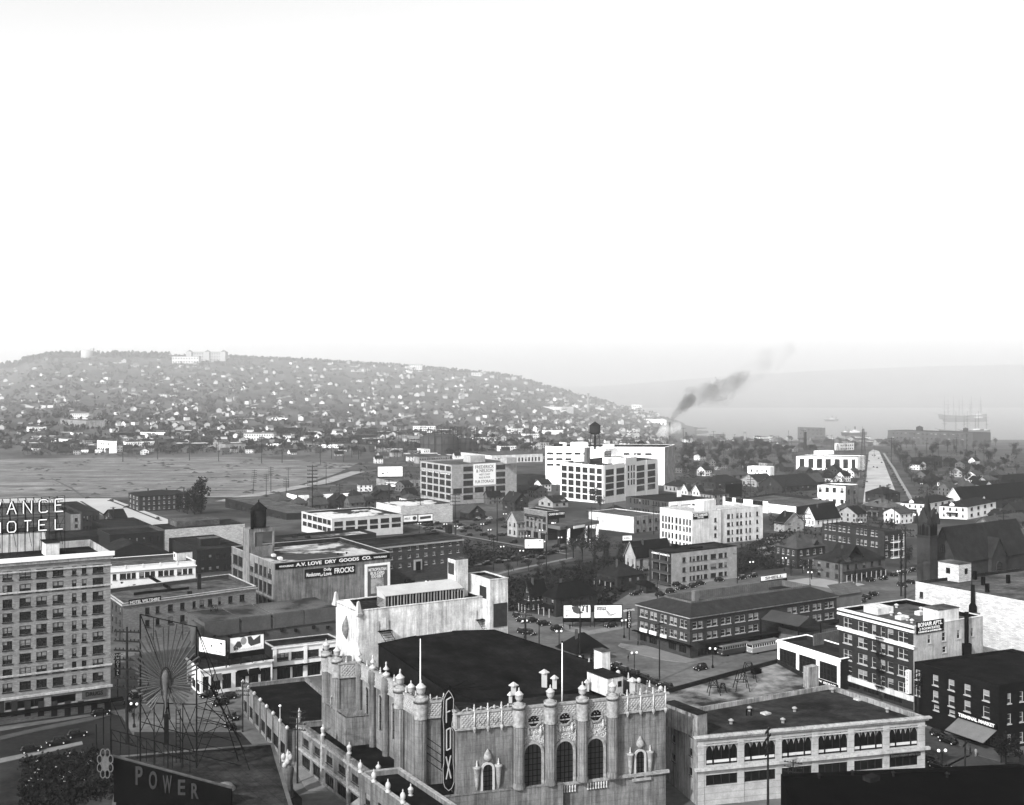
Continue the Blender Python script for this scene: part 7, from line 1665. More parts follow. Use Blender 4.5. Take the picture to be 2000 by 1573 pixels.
for x, y, h in ((1965, 1500, 70), (258, 1400, 30), (1955, 1490, 50)): tree(x, y, h, 'round')
# brush as stuff
rr = random.Random(5); b = MB()
def clump(b, c, s, rr, n=14):
    for k in range(n):
        o = Vector((rr.gauss(0, .5), rr.gauss(0, .5), abs(rr.gauss(.3, .35)))) * s + c; nrm = Vector((rr.gauss(0, 1), rr.gauss(0, 1), rr.gauss(0, 1))).normalized(); a = nrm.orthogonal().normalized() * s * .22; d = nrm.cross(a.normalized()) * s * .2
        b.add([o - a - d, o + a - d, o + a + d, o - a + d], [(0, 1, 2, 3)])
for poly, n, s in (([(905, 1055), (1026, 1076), (1100, 1080), (1000, 1098), (905, 1108)], 260, 1.6), ([(905, 1150), (1240, 1085), (1270, 1110), (1180, 1190), (1000, 1195), (900, 1185)], 900, 1.8),
                   ([(1420, 1080), (1545, 1035), (1555, 1060), (1530, 1110), (1430, 1118)], 350, 1.6), ([(42, 1486), (190, 1465), (226, 1482), (226, 1560), (42, 1590)], 700, 1.0)):
    for x, y in scatter(poly, n, 1.5, n): clump(b, gpt(x, y), s * rr.uniform(.5, 1.2), rr, 8)
for poly, n, s in (([(1320, 872), (1672, 872), (1672, 1000), (1500, 1000), (1320, 960)], 900, 2.4), ([(1790, 880), (1995, 880), (1995, 1010), (1790, 1000)], 500, 2.4), ([(700, 905), (820, 900), (820, 1000), (700, 990)], 260, 2.0), ([(1500, 1010), (1780, 1010), (1780, 1060), (1500, 1050)], 260, 1.8), ([(45, 868), (1050, 862), (1050, 880), (45, 893)], 700, 3.4)):
    for x, y in scatter(poly, n, 1.2, n): clump(b, gpt(x, y), s * rr.uniform(.4, 1.3), rr, 6)
tag(b.build('brush', LEAF, uv=False), 'dark scrubby brush on the empty slopes and lots', 'brush', kind='stuff')
b = MB()
for x, y in scatter([(45, 1490), (188, 1468), (210, 1500), (190, 1540), (45, 1545)], 26, 5, 77): clump(b, gpt(x, y) + Vector((0, 0, .6)), .35, rr, 3)
tag(b.build('pale_blossom', M('pale_blossom', .45, .3), uv=False), 'pale flecks of blossom and litter in the dark planted lot', 'blossom', kind='stuff')
# hillside woods: blobs of leaf faces, more on the left and near the skyline
b = MB(); rr = random.Random(9)
for k in range(3600):
    px = rr.uniform(-150, 1320); top = interp(RIDGE, px); py = top + (884 - top) * rr.random() ** (1.0)
    if rr.random() > .55 and px > 500: continue
    P = hillpt(px, py)
    if not P: continue
    s = rr.uniform(2.5, 6)
    for j in range(9):
        o = P + Vector((rr.gauss(0, .5) * s, rr.gauss(0, .5) * s, rr.uniform(.1, 1.1) * s)); nrm = Vector((rr.gauss(0, 1), rr.gauss(0, 1), rr.gauss(0, .8))).normalized(); a = nrm.orthogonal().normalized() * s * .38; d = nrm.cross(a.normalized()) * s * .34
        b.add([o - a - d, o + a - d * .7, o + a * .8 + d, o - a + d * .8], [(0, 1, 2, 3)])
for k in range(700):
    px = -150 + k * 1350 / 700 + rr.uniform(-1, 1); top = interp(RIDGE, px); k_ = (px - CX) / F; P = Vector((k_ * 2680, 2680, terr(k_ * 2680, 2680))); s = rr.uniform(3, 9) * (1.4 if px < 330 else .8)
    for j in range(9):
        o = P + Vector((rr.gauss(0, .5) * s, rr.gauss(0, .5) * s, rr.uniform(.0, 1.1) * s)); nrm = Vector((rr.gauss(0, 1), rr.gauss(0, 1), rr.gauss(0, .8))).normalized(); a = nrm.orthogonal().normalized() * s * .4; d = nrm.cross(a.normalized()) * s * .36
        b.add([o - a - d, o + a - d * .7, o + a * .8 + d, o - a + d * .8], [(0, 1, 2, 3)])
tag(b.build('hillside_trees', LEAFH, uv=False), 'dark woods and garden trees scattered over the hill', 'trees', kind='stuff')
# ================================================================ poles
def pole_proto(n_arm, h=12.0):
    b = MB().tube((0, 0, -.5), (0, 0, h), .2, .12, 6).mesh('pole', WOODP, False); arms = []
    for k in range(n_arm):
        z = h - .5 - k * .95; a = MB().box(-1.6, -.07, z - .07, 1.6, .07, z + .07)
        for x in (-1.4, -.9, -.45, .45, .9, 1.4): a.box(x - .05, -.05, z + .07, x + .05, .05, z + .25)
        arms.append(a.mesh('crossarm', WOODP, False))
    return b, arms
PP = {n: pole_proto(n) for n in (1, 2, 4, 7)}
POLES = []
def pole(px, yb, yt, n=2, lab=None, tilt=0):
    P = gpt(px, yb); h = (yb - yt) * P.y / F; s = h / 12.0
    t = thing('utility_pole', P, lab, 'utility pole', 'wooden utility poles'); t.scale = (max(1, s * .9), max(1, s * .9), s); t.rotation_euler = (0, math.radians(tilt), R.uniform(-.5, -.1) + (1.2 if R.random() < .3 else 0))
    pm, am = PP[n]; put('pole', pm, t)
    for a in am: put('crossarm', a, t)
    auto_label(t, {1: 'short-armed wooden utility pole', 2: 'dark two-armed utility pole', 4: 'four-armed utility pole', 7: 'tall utility pole with many crossarms'}[n], px, yb)
    POLES.append((px, yb, P + Vector((0, 0, h * .95)))); return t
pl_ = [(494, 966, 917, 7, 4), (520, 974, 926, 4, 0), (529, 962, 912, 4, 0), (559, 988, 935, 4, 0), (563, 955, 913, 2, 0), (610, 1000, 908, 7, 0), (637, 948, 905, 2, 0), (619, 962, 932, 1, 0), (663, 1015, 945, 4, 0), (655, 1000, 962, 2, 0), (704, 985, 950, 1, 0), (715, 955, 925, 1, 0),
       (760, 1018, 935, 2, 0), (821, 1022, 962, 7, 0), (889, 1048, 963, 4, 0), (971, 1060, 968, 2, 0), (964, 1116, 1047, 2, 0), (1067, 1142, 1040, 1, 0), (1106, 1092, 1028, 1, 0), (1045, 1078, 1012, 1, 0), (1088, 960, 920, 2, 0), (1173, 972, 918, 2, 0), (1155, 1072, 990, 2, 0), (1162, 1180, 1072, 1, 0), (1167, 1040, 1010, 1, 0),
       (1277, 1044, 985, 2, 0), (1259, 955, 915, 1, 0), (1414, 1060, 998, 4, 0), (1455, 990, 945, 7, 0), (1466, 988, 930, 7, 0), (1534, 978, 935, 1, 0), (1383, 895, 862, 1, 0), (1453, 900, 868, 2, 0), (1506, 885, 850, 1, 0), (1027, 1255, 1145, 7, 0), (1133, 1300, 1168, 2, 0), (1053, 1295, 1213, 1, 0), (1288, 1330, 1215, 2, 0),
       (1242, 1120, 1065, 1, 0), (1284, 1170, 1130, 1, 0), (1440, 1140, 1080, 1, 0), (1571, 1105, 1000, 2, 0), (1639, 1190, 1085, 2, 0), (1670, 1175, 1090, 1, 0), (1736, 1010, 945, 2, 0), (1747, 1060, 990, 1, 0), (1760, 1165, 1045, 7, 0), (1768, 1172, 1030, 2, 0), (1960, 1080, 1000, 4, 0), (1826, 935, 890, 1, 0), (1858, 950, 915, 1, 0), (1905, 930, 880, 2, 0), (1741, 905, 855, 1, 0),
       (240, 903, 848, 1, 0), (308, 898, 848, 1, 0), (370, 900, 850, 1, 0), (427, 902, 856, 1, 0), (511, 905, 852, 1, 0), (551, 905, 852, 1, 0), (626, 908, 860, 1, 0), (671, 903, 860, 1, 0), (700, 898, 850, 1, 0), (735, 892, 845, 1, 0), (787, 880, 838, 1, 0), (1240, 905, 868, 1, 0), (248, 1455, 1225, 7, 0), (581, 1530, 1385, 4, 0), (474, 1430, 1330, 4, 0), (733, 1600, 1520, 2, 0), (1500, 1600, 1420, 4, 0), (1549, 1600, 1485, 4, 0), (1793, 1420, 1310, 4, 0), (236, 1100, 1056, 1, 0), (221, 1030, 990, 1, 0), (1885, 1600, 1448, 1, 0)]
for a_ in pl_: pole(*a_[:4], tilt=a_[4])
rr = random.Random(17)
for k in range(34): x = rr.uniform(620, 1060); y = rr.uniform(880, 900); pole(x, y, y - rr.uniform(26, 50), 1)
for k in range(34): x = rr.uniform(1330, 1720); y = rr.uniform(862, 905); pole(x, y, y - rr.uniform(18, 38), 1)
for k in range(12): x = rr.uniform(1740, 1980); y = rr.uniform(872, 930); pole(x, y, y - rr.uniform(22, 40), 1)
def wire(p, q, lab, n=3):
    b = MB(); sag = (q - p).length * .03; pr = Vector((0, 0, 0)); 
    side = (q - p).cross(Vector((0, 0, 1))).normalized()
    for j in range(n):
        o = side * ((j - (n - 1) / 2) * .8); pv_ = None
        for k in range(9):
            u = k / 8; c = p.lerp(q, u) + o - Vector((0, 0, sag * 4 * u * (1 - u)))
            if pv_: b.tube(pv_, c, .022, n=3, cap=False)
            pv_ = c
    tag(b.build('power_line', STEEL, uv=False), lab, 'wires')
PX = {(a, b): p for a, b, p in POLES}
for a_, b_, lab in (((821, 1022), (889, 1048), 'wires between the two poles in front of the pale warehouse'), ((889, 1048), (971, 1060), 'wires running right from the pole by the dark barn'), ((1155, 1072), (1277, 1044), 'wires in front of the white hotel, left span'), ((1277, 1044), (1414, 1060), 'wires crossing the face of the white hotel'),
                    ((610, 1000), (663, 1015), 'wires above the low white factory'), ((663, 1015), (760, 1018), 'wires right of the low white factory roof'), ((1455, 990), (1571, 1105), 'wires falling toward the gabled dark house'), ((1639, 1190), (1760, 1165), 'wires over the street in front of the church'), ((1133, 1300), (1288, 1330), 'wires over the junction beside the theatre'), ((1027, 1255), (1133, 1300), 'wires left of the pyramid-roofed pavilion'), ((494, 966), (559, 988), 'wires along the earth road')):
    wire(PX[a_], PX[b_], lab)
# ================================================================ street lamps
LG = M('lamp_globe', .85, .03, rough=.3)
lp = MB().lathe([(.25, -.1), (.25, .5), (.1, .8), (.08, 4.4)], n=8).mesh('post', STEEL, False); la = MB().tube((-.55, 0, 4.3), (.55, 0, 4.3), .05, n=5).mesh('bracket', STEEL, False)
lg = MB().lathe([(.05, -.26), (.2, -.18), (.26, .05), (.18, .24), (.03, .32)], n=10).mesh('globe', LG, False)
def lamp(px, yg, h=5.2):    # yg: globes' picture row
    a, b = 60., 3500.
    for _ in range(40):
        m = (a + b) / 2; y = HY + (CZ - G(m) - h) * F / m
        if y > yg: a = m
        else: b = m
    P = Vector(((px - CX) / F * a, a, G(a))); s = h / 4.7
    t = thing('street_lamp', P, None, 'street lamp', 'twin-globe street lamps'); t.scale = (s * 1.15, s * 1.15, s); t.rotation_euler = (0, 0, R.uniform(-.3, .5)); put('post', lp, t); put('bracket', la, t)
    for s_ in (-.55, .55): put('globe', lg, t, (s_, 0, 4.65))
    auto_label(t, 'twin-globe street lamp', px, yg)
for x, y in ((1092, 1233), (1025, 1213), (1219, 1212), (1239, 1275), (1392, 1267), (1532, 1090), (1582, 1118), (1672, 1105), (1756, 1116), (857, 1042), (891, 1028), (956, 1035), (981, 1068), (1019, 1076), (1031, 1047), (1057, 1036), (1061, 1058), (986, 1004), (1094, 1050), (942, 1024), (836, 1136), (1164, 937), (1675, 993), (1908, 907), (1800, 945), (1680, 1020), (819, 1023), (870, 1024), (1468, 1098), (262, 1375), (1840, 1466)): lamp(x, y)
# ================================================================ cars
CARB = M('car_black_paint', .012, .3, rough=.25, spec=.6); CART = M('car_tyre', .02); CARG = M('car_glass', .05, .2, rough=.15, spec=.7); CARC = M('car_chrome', .7, .05, rough=.25); CARL = M('car_light_paint', .30, .1, rough=.4)
def car_parts(kind):
    L, Wd = 4.4, 1.6; out = []
    b = MB()
    def loft(secs, mb):
        n = len(secs[0][1]); o = len(mb.v); vs = [(x, y, z) for x, pr in secs for y, z in pr]; fs = []
        for k in range(len(secs) - 1):
            for i in range(n): j = (i + 1) % n; fs.append((k * n + i, k * n + j, (k + 1) * n + j, (k + 1) * n + i))
        fs += [tuple(range(n - 1, -1, -1)), tuple((len(secs) - 1) * n + i for i in range(n))]; mb.add(vs, fs)
    pr = lambda w_, z0, z1, c=.12: [(-w_, z0), (w_, z0), (w_, z1 - c), (w_ - c, z1), (-w_ + c, z1), (-w_, z1 - c)]
    loft([(2.05, pr(.36, .45, 1.0)), (1.2, pr(.45, .42, 1.08)), (.75, pr(.66, .40, 1.15)), (-1.75, pr(.70, .40, 1.15)), (-2.1, pr(.6, .45, 1.0))], b)
    for s in (-1, 1):       # fenders and running boards
        for cx in (1.35, -1.35):
            pv_ = None
            for k in range(7):
                an = math.pi * k / 6; q = (cx + .5 * math.cos(an), s * .68, .36 + .46 * math.sin(an))
                if pv_: b.add([(pv_[0], s * .52, pv_[2]), (q[0], s * .52, q[2]), (q[0], s * .86, q[2]), (pv_[0], s * .86, pv_[2]), (pv_[0], s * .52, pv_[2] + .05), (q[0], s * .52, q[2] + .05), (q[0], s * .86, q[2] + .05), (pv_[0], s * .86, pv_[2] + .05)], [(0, 1, 2, 3), (7, 6, 5, 4), (0, 4, 5, 1), (3, 2, 6, 7)])
                pv_ = q
        b.box(-.9, s * .69 - .14, .36, .9, s * .69 + .14, .42)
    out.append(('body', b, 0)); c = MB(); loft([(.72, pr(.60, 1.14, 1.30)), (.52, pr(.58, 1.14, 1.72, .14)), (-1.5, pr(.60, 1.14, 1.72, .14)), (-1.85, pr(.52, 1.14, 1.35))], c)
    out.append(('cabin', c, 0)); w_ = MB()
    for s in (-1, 1):
        for x0, x1 in ((.35, -.35), (-.45, -1.2)): w_.box(x1, s * .59, 1.22, x0, s * .605, 1.55)
    w_.add([(.60, -.5, 1.3), (.60, .5, 1.3), (.54, .5, 1.6), (.54, -.5, 1.6)], [(0, 1, 2, 3)]); out.append(('window', w_, 2))
    return out
CM = [(nm, b.mesh(nm, [CARB, CART, CARG][mi] if True else None, False)) for nm, b, mi in car_parts('sedan')]
wh = MB()
for i in range(1): wh.tube((0, -.09, 0), (0, .09, 0), .36, n=12)
whm = wh.mesh('wheel', CART, False); hub = MB().tube((0, -.10, 0), (0, .10, 0), .16, n=8).mesh('hub', CARC, False); hl = MB().lathe([(.03, -.12), (.12, -.05), (.13, .04), (.1, .05)], n=8).mesh('headlight', CARC, False)
one = MB()
for nm, b, mi in car_parts('sedan'): one.add(b.v, b.f, mi)
for x in (1.35, -1.35):
    for s in (-.68, .68): one.tube((x, s - .09, .36), (x, s + .09, .36), .36, n=8, mi=1)
onem = one.mesh('car', [CARB, CART, CARG], False); onel = one.mesh('car', [CARL, CART, CARG], False)
cargrp = {}
def car(px, py, ang, kind='dark', P=None, near=True):
    """ang in degrees, nose direction measured in plan from +X; or a vanishing point given as a string"""
    P = P or gpt(px, py); 
    if isinstance(ang, str): d = DR if ang == 'R' else DL; a = math.atan2(d.y, d.x) + (0 if R.random() < .6 else math.pi)
    else: a = math.radians(ang)
    if near:
        t = thing('parked_car', P, None, 'car', 'cars parked along the streets'); t.rotation_euler = (0, 0, a + R.uniform(-.05, .05))
        for nm, me in CM: put(nm, me, t)
        for x in (1.35, -1.35):
            for s in (-.68, .68): w_ = put('wheel', whm, t, (x, s, .36)); put('hub', hub, w_)
        for s in (-.42, .42): h = put('headlight', hl, t, (2.0, s, .85)); h.rotation_euler = (0, math.pi / 2, 0)
    else: t = put('parked_car', onem if kind == 'dark' else onel, None, P); t['category'] = 'car'; t['group'] = 'cars parked along the streets'; t.rotation_euler = (0, 0, a)
    auto_label(t, ('dark sedan' if near else 'small dark sedan') if kind == 'dark' or near else 'pale sedan', px, py); return t
near_cars = [(1010, 1207, 'L'), (1017, 1216, 'L'), (1040, 1216, 'R'), (1063, 1222, 'R'), (1087, 1231, 'R'), (1020, 1238, 'L'), (1036, 1240, 'L'), (1193, 1226, 'R'), (1205, 1305, 'L'), (1217, 1313, 'L'), (1238, 1319, 'L'), (1262, 1330, 'L'), (1280, 1338, 'L'), (1302, 1345, 'L'), (1368, 1309, 'R'),
             (1240, 1163, 'R'), (1258, 1157, 'R'), (1276, 1153, 'R'), (1290, 1165, 'R'), (1310, 1158, 'R'), (1330, 1152, 'R'), (1350, 1148, 'R'), (1368, 1143, 'R'), (1322, 1145, 'R'), (1345, 1138, 'R'), (1365, 1132, 'R'), (1388, 1130, 'R'), (1405, 1136, 'R'), (1425, 1128, 'R'), (1448, 1132, 'R'), (1412, 1122, 'R'), (1470, 1128, 'R'),
             (1700, 1136, 'R'), (1725, 1133, 'R'), (1747, 1126, 'R'), (1765, 1121, 'R'), (1780, 1117, 'R'), (1762, 1146, 'L'), (1777, 1140, 'L'), (1690, 1170, 'L'), (1706, 1164, 'R'), (1680, 1176, 'L'),
             (1835, 1440, 'L'), (1851, 1452, 'L'), (1832, 1502, 'L'), (1815, 1490, 'L'), (445, 1366, 'R'), (462, 1345, 'R'), (405, 1362, 'R'), (455, 1405, 'L'), (450, 1424, 'L'), (196, 1398, 'R'), (250, 1378, 'L'), (262, 1362, 'L'), (150, 1440, 'R'), (110, 1455, 'R'), (60, 1470, 'R'), (430, 1378, 'R'), (600, 1478, 'L'), (586, 1450, 'L')]
for x, y, a in near_cars: car(x, y, a)
for x, y, a in [(800, 1140, 'R'), (812, 1125, 'R'), (830, 1131, 'R'), (848, 1126, 'R'), (866, 1128, 'R'), (885, 1120, 'R'), (900, 1116, 'R'), (950, 1104, 'R'), (975, 1100, 'R'), (1005, 1094, 'R'), (1035, 1090, 'R'), (1056, 1093, 'R'), (1030, 1099, 'R'), (1080, 1081, 'R'), (1086, 1070, 'R'), (1100, 1074, 'R'), (1003, 1061, 'R'), (905, 1040, 'R'), (915, 1034, 'R'), (925, 1028, 'R'), (935, 1038, 'R'), (945, 1046, 'R'), (900, 1028, 'R'), (890, 1022, 'R'), (930, 1018, 'R'), (946, 1012, 'R'), (870, 1030, 'R'), (858, 1035, 'R'), (840, 1028, 'R'),
                (960, 1050, 'R'), (915, 1048, 'R'), (975, 1018, 'R'), (985, 1030, 'R')]: car(x, y, a, near=False)
for x, y in ((1688, 930), (1690, 915), (1693, 943), (1771, 925), (1763, 905), (1756, 893), (1752, 884), (1748, 936), (1744, 928), (1716, 897), (1722, 905), (1726, 900), (1706, 914), (1713, 915), (1704, 891), (1709, 891), (1740, 893), (1697, 902), (1733, 886)): car(x, y, 80, near=False)
for x, y, a in ((216, 980, 'R'), (247, 993, 'R'), (105, 976, 'R'), (172, 975, 'R'), (308, 1015, 'L'), (640, 985, 'R'), (670, 990, 'R'), (720, 985, 'R'), (740, 978, 'R'), (780, 972, 'R'), (800, 978, 'R'), (810, 985, 'R'), (828, 990, 'R')): car(x, y, a, near=False)
rr = random.Random(3)
for k in range(16): car(1694 - k * .5 + rr.uniform(-1, 1), 890 + k * 4.2, 80, near=False)
for k in range(14): car(1727 + k * 3.1, 896 + k * 5.2, 70, near=False)
for k in range(26): car(1565 + k * 4.6, 919 + rr.uniform(-1, 3), 'R', 'pale' if rr.random() < .3 else 'dark', near=False)
for k in range(22): x = rr.uniform(830, 1000); car(x, rr.uniform(1015, 1048), 'R', 'pale' if rr.random() < .25 else 'dark', near=False)
# buses in the yard
def coach(px, py, ang, L, label, light):
    P = gpt(px, py); d = DR; t = thing('bus', P, label, 'bus'); t.rotation_euler = (0, 0, math.atan2(d.y, d.x))
    MB().box(0, 0, .5, L, 2.4, 1.9).build('body', CARL if light else M('bus_dark_paint', .06, .1, rough=.4), t); b = MB(); n = int(L / .9)
    for s in (0, 2.3):
        for k in range(n + 1): b.box(k * (L - .12) / n, s, 1.9, k * (L - .12) / n + .12, s + .1, 2.7)
    b.box(0, 0, 1.88, L, 2.4, 1.98); b.build('window_post', SGW if light else CARL, t)
    MB().box(.05, .05, 1.98, L - .05, 2.35, 2.7).build('window', GLASS_D, t); MB().prism([(0, 0), (L, 0), (L + .1, 1.2), (L, 2.4), (0, 2.4), (-.3, 1.2)], 2.7, 3.1).build('roof', M('bus_roof', .20, .15), t)
    for x in (L * .2, L * .8):
        for y in (.1, 2.3): put('wheel', whm, t, (x, y, .36))
    for y in (.4, 2.0): put('headlight', hl, t, (-.05, y, .9)).rotation_euler = (0, -math.pi / 2, 0)
coach(1412, 1284, 0, 10, 'dark motor coach with pale roof parked in the terminal yard', False); coach(1470, 1280, 0, 11, 'pale-windowed coach parked just right of the dark coach', True)
# ================================================================ billboards
BBW = M('billboard_white', .82, .03); BBG = M('billboard_print', .10, .2); BBM = M('billboard_grey_print', .35, .2)
def billboard(P, d, w, h, zb, label, art=(), frame=True, legs=4, panel=None):
    t = thing('billboard', (P.x, P.y, P.z), label, 'billboard'); n = Vector((d.y, -d.x)); m = Matrix(((d.x, n.x, 0, 0), (d.y, n.y, 0, 0), (0, 0, 1, zb), (0, 0, 0, 1)))
    o = MB().box(0, -.12, 0, w, 0, h).build('panel', panel or BBW, t); o.matrix_local = m
    if frame: f = MB().box(-.25, -.15, -.25, 0, .06, h + .25).box(w, -.15, -.25, w + .25, .06, h + .25).box(0, -.15, h, w, .06, h + .25).box(0, -.15, -.25, w, .06, 0).build('frame', DFRAME, t); f.matrix_local = m
    if zb > .5:
        MB().box(-.3, -.2, -min(zb, 1.4), w + .3, .02, -.26).build('apron', BLACK, t).matrix_local = m
        for k in range(legs): MB().box(w * k / (legs - 1) - .1, -.4, -zb, w * k / (legs - 1) + .1, -.2, h * .8).build('post', WOODP, t).matrix_local = m
    for a in art:
        if a[0] == 'T': put('lettering', text_mesh(a[1], a[6] if len(a) > 6 else BBG, w * (a[4] - a[2]), h * (a[5] - a[3]), bold=.01), t, mat=m @ Matrix(((1, 0, 0, w * a[2]), (0, 0, 1, .03), (0, 1, 0, h * a[3]), (0, 0, 0, 1))))
        else:
            pts, mt = a[1], a[2]; mb = MB(); n_ = len(pts); mb.add([(w * x, .02, h * y) for x, y in pts] + [(w * x, 0.001, h * y) for x, y in pts], [tuple(range(n_))] + [(i, n_ + i, n_ + (i + 1) % n_, (i + 1) % n_) for i in range(n_)]); mb.build('printed_shape', mt, t).matrix_local = m
    return t
def ell(cx, cy, rx, ry, n=14): return [(cx + rx * math.cos(2 * math.pi * k / n), cy + ry * math.sin(2 * math.pi * k / n)) for k in range(n)]
def bb_px(x0, y0, x1, y1, yt0, zg, d, label, art=(), **k):
    """lower left corner pixel (x0,y0), right x1; yt0 top at x0; zg height of the lower edge above the ground at that spot"""
    a, b = 80., 3000.
    for _ in range(40):
        m = (a + b) / 2; y = HY + (CZ - G(m) - zg) * F / m
        if y > y0: a = m
        else: b = m
    P = Vector(((x0 - CX) / F * a, a, G(a))); q = hit(P.xy, d, x1); w_ = (q - P.xy).length; h = (y0 - yt0) * a / F
    return billboard(P, d, w_, h, zg, label, art, **k)
bb_px(1101, 1207, 1153, 1207, 1183, 3.0, vdir(40000), 'left white street-corner billboard with a dark printed car and figures', [('S', [(.28, .9), (.55, .95), (.62, .55), (.78, .35), (.5, .3), (.36, .45)], BBG), ('S', [(.66, .5), (.72, .9), (.78, .9), (.76, .5)], BBG), ('S', [(.84, .4), (.84, .92), (.92, .92), (.92, .4)], BBG), ('S', ell(.12, .16, .03, .1), BBG), ('T', 'GASOLINE', .06, .55, .26, .68, BBM)])
bb_px(1161, 1207, 1214, 1207, 1183, 3.0, vdir(40000), 'right white street-corner billboard with a pale drawn hand and dark name plate', [('S', [(.1, .6), (.1, .88), (.44, .88), (.44, .6)], BBG), ('T', 'GILLETTE', .13, .66, .41, .82, BBW), ('S', [(.42, .6), (.5, .15), (.62, .12), (.72, .22), (.9, .5), (.75, .35), (.6, .3), (.5, .55)], BBM)])
bb_px(1025, 1071, 1061, 1071, 1054, 3.5, vdir(40000), 'double white billboard on the slope beneath the arched brick shop', [('S', ell(.22, .35, .04, .1), BBG), ('S', ell(.82, .82, .07, .08), BBG), ('S', [(.62, .88), (.64, .9), (.78, .5), (.76, .5)], BBG), ('S', [(.50, 0), (.51, 0), (.51, 1), (.50, 1)], BBG)])
bb_px(738, 931, 786, 931, 912, 3.0, vdir(20000), 'tall white billboard reading SHELL 400 beside the brushy mound', [('T', 'SHELL 400', .06, .6, .94, .88, BBM), ('S', ell(.2, .3, .06, .08), BBG), ('S', ell(.38, .36, .05, .06), BBG)])
bb_px(754, 951, 775, 951, 942, 2, vdir(20000), 'small pale billboard below the tall white one', [('S', ell(.3, .5, .16, .25), BBG), ('T', 'FURS', .5, .35, .92, .75)])
bb_px(788, 1020, 815, 1020, 1008, 2.5, DR, 'white poster panel with a dark figure against the long blank brick wall', [('S', ell(.8, .5, .14, .32), BBG), ('T', 'MILK', .08, .35, .5, .7, BBM)])
bb_px(817, 1019, 845, 1019, 1006, 2.5, DR, 'framed poster panel with a dark label just right of the milk poster', [('S', [(.12, .3), (.12, .7), (.88, .76), (.88, .36)], BBG)])
bb_px(1417, 968, 1449, 966, 947, 5, DR, 'blank black billboard on the roof of the long garage', [], panel=BLACK)
bb_px(770, 1012, 779, 1012, 1001, 2.5, DR, 'narrow white poster panel at the left end of the poster row', [])
bb_px(1270, 957, 1284, 956, 951, 3, vdir(9000), 'small framed roof sign near the timbered gables', [], panel=BLACK)
bb_px(1216, 1056, 1234, 1056, 1047, 2, vdir(9000), 'small white roof sign behind the dark house roofs', [('T', 'SHELL', .1, .3, .9, .7, BBG)])
# pair of V-set boards on the corner shop roof
zr2 = sh2.z1
for x0, x1, y0, y1, d, lab, art in ((389, 440, 1243, 1272, vdir(-2600) * -1, 'left white billboard of the angled pair on the corner shop roof', [('S', ell(.85, .75, .06, .07), BBG), ('S', [(.6, .85), (.63, .87), (.84, .55), (.82, .52)], BBG), ('S', ell(.48, .5, .045, .08), BBG), ('S', ell(.25, .86, .02, .03), BBG), ('T', 'Candies', .55, .12, .92, .3, BBM), ('T', 'DE LUXE', .16, .66, .5, .78, BBM)]),
                                    (449, 515, 1247, 1276, vdir(4300), 'right white cigarette billboard of the angled pair with a smiling woman', [('S', [(.1, .35), (.22, .72), (.3, .7), (.36, .35), (.22, .12), (.12, .12)], BBG), ('S', [(.52, .95), (.62, .96), (.7, .68), (.9, .96), (.9, .4), (.62, .28), (.54, .5)], BBG), ('S', ell(.4, .7, .09, .26), BBM), ('S', ell(.36, .98, .08, .02), BBG), ('S', ell(.165, .24, .07, .15), BBW), ('S', ell(.175, .24, .045, .1), BBG), ('T', 'hesterfield', .25, .08, .94, .3, SGW)])):
    Y0 = sh2.o.y + (6 if x0 < 420 else 3); z_ = CZ - (y1 - HY) * Y0 / F; P = Vector(((x0 - CX) / F * Y0, Y0, zr2)); q = hit(P.xy, d, x1); 
    billboard(P, (q - P.xy).normalized(), (q - P.xy).length, (y1 - y0) * Y0 / F, z_ - zr2, lab, art)
# service station sign strip
bb_px(1487, 1135, 1536, 1134, 1127, 4.2, DR, 'white cut-out letters reading SHELL on the filling station roof', [('T', 'SHELL', .15, .15, .85, .85, BBG)], frame=False)
# vertical signs near the terminal
def vsign(px, yt, yb_, w, label, txt, head=None, zb=3.5, d=DR):
    a, b = 80., 3000.
    for _ in range(40):
        m = (a + b) / 2; y = HY + (CZ - G(m) - zb) * F / m
        if y > yb_: a = m
        else: b = m
    h = (yb_ - yt) * a / F; P = Vector(((px - CX) / F * a, a, G(a))); t = thing('hanging_sign', P, label, 'sign'); n = Vector((d.y, -d.x))
    o = MB().obox((-d.x * w / 2, -d.y * w / 2, zb), (d.x * w, d.y * w, 0), (n.x * -.3, n.y * -.3, 0), (0, 0, h)).build('panel', SGN, t)
    lettering('\n'.join(txt), SGW, t, Matrix(((d.x, 0, n.x, -d.x * w * .28 + n.x * .02), (d.y, 0, n.y, -d.y * w * .28 + n.y * .02), (0, 1, 0, zb + .2), (0, 0, 0, 1))), w * .56, h * (.95 if not head else .8))
    if head:
        lettering(head, SGW, t, Matrix(((d.x, 0, n.x, -d.x * w * 1.4 + n.x * .02), (d.y, 0, n.y, -d.y * w * 1.4 + n.y * .02), (0, 1, 0, zb + h * .87), (0, 0, 0, 1))), w * 2.8, h * .1)
    MB().tube((0, 0, 0), (0, 0, zb), .12, n=6).build('post', STEEL, t)
vsign(1229, 1189, 1227, 1.5, 'vertical illuminated TERMINAL sign with a crossbar at the terminal corner', 'TERMINAL', 'CENTRAL'); vsign(230, 1276, 1320, 1.3, 'vertical dark HOTEL sign beside the pale hotel', 'HOTEL', 'VANCE', 6)
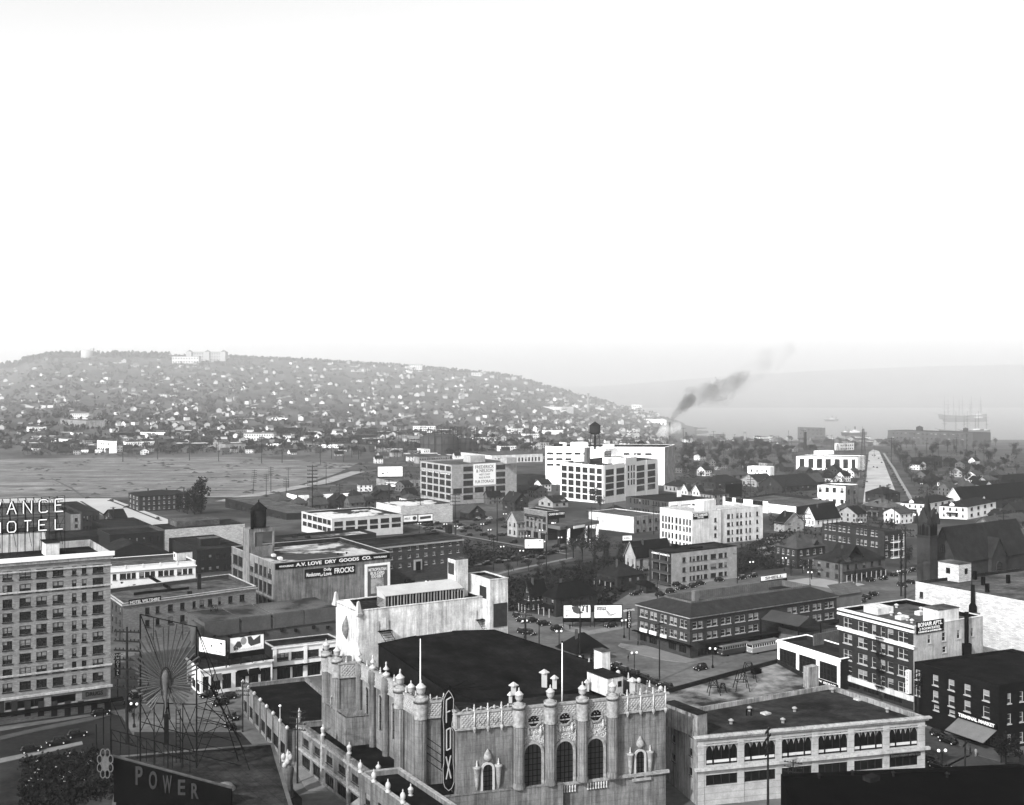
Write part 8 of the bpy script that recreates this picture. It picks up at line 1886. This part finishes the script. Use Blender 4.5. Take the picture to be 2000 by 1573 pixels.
# ================================================================ gas holders, lattice tower, stacks
def gasholder(px, yb_, rpx, hpx, label, tank=.75):
    P = gpt(px, yb_); s = P.y / F; r, h = rpx * s, hpx * s; t = thing('gas_holder', P, label, 'gas holder'); MB().lathe([(r, -2), (r, h * tank), (r * .5, h * tank + 2.5), (.1, h * tank + 3)], n=32).build('tank', M('gas_tank_steel', .08, .2, .1), t)
    b = MB()
    for k in range(18):
        a_ = 2 * math.pi * k / 18; x, y = r * 1.06 * math.cos(a_), r * 1.06 * math.sin(a_); b.tube((x, y, -1), (x, y, h), .4, n=4); a2 = 2 * math.pi * (k + 1) / 18
        for z in (h * .35, h * .68, h): b.tube((x, y, z), (r * 1.06 * math.cos(a2), r * 1.06 * math.sin(a2), z), .3, n=4)
    b.build('guide_frame', STEEL, t)
gasholder(858, 886, 36, 50, 'great drum-shaped gas holder with a skeletal guide frame', .62); gasholder(905, 880, 26, 44, 'second gas holder partly behind the larger one', .45)
def lattice(px, yb_, yt, wpx, label, name='lattice_tower'):
    P = gpt(px, yb_); s = P.y / F; h = (yb_ - yt) * s; w_ = wpx * s; t = thing(name, P, label, 'tower'); n = 12; g_ = lambda k: w_ * (1 - .75 * k / n) / 2
    for sx_, sy_ in ((-1, -1), (1, -1), (1, 1), (-1, 1)): MB().tube((sx_ * g_(0), sy_ * g_(0), 0), (sx_ * g_(n), sy_ * g_(n), h), .16, n=4).build('leg', M('tower_steel', .10, .2), t)
    b = MB()
    for k in range(n):
        z0_, z1_ = h * k / n, h * (k + 1) / n; u, v = g_(k), g_(k + 1)
        for a_, c_ in (((-1, -1), (1, -1)), ((1, -1), (1, 1)), ((1, 1), (-1, 1)), ((-1, 1), (-1, -1))):
            b.tube((a_[0] * u, a_[1] * u, z0_), (c_[0] * v, c_[1] * v, z1_), .08, n=3); b.tube((c_[0] * u, c_[1] * u, z0_), (a_[0] * v, a_[1] * v, z1_), .08, n=3); b.tube((a_[0] * v, a_[1] * v, z1_), (c_[0] * v, c_[1] * v, z1_), .08, n=3)
    b.build('brace', M('tower_steel', .10, .2), t)
lattice(1686, 938, 838, 11, 'tall steel lattice radio tower at the left side of the concrete avenue'); lattice(1636, 905, 868, 8, 'short lattice mast behind the white motor garage')
def stack(px, yb_, yt, r, label, mat=BR_D):
    P = gpt(px, yb_); h = (yb_ - yt) * P.y / F; t = thing('smokestack', P, label, 'smokestack'); MB().lathe([(r * 1.3, -1), (r, h * .5), (r * .85, h)], n=14).build('shaft', mat, t); MB().lathe([(r * .9, h), (r * 1.05, h + .1), (r * 1.05, h + 1.2), (r * .8, h + 1.3)], n=14).build('cap', mat, t); return P, h
SP, SH = stack(1308, 862, 827, 1.6, 'tall thin stack pouring dark smoke by the lake', BLACK); stack(1573, 880, 846, 1.9, 'dark stack in front of the brick waterfront store'); stack(1455, 868, 845, 2.2, 'pale short stack on the shore left of the ships', STU); stack(1149, 805, 770, 2.5, 'pale slender stack at the hill foot', STU); stack(1340, 865, 846, 1.6, 'small dark stack right of the smoking stack', BR_D)
water_tank('water_tank', gpt(1252, 895) + Vector((0, 0, 6)), 4.6, 8, 'dark water tank on short legs beyond the huge white factory', legs=5, cone=3)
water_tank('water_tank', gpt(1796, 868) + Vector((0, 0, 12)), 5.5, 6, 'left of two water tanks on the waterfront factory', legs=9, cone=2.5); water_tank('water_tank', gpt(1886, 868) + Vector((0, 0, 12)), 4, 6, 'right of two water tanks on the waterfront factory', legs=7, cone=1.5)
# ================================================================ ships
def wpt(px, py): return zpt(px, py, -38)
def hull(L, Wd, H_, mat, t, sheer=.25):
    b = MB(); S = []; n = 14
    for k in range(n + 1):
        u = k / n; x = (u - .5) * L; w_ = Wd / 2 * (math.sin(math.pi * min(1, max(0.02, u * .98 + .01))) ** .35); dk = H_ * (1 + sheer * (2 * u - 1) ** 2)
        S.append([(x * .96, -w_ * .7, -1), (x, -w_, dk), (x, w_, dk), (x * .96, w_ * .7, -1)])
    vs = [p for s in S for p in s]; fs = [(k * 4 + i, k * 4 + 4 + i, k * 4 + 5 + i, k * 4 + 1 + i) for k in range(n) for i in range(3)] + [(0, 1, 2, 3), (n * 4 + 3, n * 4 + 2, n * 4 + 1, n * 4)]
    b.add(vs, fs); return b.build('hull', mat, t)
SHD = M('ship_black_hull', .02, .2); SHW = M('ship_white_paint', .6, .08)
def steamer(px, py, wpx, label, ang=.12):
    P = wpt(px, py); L = wpx * P.y / F; t = thing('steamship', P, label, 'ship'); t.rotation_euler = (0, 0, ang); hull(L, L * .17, L * .11, SHD, t)
    MB().box(-L * .16, -L * .06, L * .10, L * .2, L * .06, L * .17).build('deckhouse', SHW, t); MB().box(-L * .04, -L * .045, L * .171, L * .1, L * .045, L * .22).build('bridge', SHW, t); MB().box(-L * .42, -L * .05, L * .12, -L * .3, L * .05, L * .17).build('deckhouse', SHW, t)
    MB().lathe([(L * .028, 0), (L * .028, L * .14)], (L * .04, 0, L * .2), 10).build('funnel', SHD, t)
    for x in (-.32, .34): MB().tube((L * x, 0, L * .1), (L * x, 0, L * .36), .5, .25, 5).build('mast', SHD, t)
    for x in (-.22, -.28, .26, .3): MB().tube((L * x, 0, L * .12), (L * (x + .08), 0, L * .26), .3, n=4).build('boom', SHD, t)
steamer(1668, 851, 52, 'dark cargo steamer with white upperworks anchored nearest on the lake'); steamer(1624, 823, 31, 'smaller steamer lying farther out, left of the cargo steamer', .3)
def schooner(px, py, wpx, n, label, mh):
    P = wpt(px, py); L = wpx * P.y / F; t = thing('sailing_ship', P, label, 'sailing ship', 'laid-up sailing ships rafted together on the lake'); t.rotation_euler = (0, 0, .08); hull(L, L * .15, L * .07, M('schooner_hull', .05, .2), t, .5); H0 = L * .07
    MB().tube((-L * .5, 0, H0 * 1.3), (-L * .6, 0, H0 * 1.9), .35, n=5).build('bowsprit', SHD, t); MB().box(L * .25, -L * .04, H0, L * .4, L * .04, H0 * 1.6).build('deckhouse', SHW, t)
    for k in range(n):
        x = -L * .38 + k * L * .76 / (n - 1); m_ = MB().tube((x, 0, H0), (x, 0, mh), .42, .2, 5).build('mast', SHD, t); b = MB()
        for s in (-1, 1): b.tube((x, s * L * .06, H0), (x, 0, mh * .8), .1, n=3)
        if k % 2 == 0:
            for u in (.45, .62, .78): b.tube((x, -mh * .2 * (1.1 - u), mh * u), (x, mh * .2 * (1.1 - u), mh * u), .2, n=3); b.tube((x - mh * .12, 0, mh * u), (x + mh * .12, 0, mh * u), .2, n=3)
        b.build('rigging', SHD, m_)
schooner(1880, 819, 96, 5, 'many-masted sailing ship farthest out in the raft of laid-up hulls', 62); schooner(1884, 824, 88, 4, 'sailing ship in the middle of the raft with tall bare masts', 56); schooner(1878, 848, 90, 4, 'sailing ship lying nearest the waterfront factory', 46); schooner(1905, 846, 60, 3, 'short three-masted hull at the right end of the nearer row', 40)
# ================================================================ smoke
sm = bpy.data.materials.new('dark_smoke'); sm.use_nodes = True; n = sm.node_tree; n.nodes.clear(); o_ = n.nodes.new('ShaderNodeOutputMaterial'); pv = n.nodes.new('ShaderNodeVolumePrincipled'); pv.inputs['Color'].default_value = (.06, .06, .06, 1)
tcn = n.nodes.new('ShaderNodeTexCoord'); nz = n.nodes.new('ShaderNodeTexNoise'); nz.inputs['Scale'].default_value = .03; nz.inputs['Detail'].default_value = 4; mr = n.nodes.new('ShaderNodeMapRange'); mr.inputs[1].default_value = .40; mr.inputs[2].default_value = .62; mr.inputs[3].default_value = .004; mr.inputs[4].default_value = .026
n.links.new(tcn.outputs['Object'], nz.inputs['Vector']); n.links.new(nz.outputs[0], mr.inputs[0]); n.links.new(mr.outputs[0], pv.inputs['Density']); n.links.new(pv.outputs[0], o_.inputs['Volume'])
def plume(name, pts, mat, label, cat):
    b = MB(); n_ = 12; rr = random.Random(4); ring = []; P_ = [(Vector(((x - CX) / F * SP.y, SP.y, CZ - (y - HY) * SP.y / F)), r) for x, y, r in pts]; V = []
    dense = []
    for (p, r), (q, s) in zip(P_, P_[1:]):
        for k in range(4): dense.append((p.lerp(q, k / 4), r + (s - r) * k / 4))
    dense.append(P_[-1])
    for i, (p, r) in enumerate(dense):
        d = (dense[min(i + 1, len(dense) - 1)][0] - dense[max(i - 1, 0)][0]).normalized(); a_ = Vector((0, 1, 0)); c_ = d.cross(a_).normalized()
        for k in range(n_): w_ = r * (1 + .28 * math.sin(k * 2.1 + i * 1.3) + rr.uniform(-.1, .1)); an = 2 * math.pi * k / n_; V.append(tuple(p + a_ * math.cos(an) * w_ + c_ * math.sin(an) * w_))
    m_ = len(dense); fs = [(i * n_ + k, i * n_ + (k + 1) % n_, (i + 1) * n_ + (k + 1) % n_, (i + 1) * n_ + k) for i in range(m_ - 1) for k in range(n_)] + [tuple(range(n_ - 1, -1, -1)), tuple((m_ - 1) * n_ + k for k in range(n_))]
    b.add(V, fs, 0, True); tag(b.build(name, mat, uv=False), label, cat, kind='stuff')
plume('smoke', [(1308, 827, 3), (1318, 812, 9), (1338, 790, 13), (1352, 775, 18), (1375, 772, 20), (1410, 766, 22), (1432, 748, 14), (1452, 734, 10), (1466, 726, 4)], sm, 'dark smoke drifting right and up from the lakeside stack', 'smoke')
s3 = sm.copy(); s3.name = 'stack_smoke'; s3.node_tree.nodes['Map Range'].inputs[3].default_value = .05; s3.node_tree.nodes['Map Range'].inputs[4].default_value = .12
plume('smoke', [(1308, 827, 1.5), (1313, 818, 4), (1322, 806, 6), (1334, 794, 9), (1347, 781, 12), (1356, 772, 6)], s3, 'dense black root of the smoke leaving the lakeside stack', 'smoke')
s4 = sm.copy(); s4.name = 'thin_smoke'; s4.node_tree.nodes['Map Range'].inputs[3].default_value = .0005; s4.node_tree.nodes['Map Range'].inputs[4].default_value = .006
plume('smoke', [(1385, 776, 13), (1425, 756, 19), (1465, 730, 20), (1505, 702, 22), (1550, 676, 12)], s4, 'thinning upper part of the smoke fading into the mist', 'smoke')
s2 = sm.copy(); s2.name = 'white_steam'; s2.node_tree.nodes['Principled Volume'].inputs['Color'].default_value = (.99, .99, .99, 1); s2.node_tree.nodes['Map Range'].inputs[4].default_value = .12
plume('steam', [(1302, 862, 5), (1290, 850, 9), (1305, 838, 11), (1330, 834, 9)], s2, 'white steam around the foot of the smoking stack', 'steam')
# ================================================================ foreground: roof, peacock sign and its frames
fr_r = [zpt(-400, 1480, 14).xy, zpt(-420, 1700, 14).xy, zpt(575, 1640, 14).xy, zpt(533, 1453, 14).xy, zpt(235, 1475, 14).xy]
fb = Bld('foreground_building', 'dark tarred roof in the lower left carrying the big lattice sign', 'building', pts=[zpt(235, 1478, 14).xy, zpt(200, 1700, 14).xy, zpt(590, 1640, 14).xy, zpt(533, 1453, 14).xy], z=14)
fb.walls(BR_D); fb.roof(M('dark_felt_roof', .04), .5, .4, TAR, M('dull_coping', .14, .2))
pY = 176.0
def fp_(x, y, Y=pY): return Vector(((x - CX) / F * Y, Y, CZ - (y - HY) * Y / F))
pk = thing('peacock_sign', fp_(325, 1400) - Vector((0, 0, 0)), 'large rooftop sign of metal rays fanned like a peacock tail round a long bird body', 'sign'); o3 = fp_(325, 1400)
RAY = M('ray_metal', .075, .2, 1, .5); BODY = M('peacock_body', .13, .3, 2)
rr = random.Random(2)
for k in range(46):
    an = math.radians(-62 + k * 304 / 57); c = fp_(324, 1336) - o3; L = (96 + 24 * max(0, math.cos(an))) / F * pY * (.62 + .38 * abs(math.cos(an)) if math.cos(an) > 0 else .52 + .12 * abs(math.cos(an))) * rr.uniform(.92, 1.03)
    th = an if k < 99 else 0; an = math.radians(-152 + k * 304 / 45)
    L = (54 + 64 * max(0, math.cos(an)) ** 1.6) / F * pY * rr.uniform(.9, 1.04)
    dx, dz = math.sin(an), math.cos(an); q0 = c + Vector((dx * .9, rr.uniform(-.2, .2), dz * 1.2)); q1 = c + Vector((dx * L, rr.uniform(-.6, .2), dz * L))
    MB().tube(q0, q1, .05, .17, 6).build('ray', RAY, pk)
b = MB(); c = fp_(325, 1342) - o3
b.lathe([(.12, -3.2), (.25, -1.6), (.5, .6), (.62, 1.7), (.4, 2.5), (.1, 2.8)], tuple(c + Vector((0, -.35, 0))), 12).build('body', BODY, pk)
b = MB()
pv_ = None
for k in range(25):
    a_ = 2 * math.pi * k / 24; q = c + Vector((.8 * math.sin(a_) * (1 + .35 * math.cos(a_)), -.3, .2 + 3.0 * math.cos(a_)))
    if pv_: b.tube(pv_, q, .06, n=4)
    pv_ = q
b.build('outline', STEEL, pk)
b = MB()
for k in range(3): b.tube(fp_(322 + 3 * k, 1366) - o3, fp_(318 + 7 * k, 1405) - o3, .1, n=5)
b.build('leg', STEEL, pk)
MB().box(-.35, -.1, -4.5, .35, .1, .4).build('pedestal', STEEL, pk); pk.children[-1].location = tuple(fp_(325, 1405) - o3)
lf = thing('sign_lattice', (o3.x, o3.y, 13.5), 'tall black steel lattice frame carrying the peacock sign', 'steel frame'); o4 = Vector((o3.x, o3.y, 13.5))
def seg(b, x0, y0, x1, y1, r=.09, Y0=pY, Y1=pY): b.tube(fp_(x0, y0, Y0) - o4, fp_(x1, y1, Y1) - o4, r, n=4)
b = MB(); T1 = (274, 1200); T2 = (384, 1225)
for x, yt in ((274, 1200), (301, 1206), (328, 1211), (357, 1218), (384, 1225)): seg(b, x, yt if x in (274, 384) else 1375, x, 1500, .14 if x in (274, 384) else .09)
seg(b, 274, 1200, 384, 1225, .09); seg(b, 275, 1373, 384, 1376, .1); seg(b, 275, 1410, 384, 1440, .08); seg(b, 300, 1206, 300, 1250, .06); seg(b, 357, 1218, 357, 1250, .06)
for x0, y0, x1, y1 in ((274, 1373, 301, 1430), (301, 1373, 274, 1430), (301, 1390, 328, 1440), (328, 1380, 301, 1445), (357, 1376, 384, 1440), (384, 1376, 357, 1445), (328, 1400, 357, 1450)): seg(b, x0, y0, x1, y1, .07)
b.build('front_frame', STEEL, lf)
b = MB()
for x0, y0, x1, y1, Yb in ((274, 1200, 380, 1470, pY + 9), (384, 1225, 470, 1500, pY + 9), (384, 1225, 420, 1312, pY + 5), (420, 1312, 384, 1440, pY), (274, 1275, 290, 1335, pY + 4), (290, 1335, 274, 1375, pY)): seg(b, x0, y0, x1, y1, .08, pY, Yb)
for k in range(7):
    xa, ya = 392 + k * 9, 1330 + k * 24; seg(b, 384, 1300 + k * 28, xa + 20, ya - 10, .06, pY, pY + 6); seg(b, 384, 1330 + k * 24, xa + 34, ya + 24, .05, pY, pY + 7)
    seg(b, 392 + k * 12, 1310 + k * 22, 430 + k * 8, 1372 + k * 16, .06, pY + 3, pY + 7)
for x0, y0, x1, y1 in ((384, 1376, 450, 1362), (384, 1400, 455, 1420), (384, 1440, 470, 1400), (400, 1372, 470, 1440), (420, 1312, 500, 1540), (450, 1362, 384, 1500), (430, 1340, 380, 1480)): seg(b, x0, y0, x1, y1, .07, pY + 1, pY + 5)
b.build('back_stay', STEEL, lf)
b = MB()
for s in (0, 8):
    seg(b, 344 + s, 1385, 344 + s, 1490, .08, pY - 1, pY - 1)
for k in range(12): seg(b, 344, 1388 + k * 8.5, 352, 1388 + k * 8.5, .05, pY - 1, pY - 1)
b.build('ladder', STEEL, lf)
b = MB()
for k in range(10): seg(b, 215 + k * 17, 1425 + k * 4.4, 232 + k * 17, 1429.4 + k * 4.4, .08, pY + 3, pY + 3); seg(b, 215 + k * 17, 1445 + k * 4.4, 232 + k * 17, 1449.4 + k * 4.4, .07, pY + 3, pY + 3); seg(b, 215 + k * 17, 1425 + k * 4.4, 232 + k * 17, 1449.4 + k * 4.4, .05, pY + 3, pY + 3); seg(b, 218 + k * 17, 1425 + k * 4.4, 218 + k * 17, 1470 + k * 4.4, .06, pY + 3, pY + 3)
for x, yt, yb_ in ((216, 1366, 1440), (202, 1385, 1425), (188, 1415, 1440)): seg(b, x, yt, x, yb_ + 30, .1, pY + 3, pY + 3)
seg(b, 216, 1366, 245, 1425, .07, pY + 3, pY + 3)
b.build('lower_truss', STEEL, lf)
# sloped letter board with flower medallion
sY = 165.0
bd = thing('letter_board_sign', fp_(300, 1540, sY), 'dark sloping roof sign board with outlined letters and a petalled disc', 'sign'); o5 = fp_(300, 1540, sY)
K = [fp_(222, 1477, sY), fp_(452, 1540, sY), fp_(452, 1640, sY), fp_(222, 1640, sY)]
b = MB(); b.add([tuple(p - o5) for p in K] + [tuple(p - o5 + Vector((0, .5, 0))) for p in K], [(0, 3, 2, 1), (4, 5, 6, 7), (0, 1, 5, 4), (1, 2, 6, 5), (3, 0, 4, 7)]); b.build('board', BLACK, bd)
MB().tube(fp_(220, 1476, sY) - o5, fp_(454, 1539, sY) - o5, .22, n=6).build('rail', M('weathered_rail', .09, .3, 1), bd)
for ch, x0, y0, w_, h_ in (('P', 265, 1533, 14, 36), ('O', 291, 1542, 16, 36), ('W', 318, 1549, 18, 34), ('E', 348, 1553, 14, 30), ('R', 374, 1560, 14, 30)):
    q = fp_(x0, y0, sY) - o5 + Vector((0, -.06, 0)); k_ = sY / F; lettering(ch, M('dim_letter', .065, .2), bd, Matrix(((1, 0, 0, q.x), (0, 0, -1, q.y), (0, 1, 0, q.z), (0, 0, 0, 1))), w_ * k_, h_ * k_, 'letter')
fc = fp_(206, 1491, sY - 1) - o5; FLM = M('medallion_metal', .14, .25, 2)
b = MB(); rx, rz = 1.15, 2.2; b.add([(fc.x + .5 * rx * math.cos(a_ * .3142), fc.y - .12, fc.z + .5 * rz * math.sin(a_ * .3142)) for a_ in range(20)], [tuple(range(20))]); b.build('disc', FLM, bd)
for k in range(8):
    b = MB(); a0_ = k * math.pi / 4 + .39; px_, pz_ = fc.x + rx * .76 * math.cos(a0_), fc.z + rz * .76 * math.sin(a0_); pv_ = None
    for j in range(13):
        a_ = 2 * math.pi * j / 12; q = Vector((px_ + .36 * math.cos(a_), fc.y - .1, pz_ + .62 * math.sin(a_)))
        if pv_: b.tube(pv_, q, .09, n=4)
        pv_ = q
    b.build('petal', FLM, bd)
b = MB(); b.lathe([(1.8, 0), (1.8, .5), (1.6, 1.2), (1.0, 1.9), (.1, 2.2)], (0, 0, 0), 16).build('dome', M('dome_zinc', .2, .2), thing('roof_dome', fp_(440, 1555, 172), 'small pale ribbed dome at the bottom edge below the lattice', 'dome'))
# ================================================================ urn lamp group at the shop entrance, flagpole, people
t = thing('flower_finial', gpt(562, 1556), 'ornate pale sculpted urn cluster standing near the bottom edge', 'ornament'); k_ = 1
MB().lathe([(1.2, 0), (.9, 3), (1.2, 5), (.8, 6)], n=12).build('pedestal', FXC, t)
for k in range(9): a_ = k * .698; MB().lathe([(.1, 0), (.5, .3), (.45, .8), (.1, 1.2)], (.8 * math.cos(a_), .8 * math.sin(a_), 5.5 + (k % 3) * .7), 8).build('cluster', FXU, t)
MB().lathe([(.5, 6), (.7, 7), (.3, 8), (.02, 8.8)], n=10).build('urn', FXU, t)
P = gpt(547, 1500); h = (1500 - 1382) * P.y / F; t = thing('lamp_pole', P, 'tall white pole with a ball top beside the curving shops', 'pole'); MB().tube((0, 0, 0), (0, 0, h), .14, .08, 8).build('pole', M('aluminium_paint', .35), t); MB().lathe([(.02, 0), (.3, .25), (.3, .4), (.02, .6)], (0, 0, h), 8).build('ball', SGW, t)
SKIN = M('skin', .3, .05); 
def person(px, py, coat, label, ang=0, stride=.2):
    P = gpt(px, py); me = bpy.data.meshes.new('person')
    V = [(0, 0, .95), (0, 0, 1.15), (0, 0, 1.42), (0, 0, 1.52), (0, .01, 1.64), (.17, 0, 1.42), (.22, .04, 1.15), (.21, .12, .9), (-.17, 0, 1.42), (-.22, -.04, 1.15), (-.21, .06, .9), (.09, stride * .4, .5), (.09, stride, .06), (.09, stride + .16, .03), (-.09, -stride * .4, .5), (-.09, -stride, .06), (-.09, -stride + .16, .03)]
    E = [(0, 1), (1, 2), (2, 3), (3, 4), (2, 5), (5, 6), (6, 7), (2, 8), (8, 9), (9, 10), (0, 11), (11, 12), (12, 13), (0, 14), (14, 15), (15, 16)]
    Rd = [.16, .14, .15, .06, .11, .07, .055, .04, .07, .055, .04, .085, .05, .045, .085, .05, .045]
    me.from_pydata(V, E, []); o = bpy.data.objects.new('person', me); col.objects.link(o); o.modifiers.new('Skin', 'SKIN'); o.modifiers.new('Sub', 'SUBSURF').levels = 1
    for v, r in zip(me.skin_vertices[0].data, Rd): v.radius = (r, r)
    me.skin_vertices[0].data[0].use_root = True; me.materials.append(coat); bpy.context.view_layer.update(); m2 = bpy.data.meshes.new_from_object(o.evaluated_get(bpy.context.evaluated_depsgraph_get())); bpy.data.objects.remove(o)
    t = thing('person', P, label, 'person'); t.rotation_euler = (0, 0, math.radians(ang)); put('body', m2, t)
    MB().lathe([(.17, 1.68), (.17, 1.71), (.1, 1.72), (.1, 1.82), (.03, 1.84)], n=10).build('hat', STEEL, t); MB().lathe([(.03, -.13), (.08, -.08), (.1, 0), (.08, .09), (.03, .12)], (0, .02, 1.64), 8).build('head', SKIN, t)
CO = M('dark_coat', .02); CO2 = M('grey_coat', .12)
for x, y, c, lab, an in ((1425 - 198, 1292, CO, 'pedestrian in dark coat at the curb below the vertical terminal sign', 30), (1113, 1230, CO, 'pedestrian in dark coat on the pale curb under the twin billboards', 0), (1246, 1262, CO, 'person in dark coat by the terminal corner door', 90), (1895, 1474, CO, 'person in dark coat walking below the market awning', 40), (1906, 1478, SHADE, 'pale dressed figure beside the market doorway', -30), (261, 1405, CO, 'person crossing the street beside the pale hotel', 10),
                         (270, 1408, CO2, 'second person just right of the one crossing by the pale hotel', 200), (540, 1440, CO, 'person in dark coat outside the curving shops', 120), (1250, 1262, CO2, 'grey coated person standing close to the terminal corner door', 0), (1858, 1512, SHADE, 'pale clothed figure at the foot of the broad post', 60)): person(x, y, c, lab, an)
finish_labels()
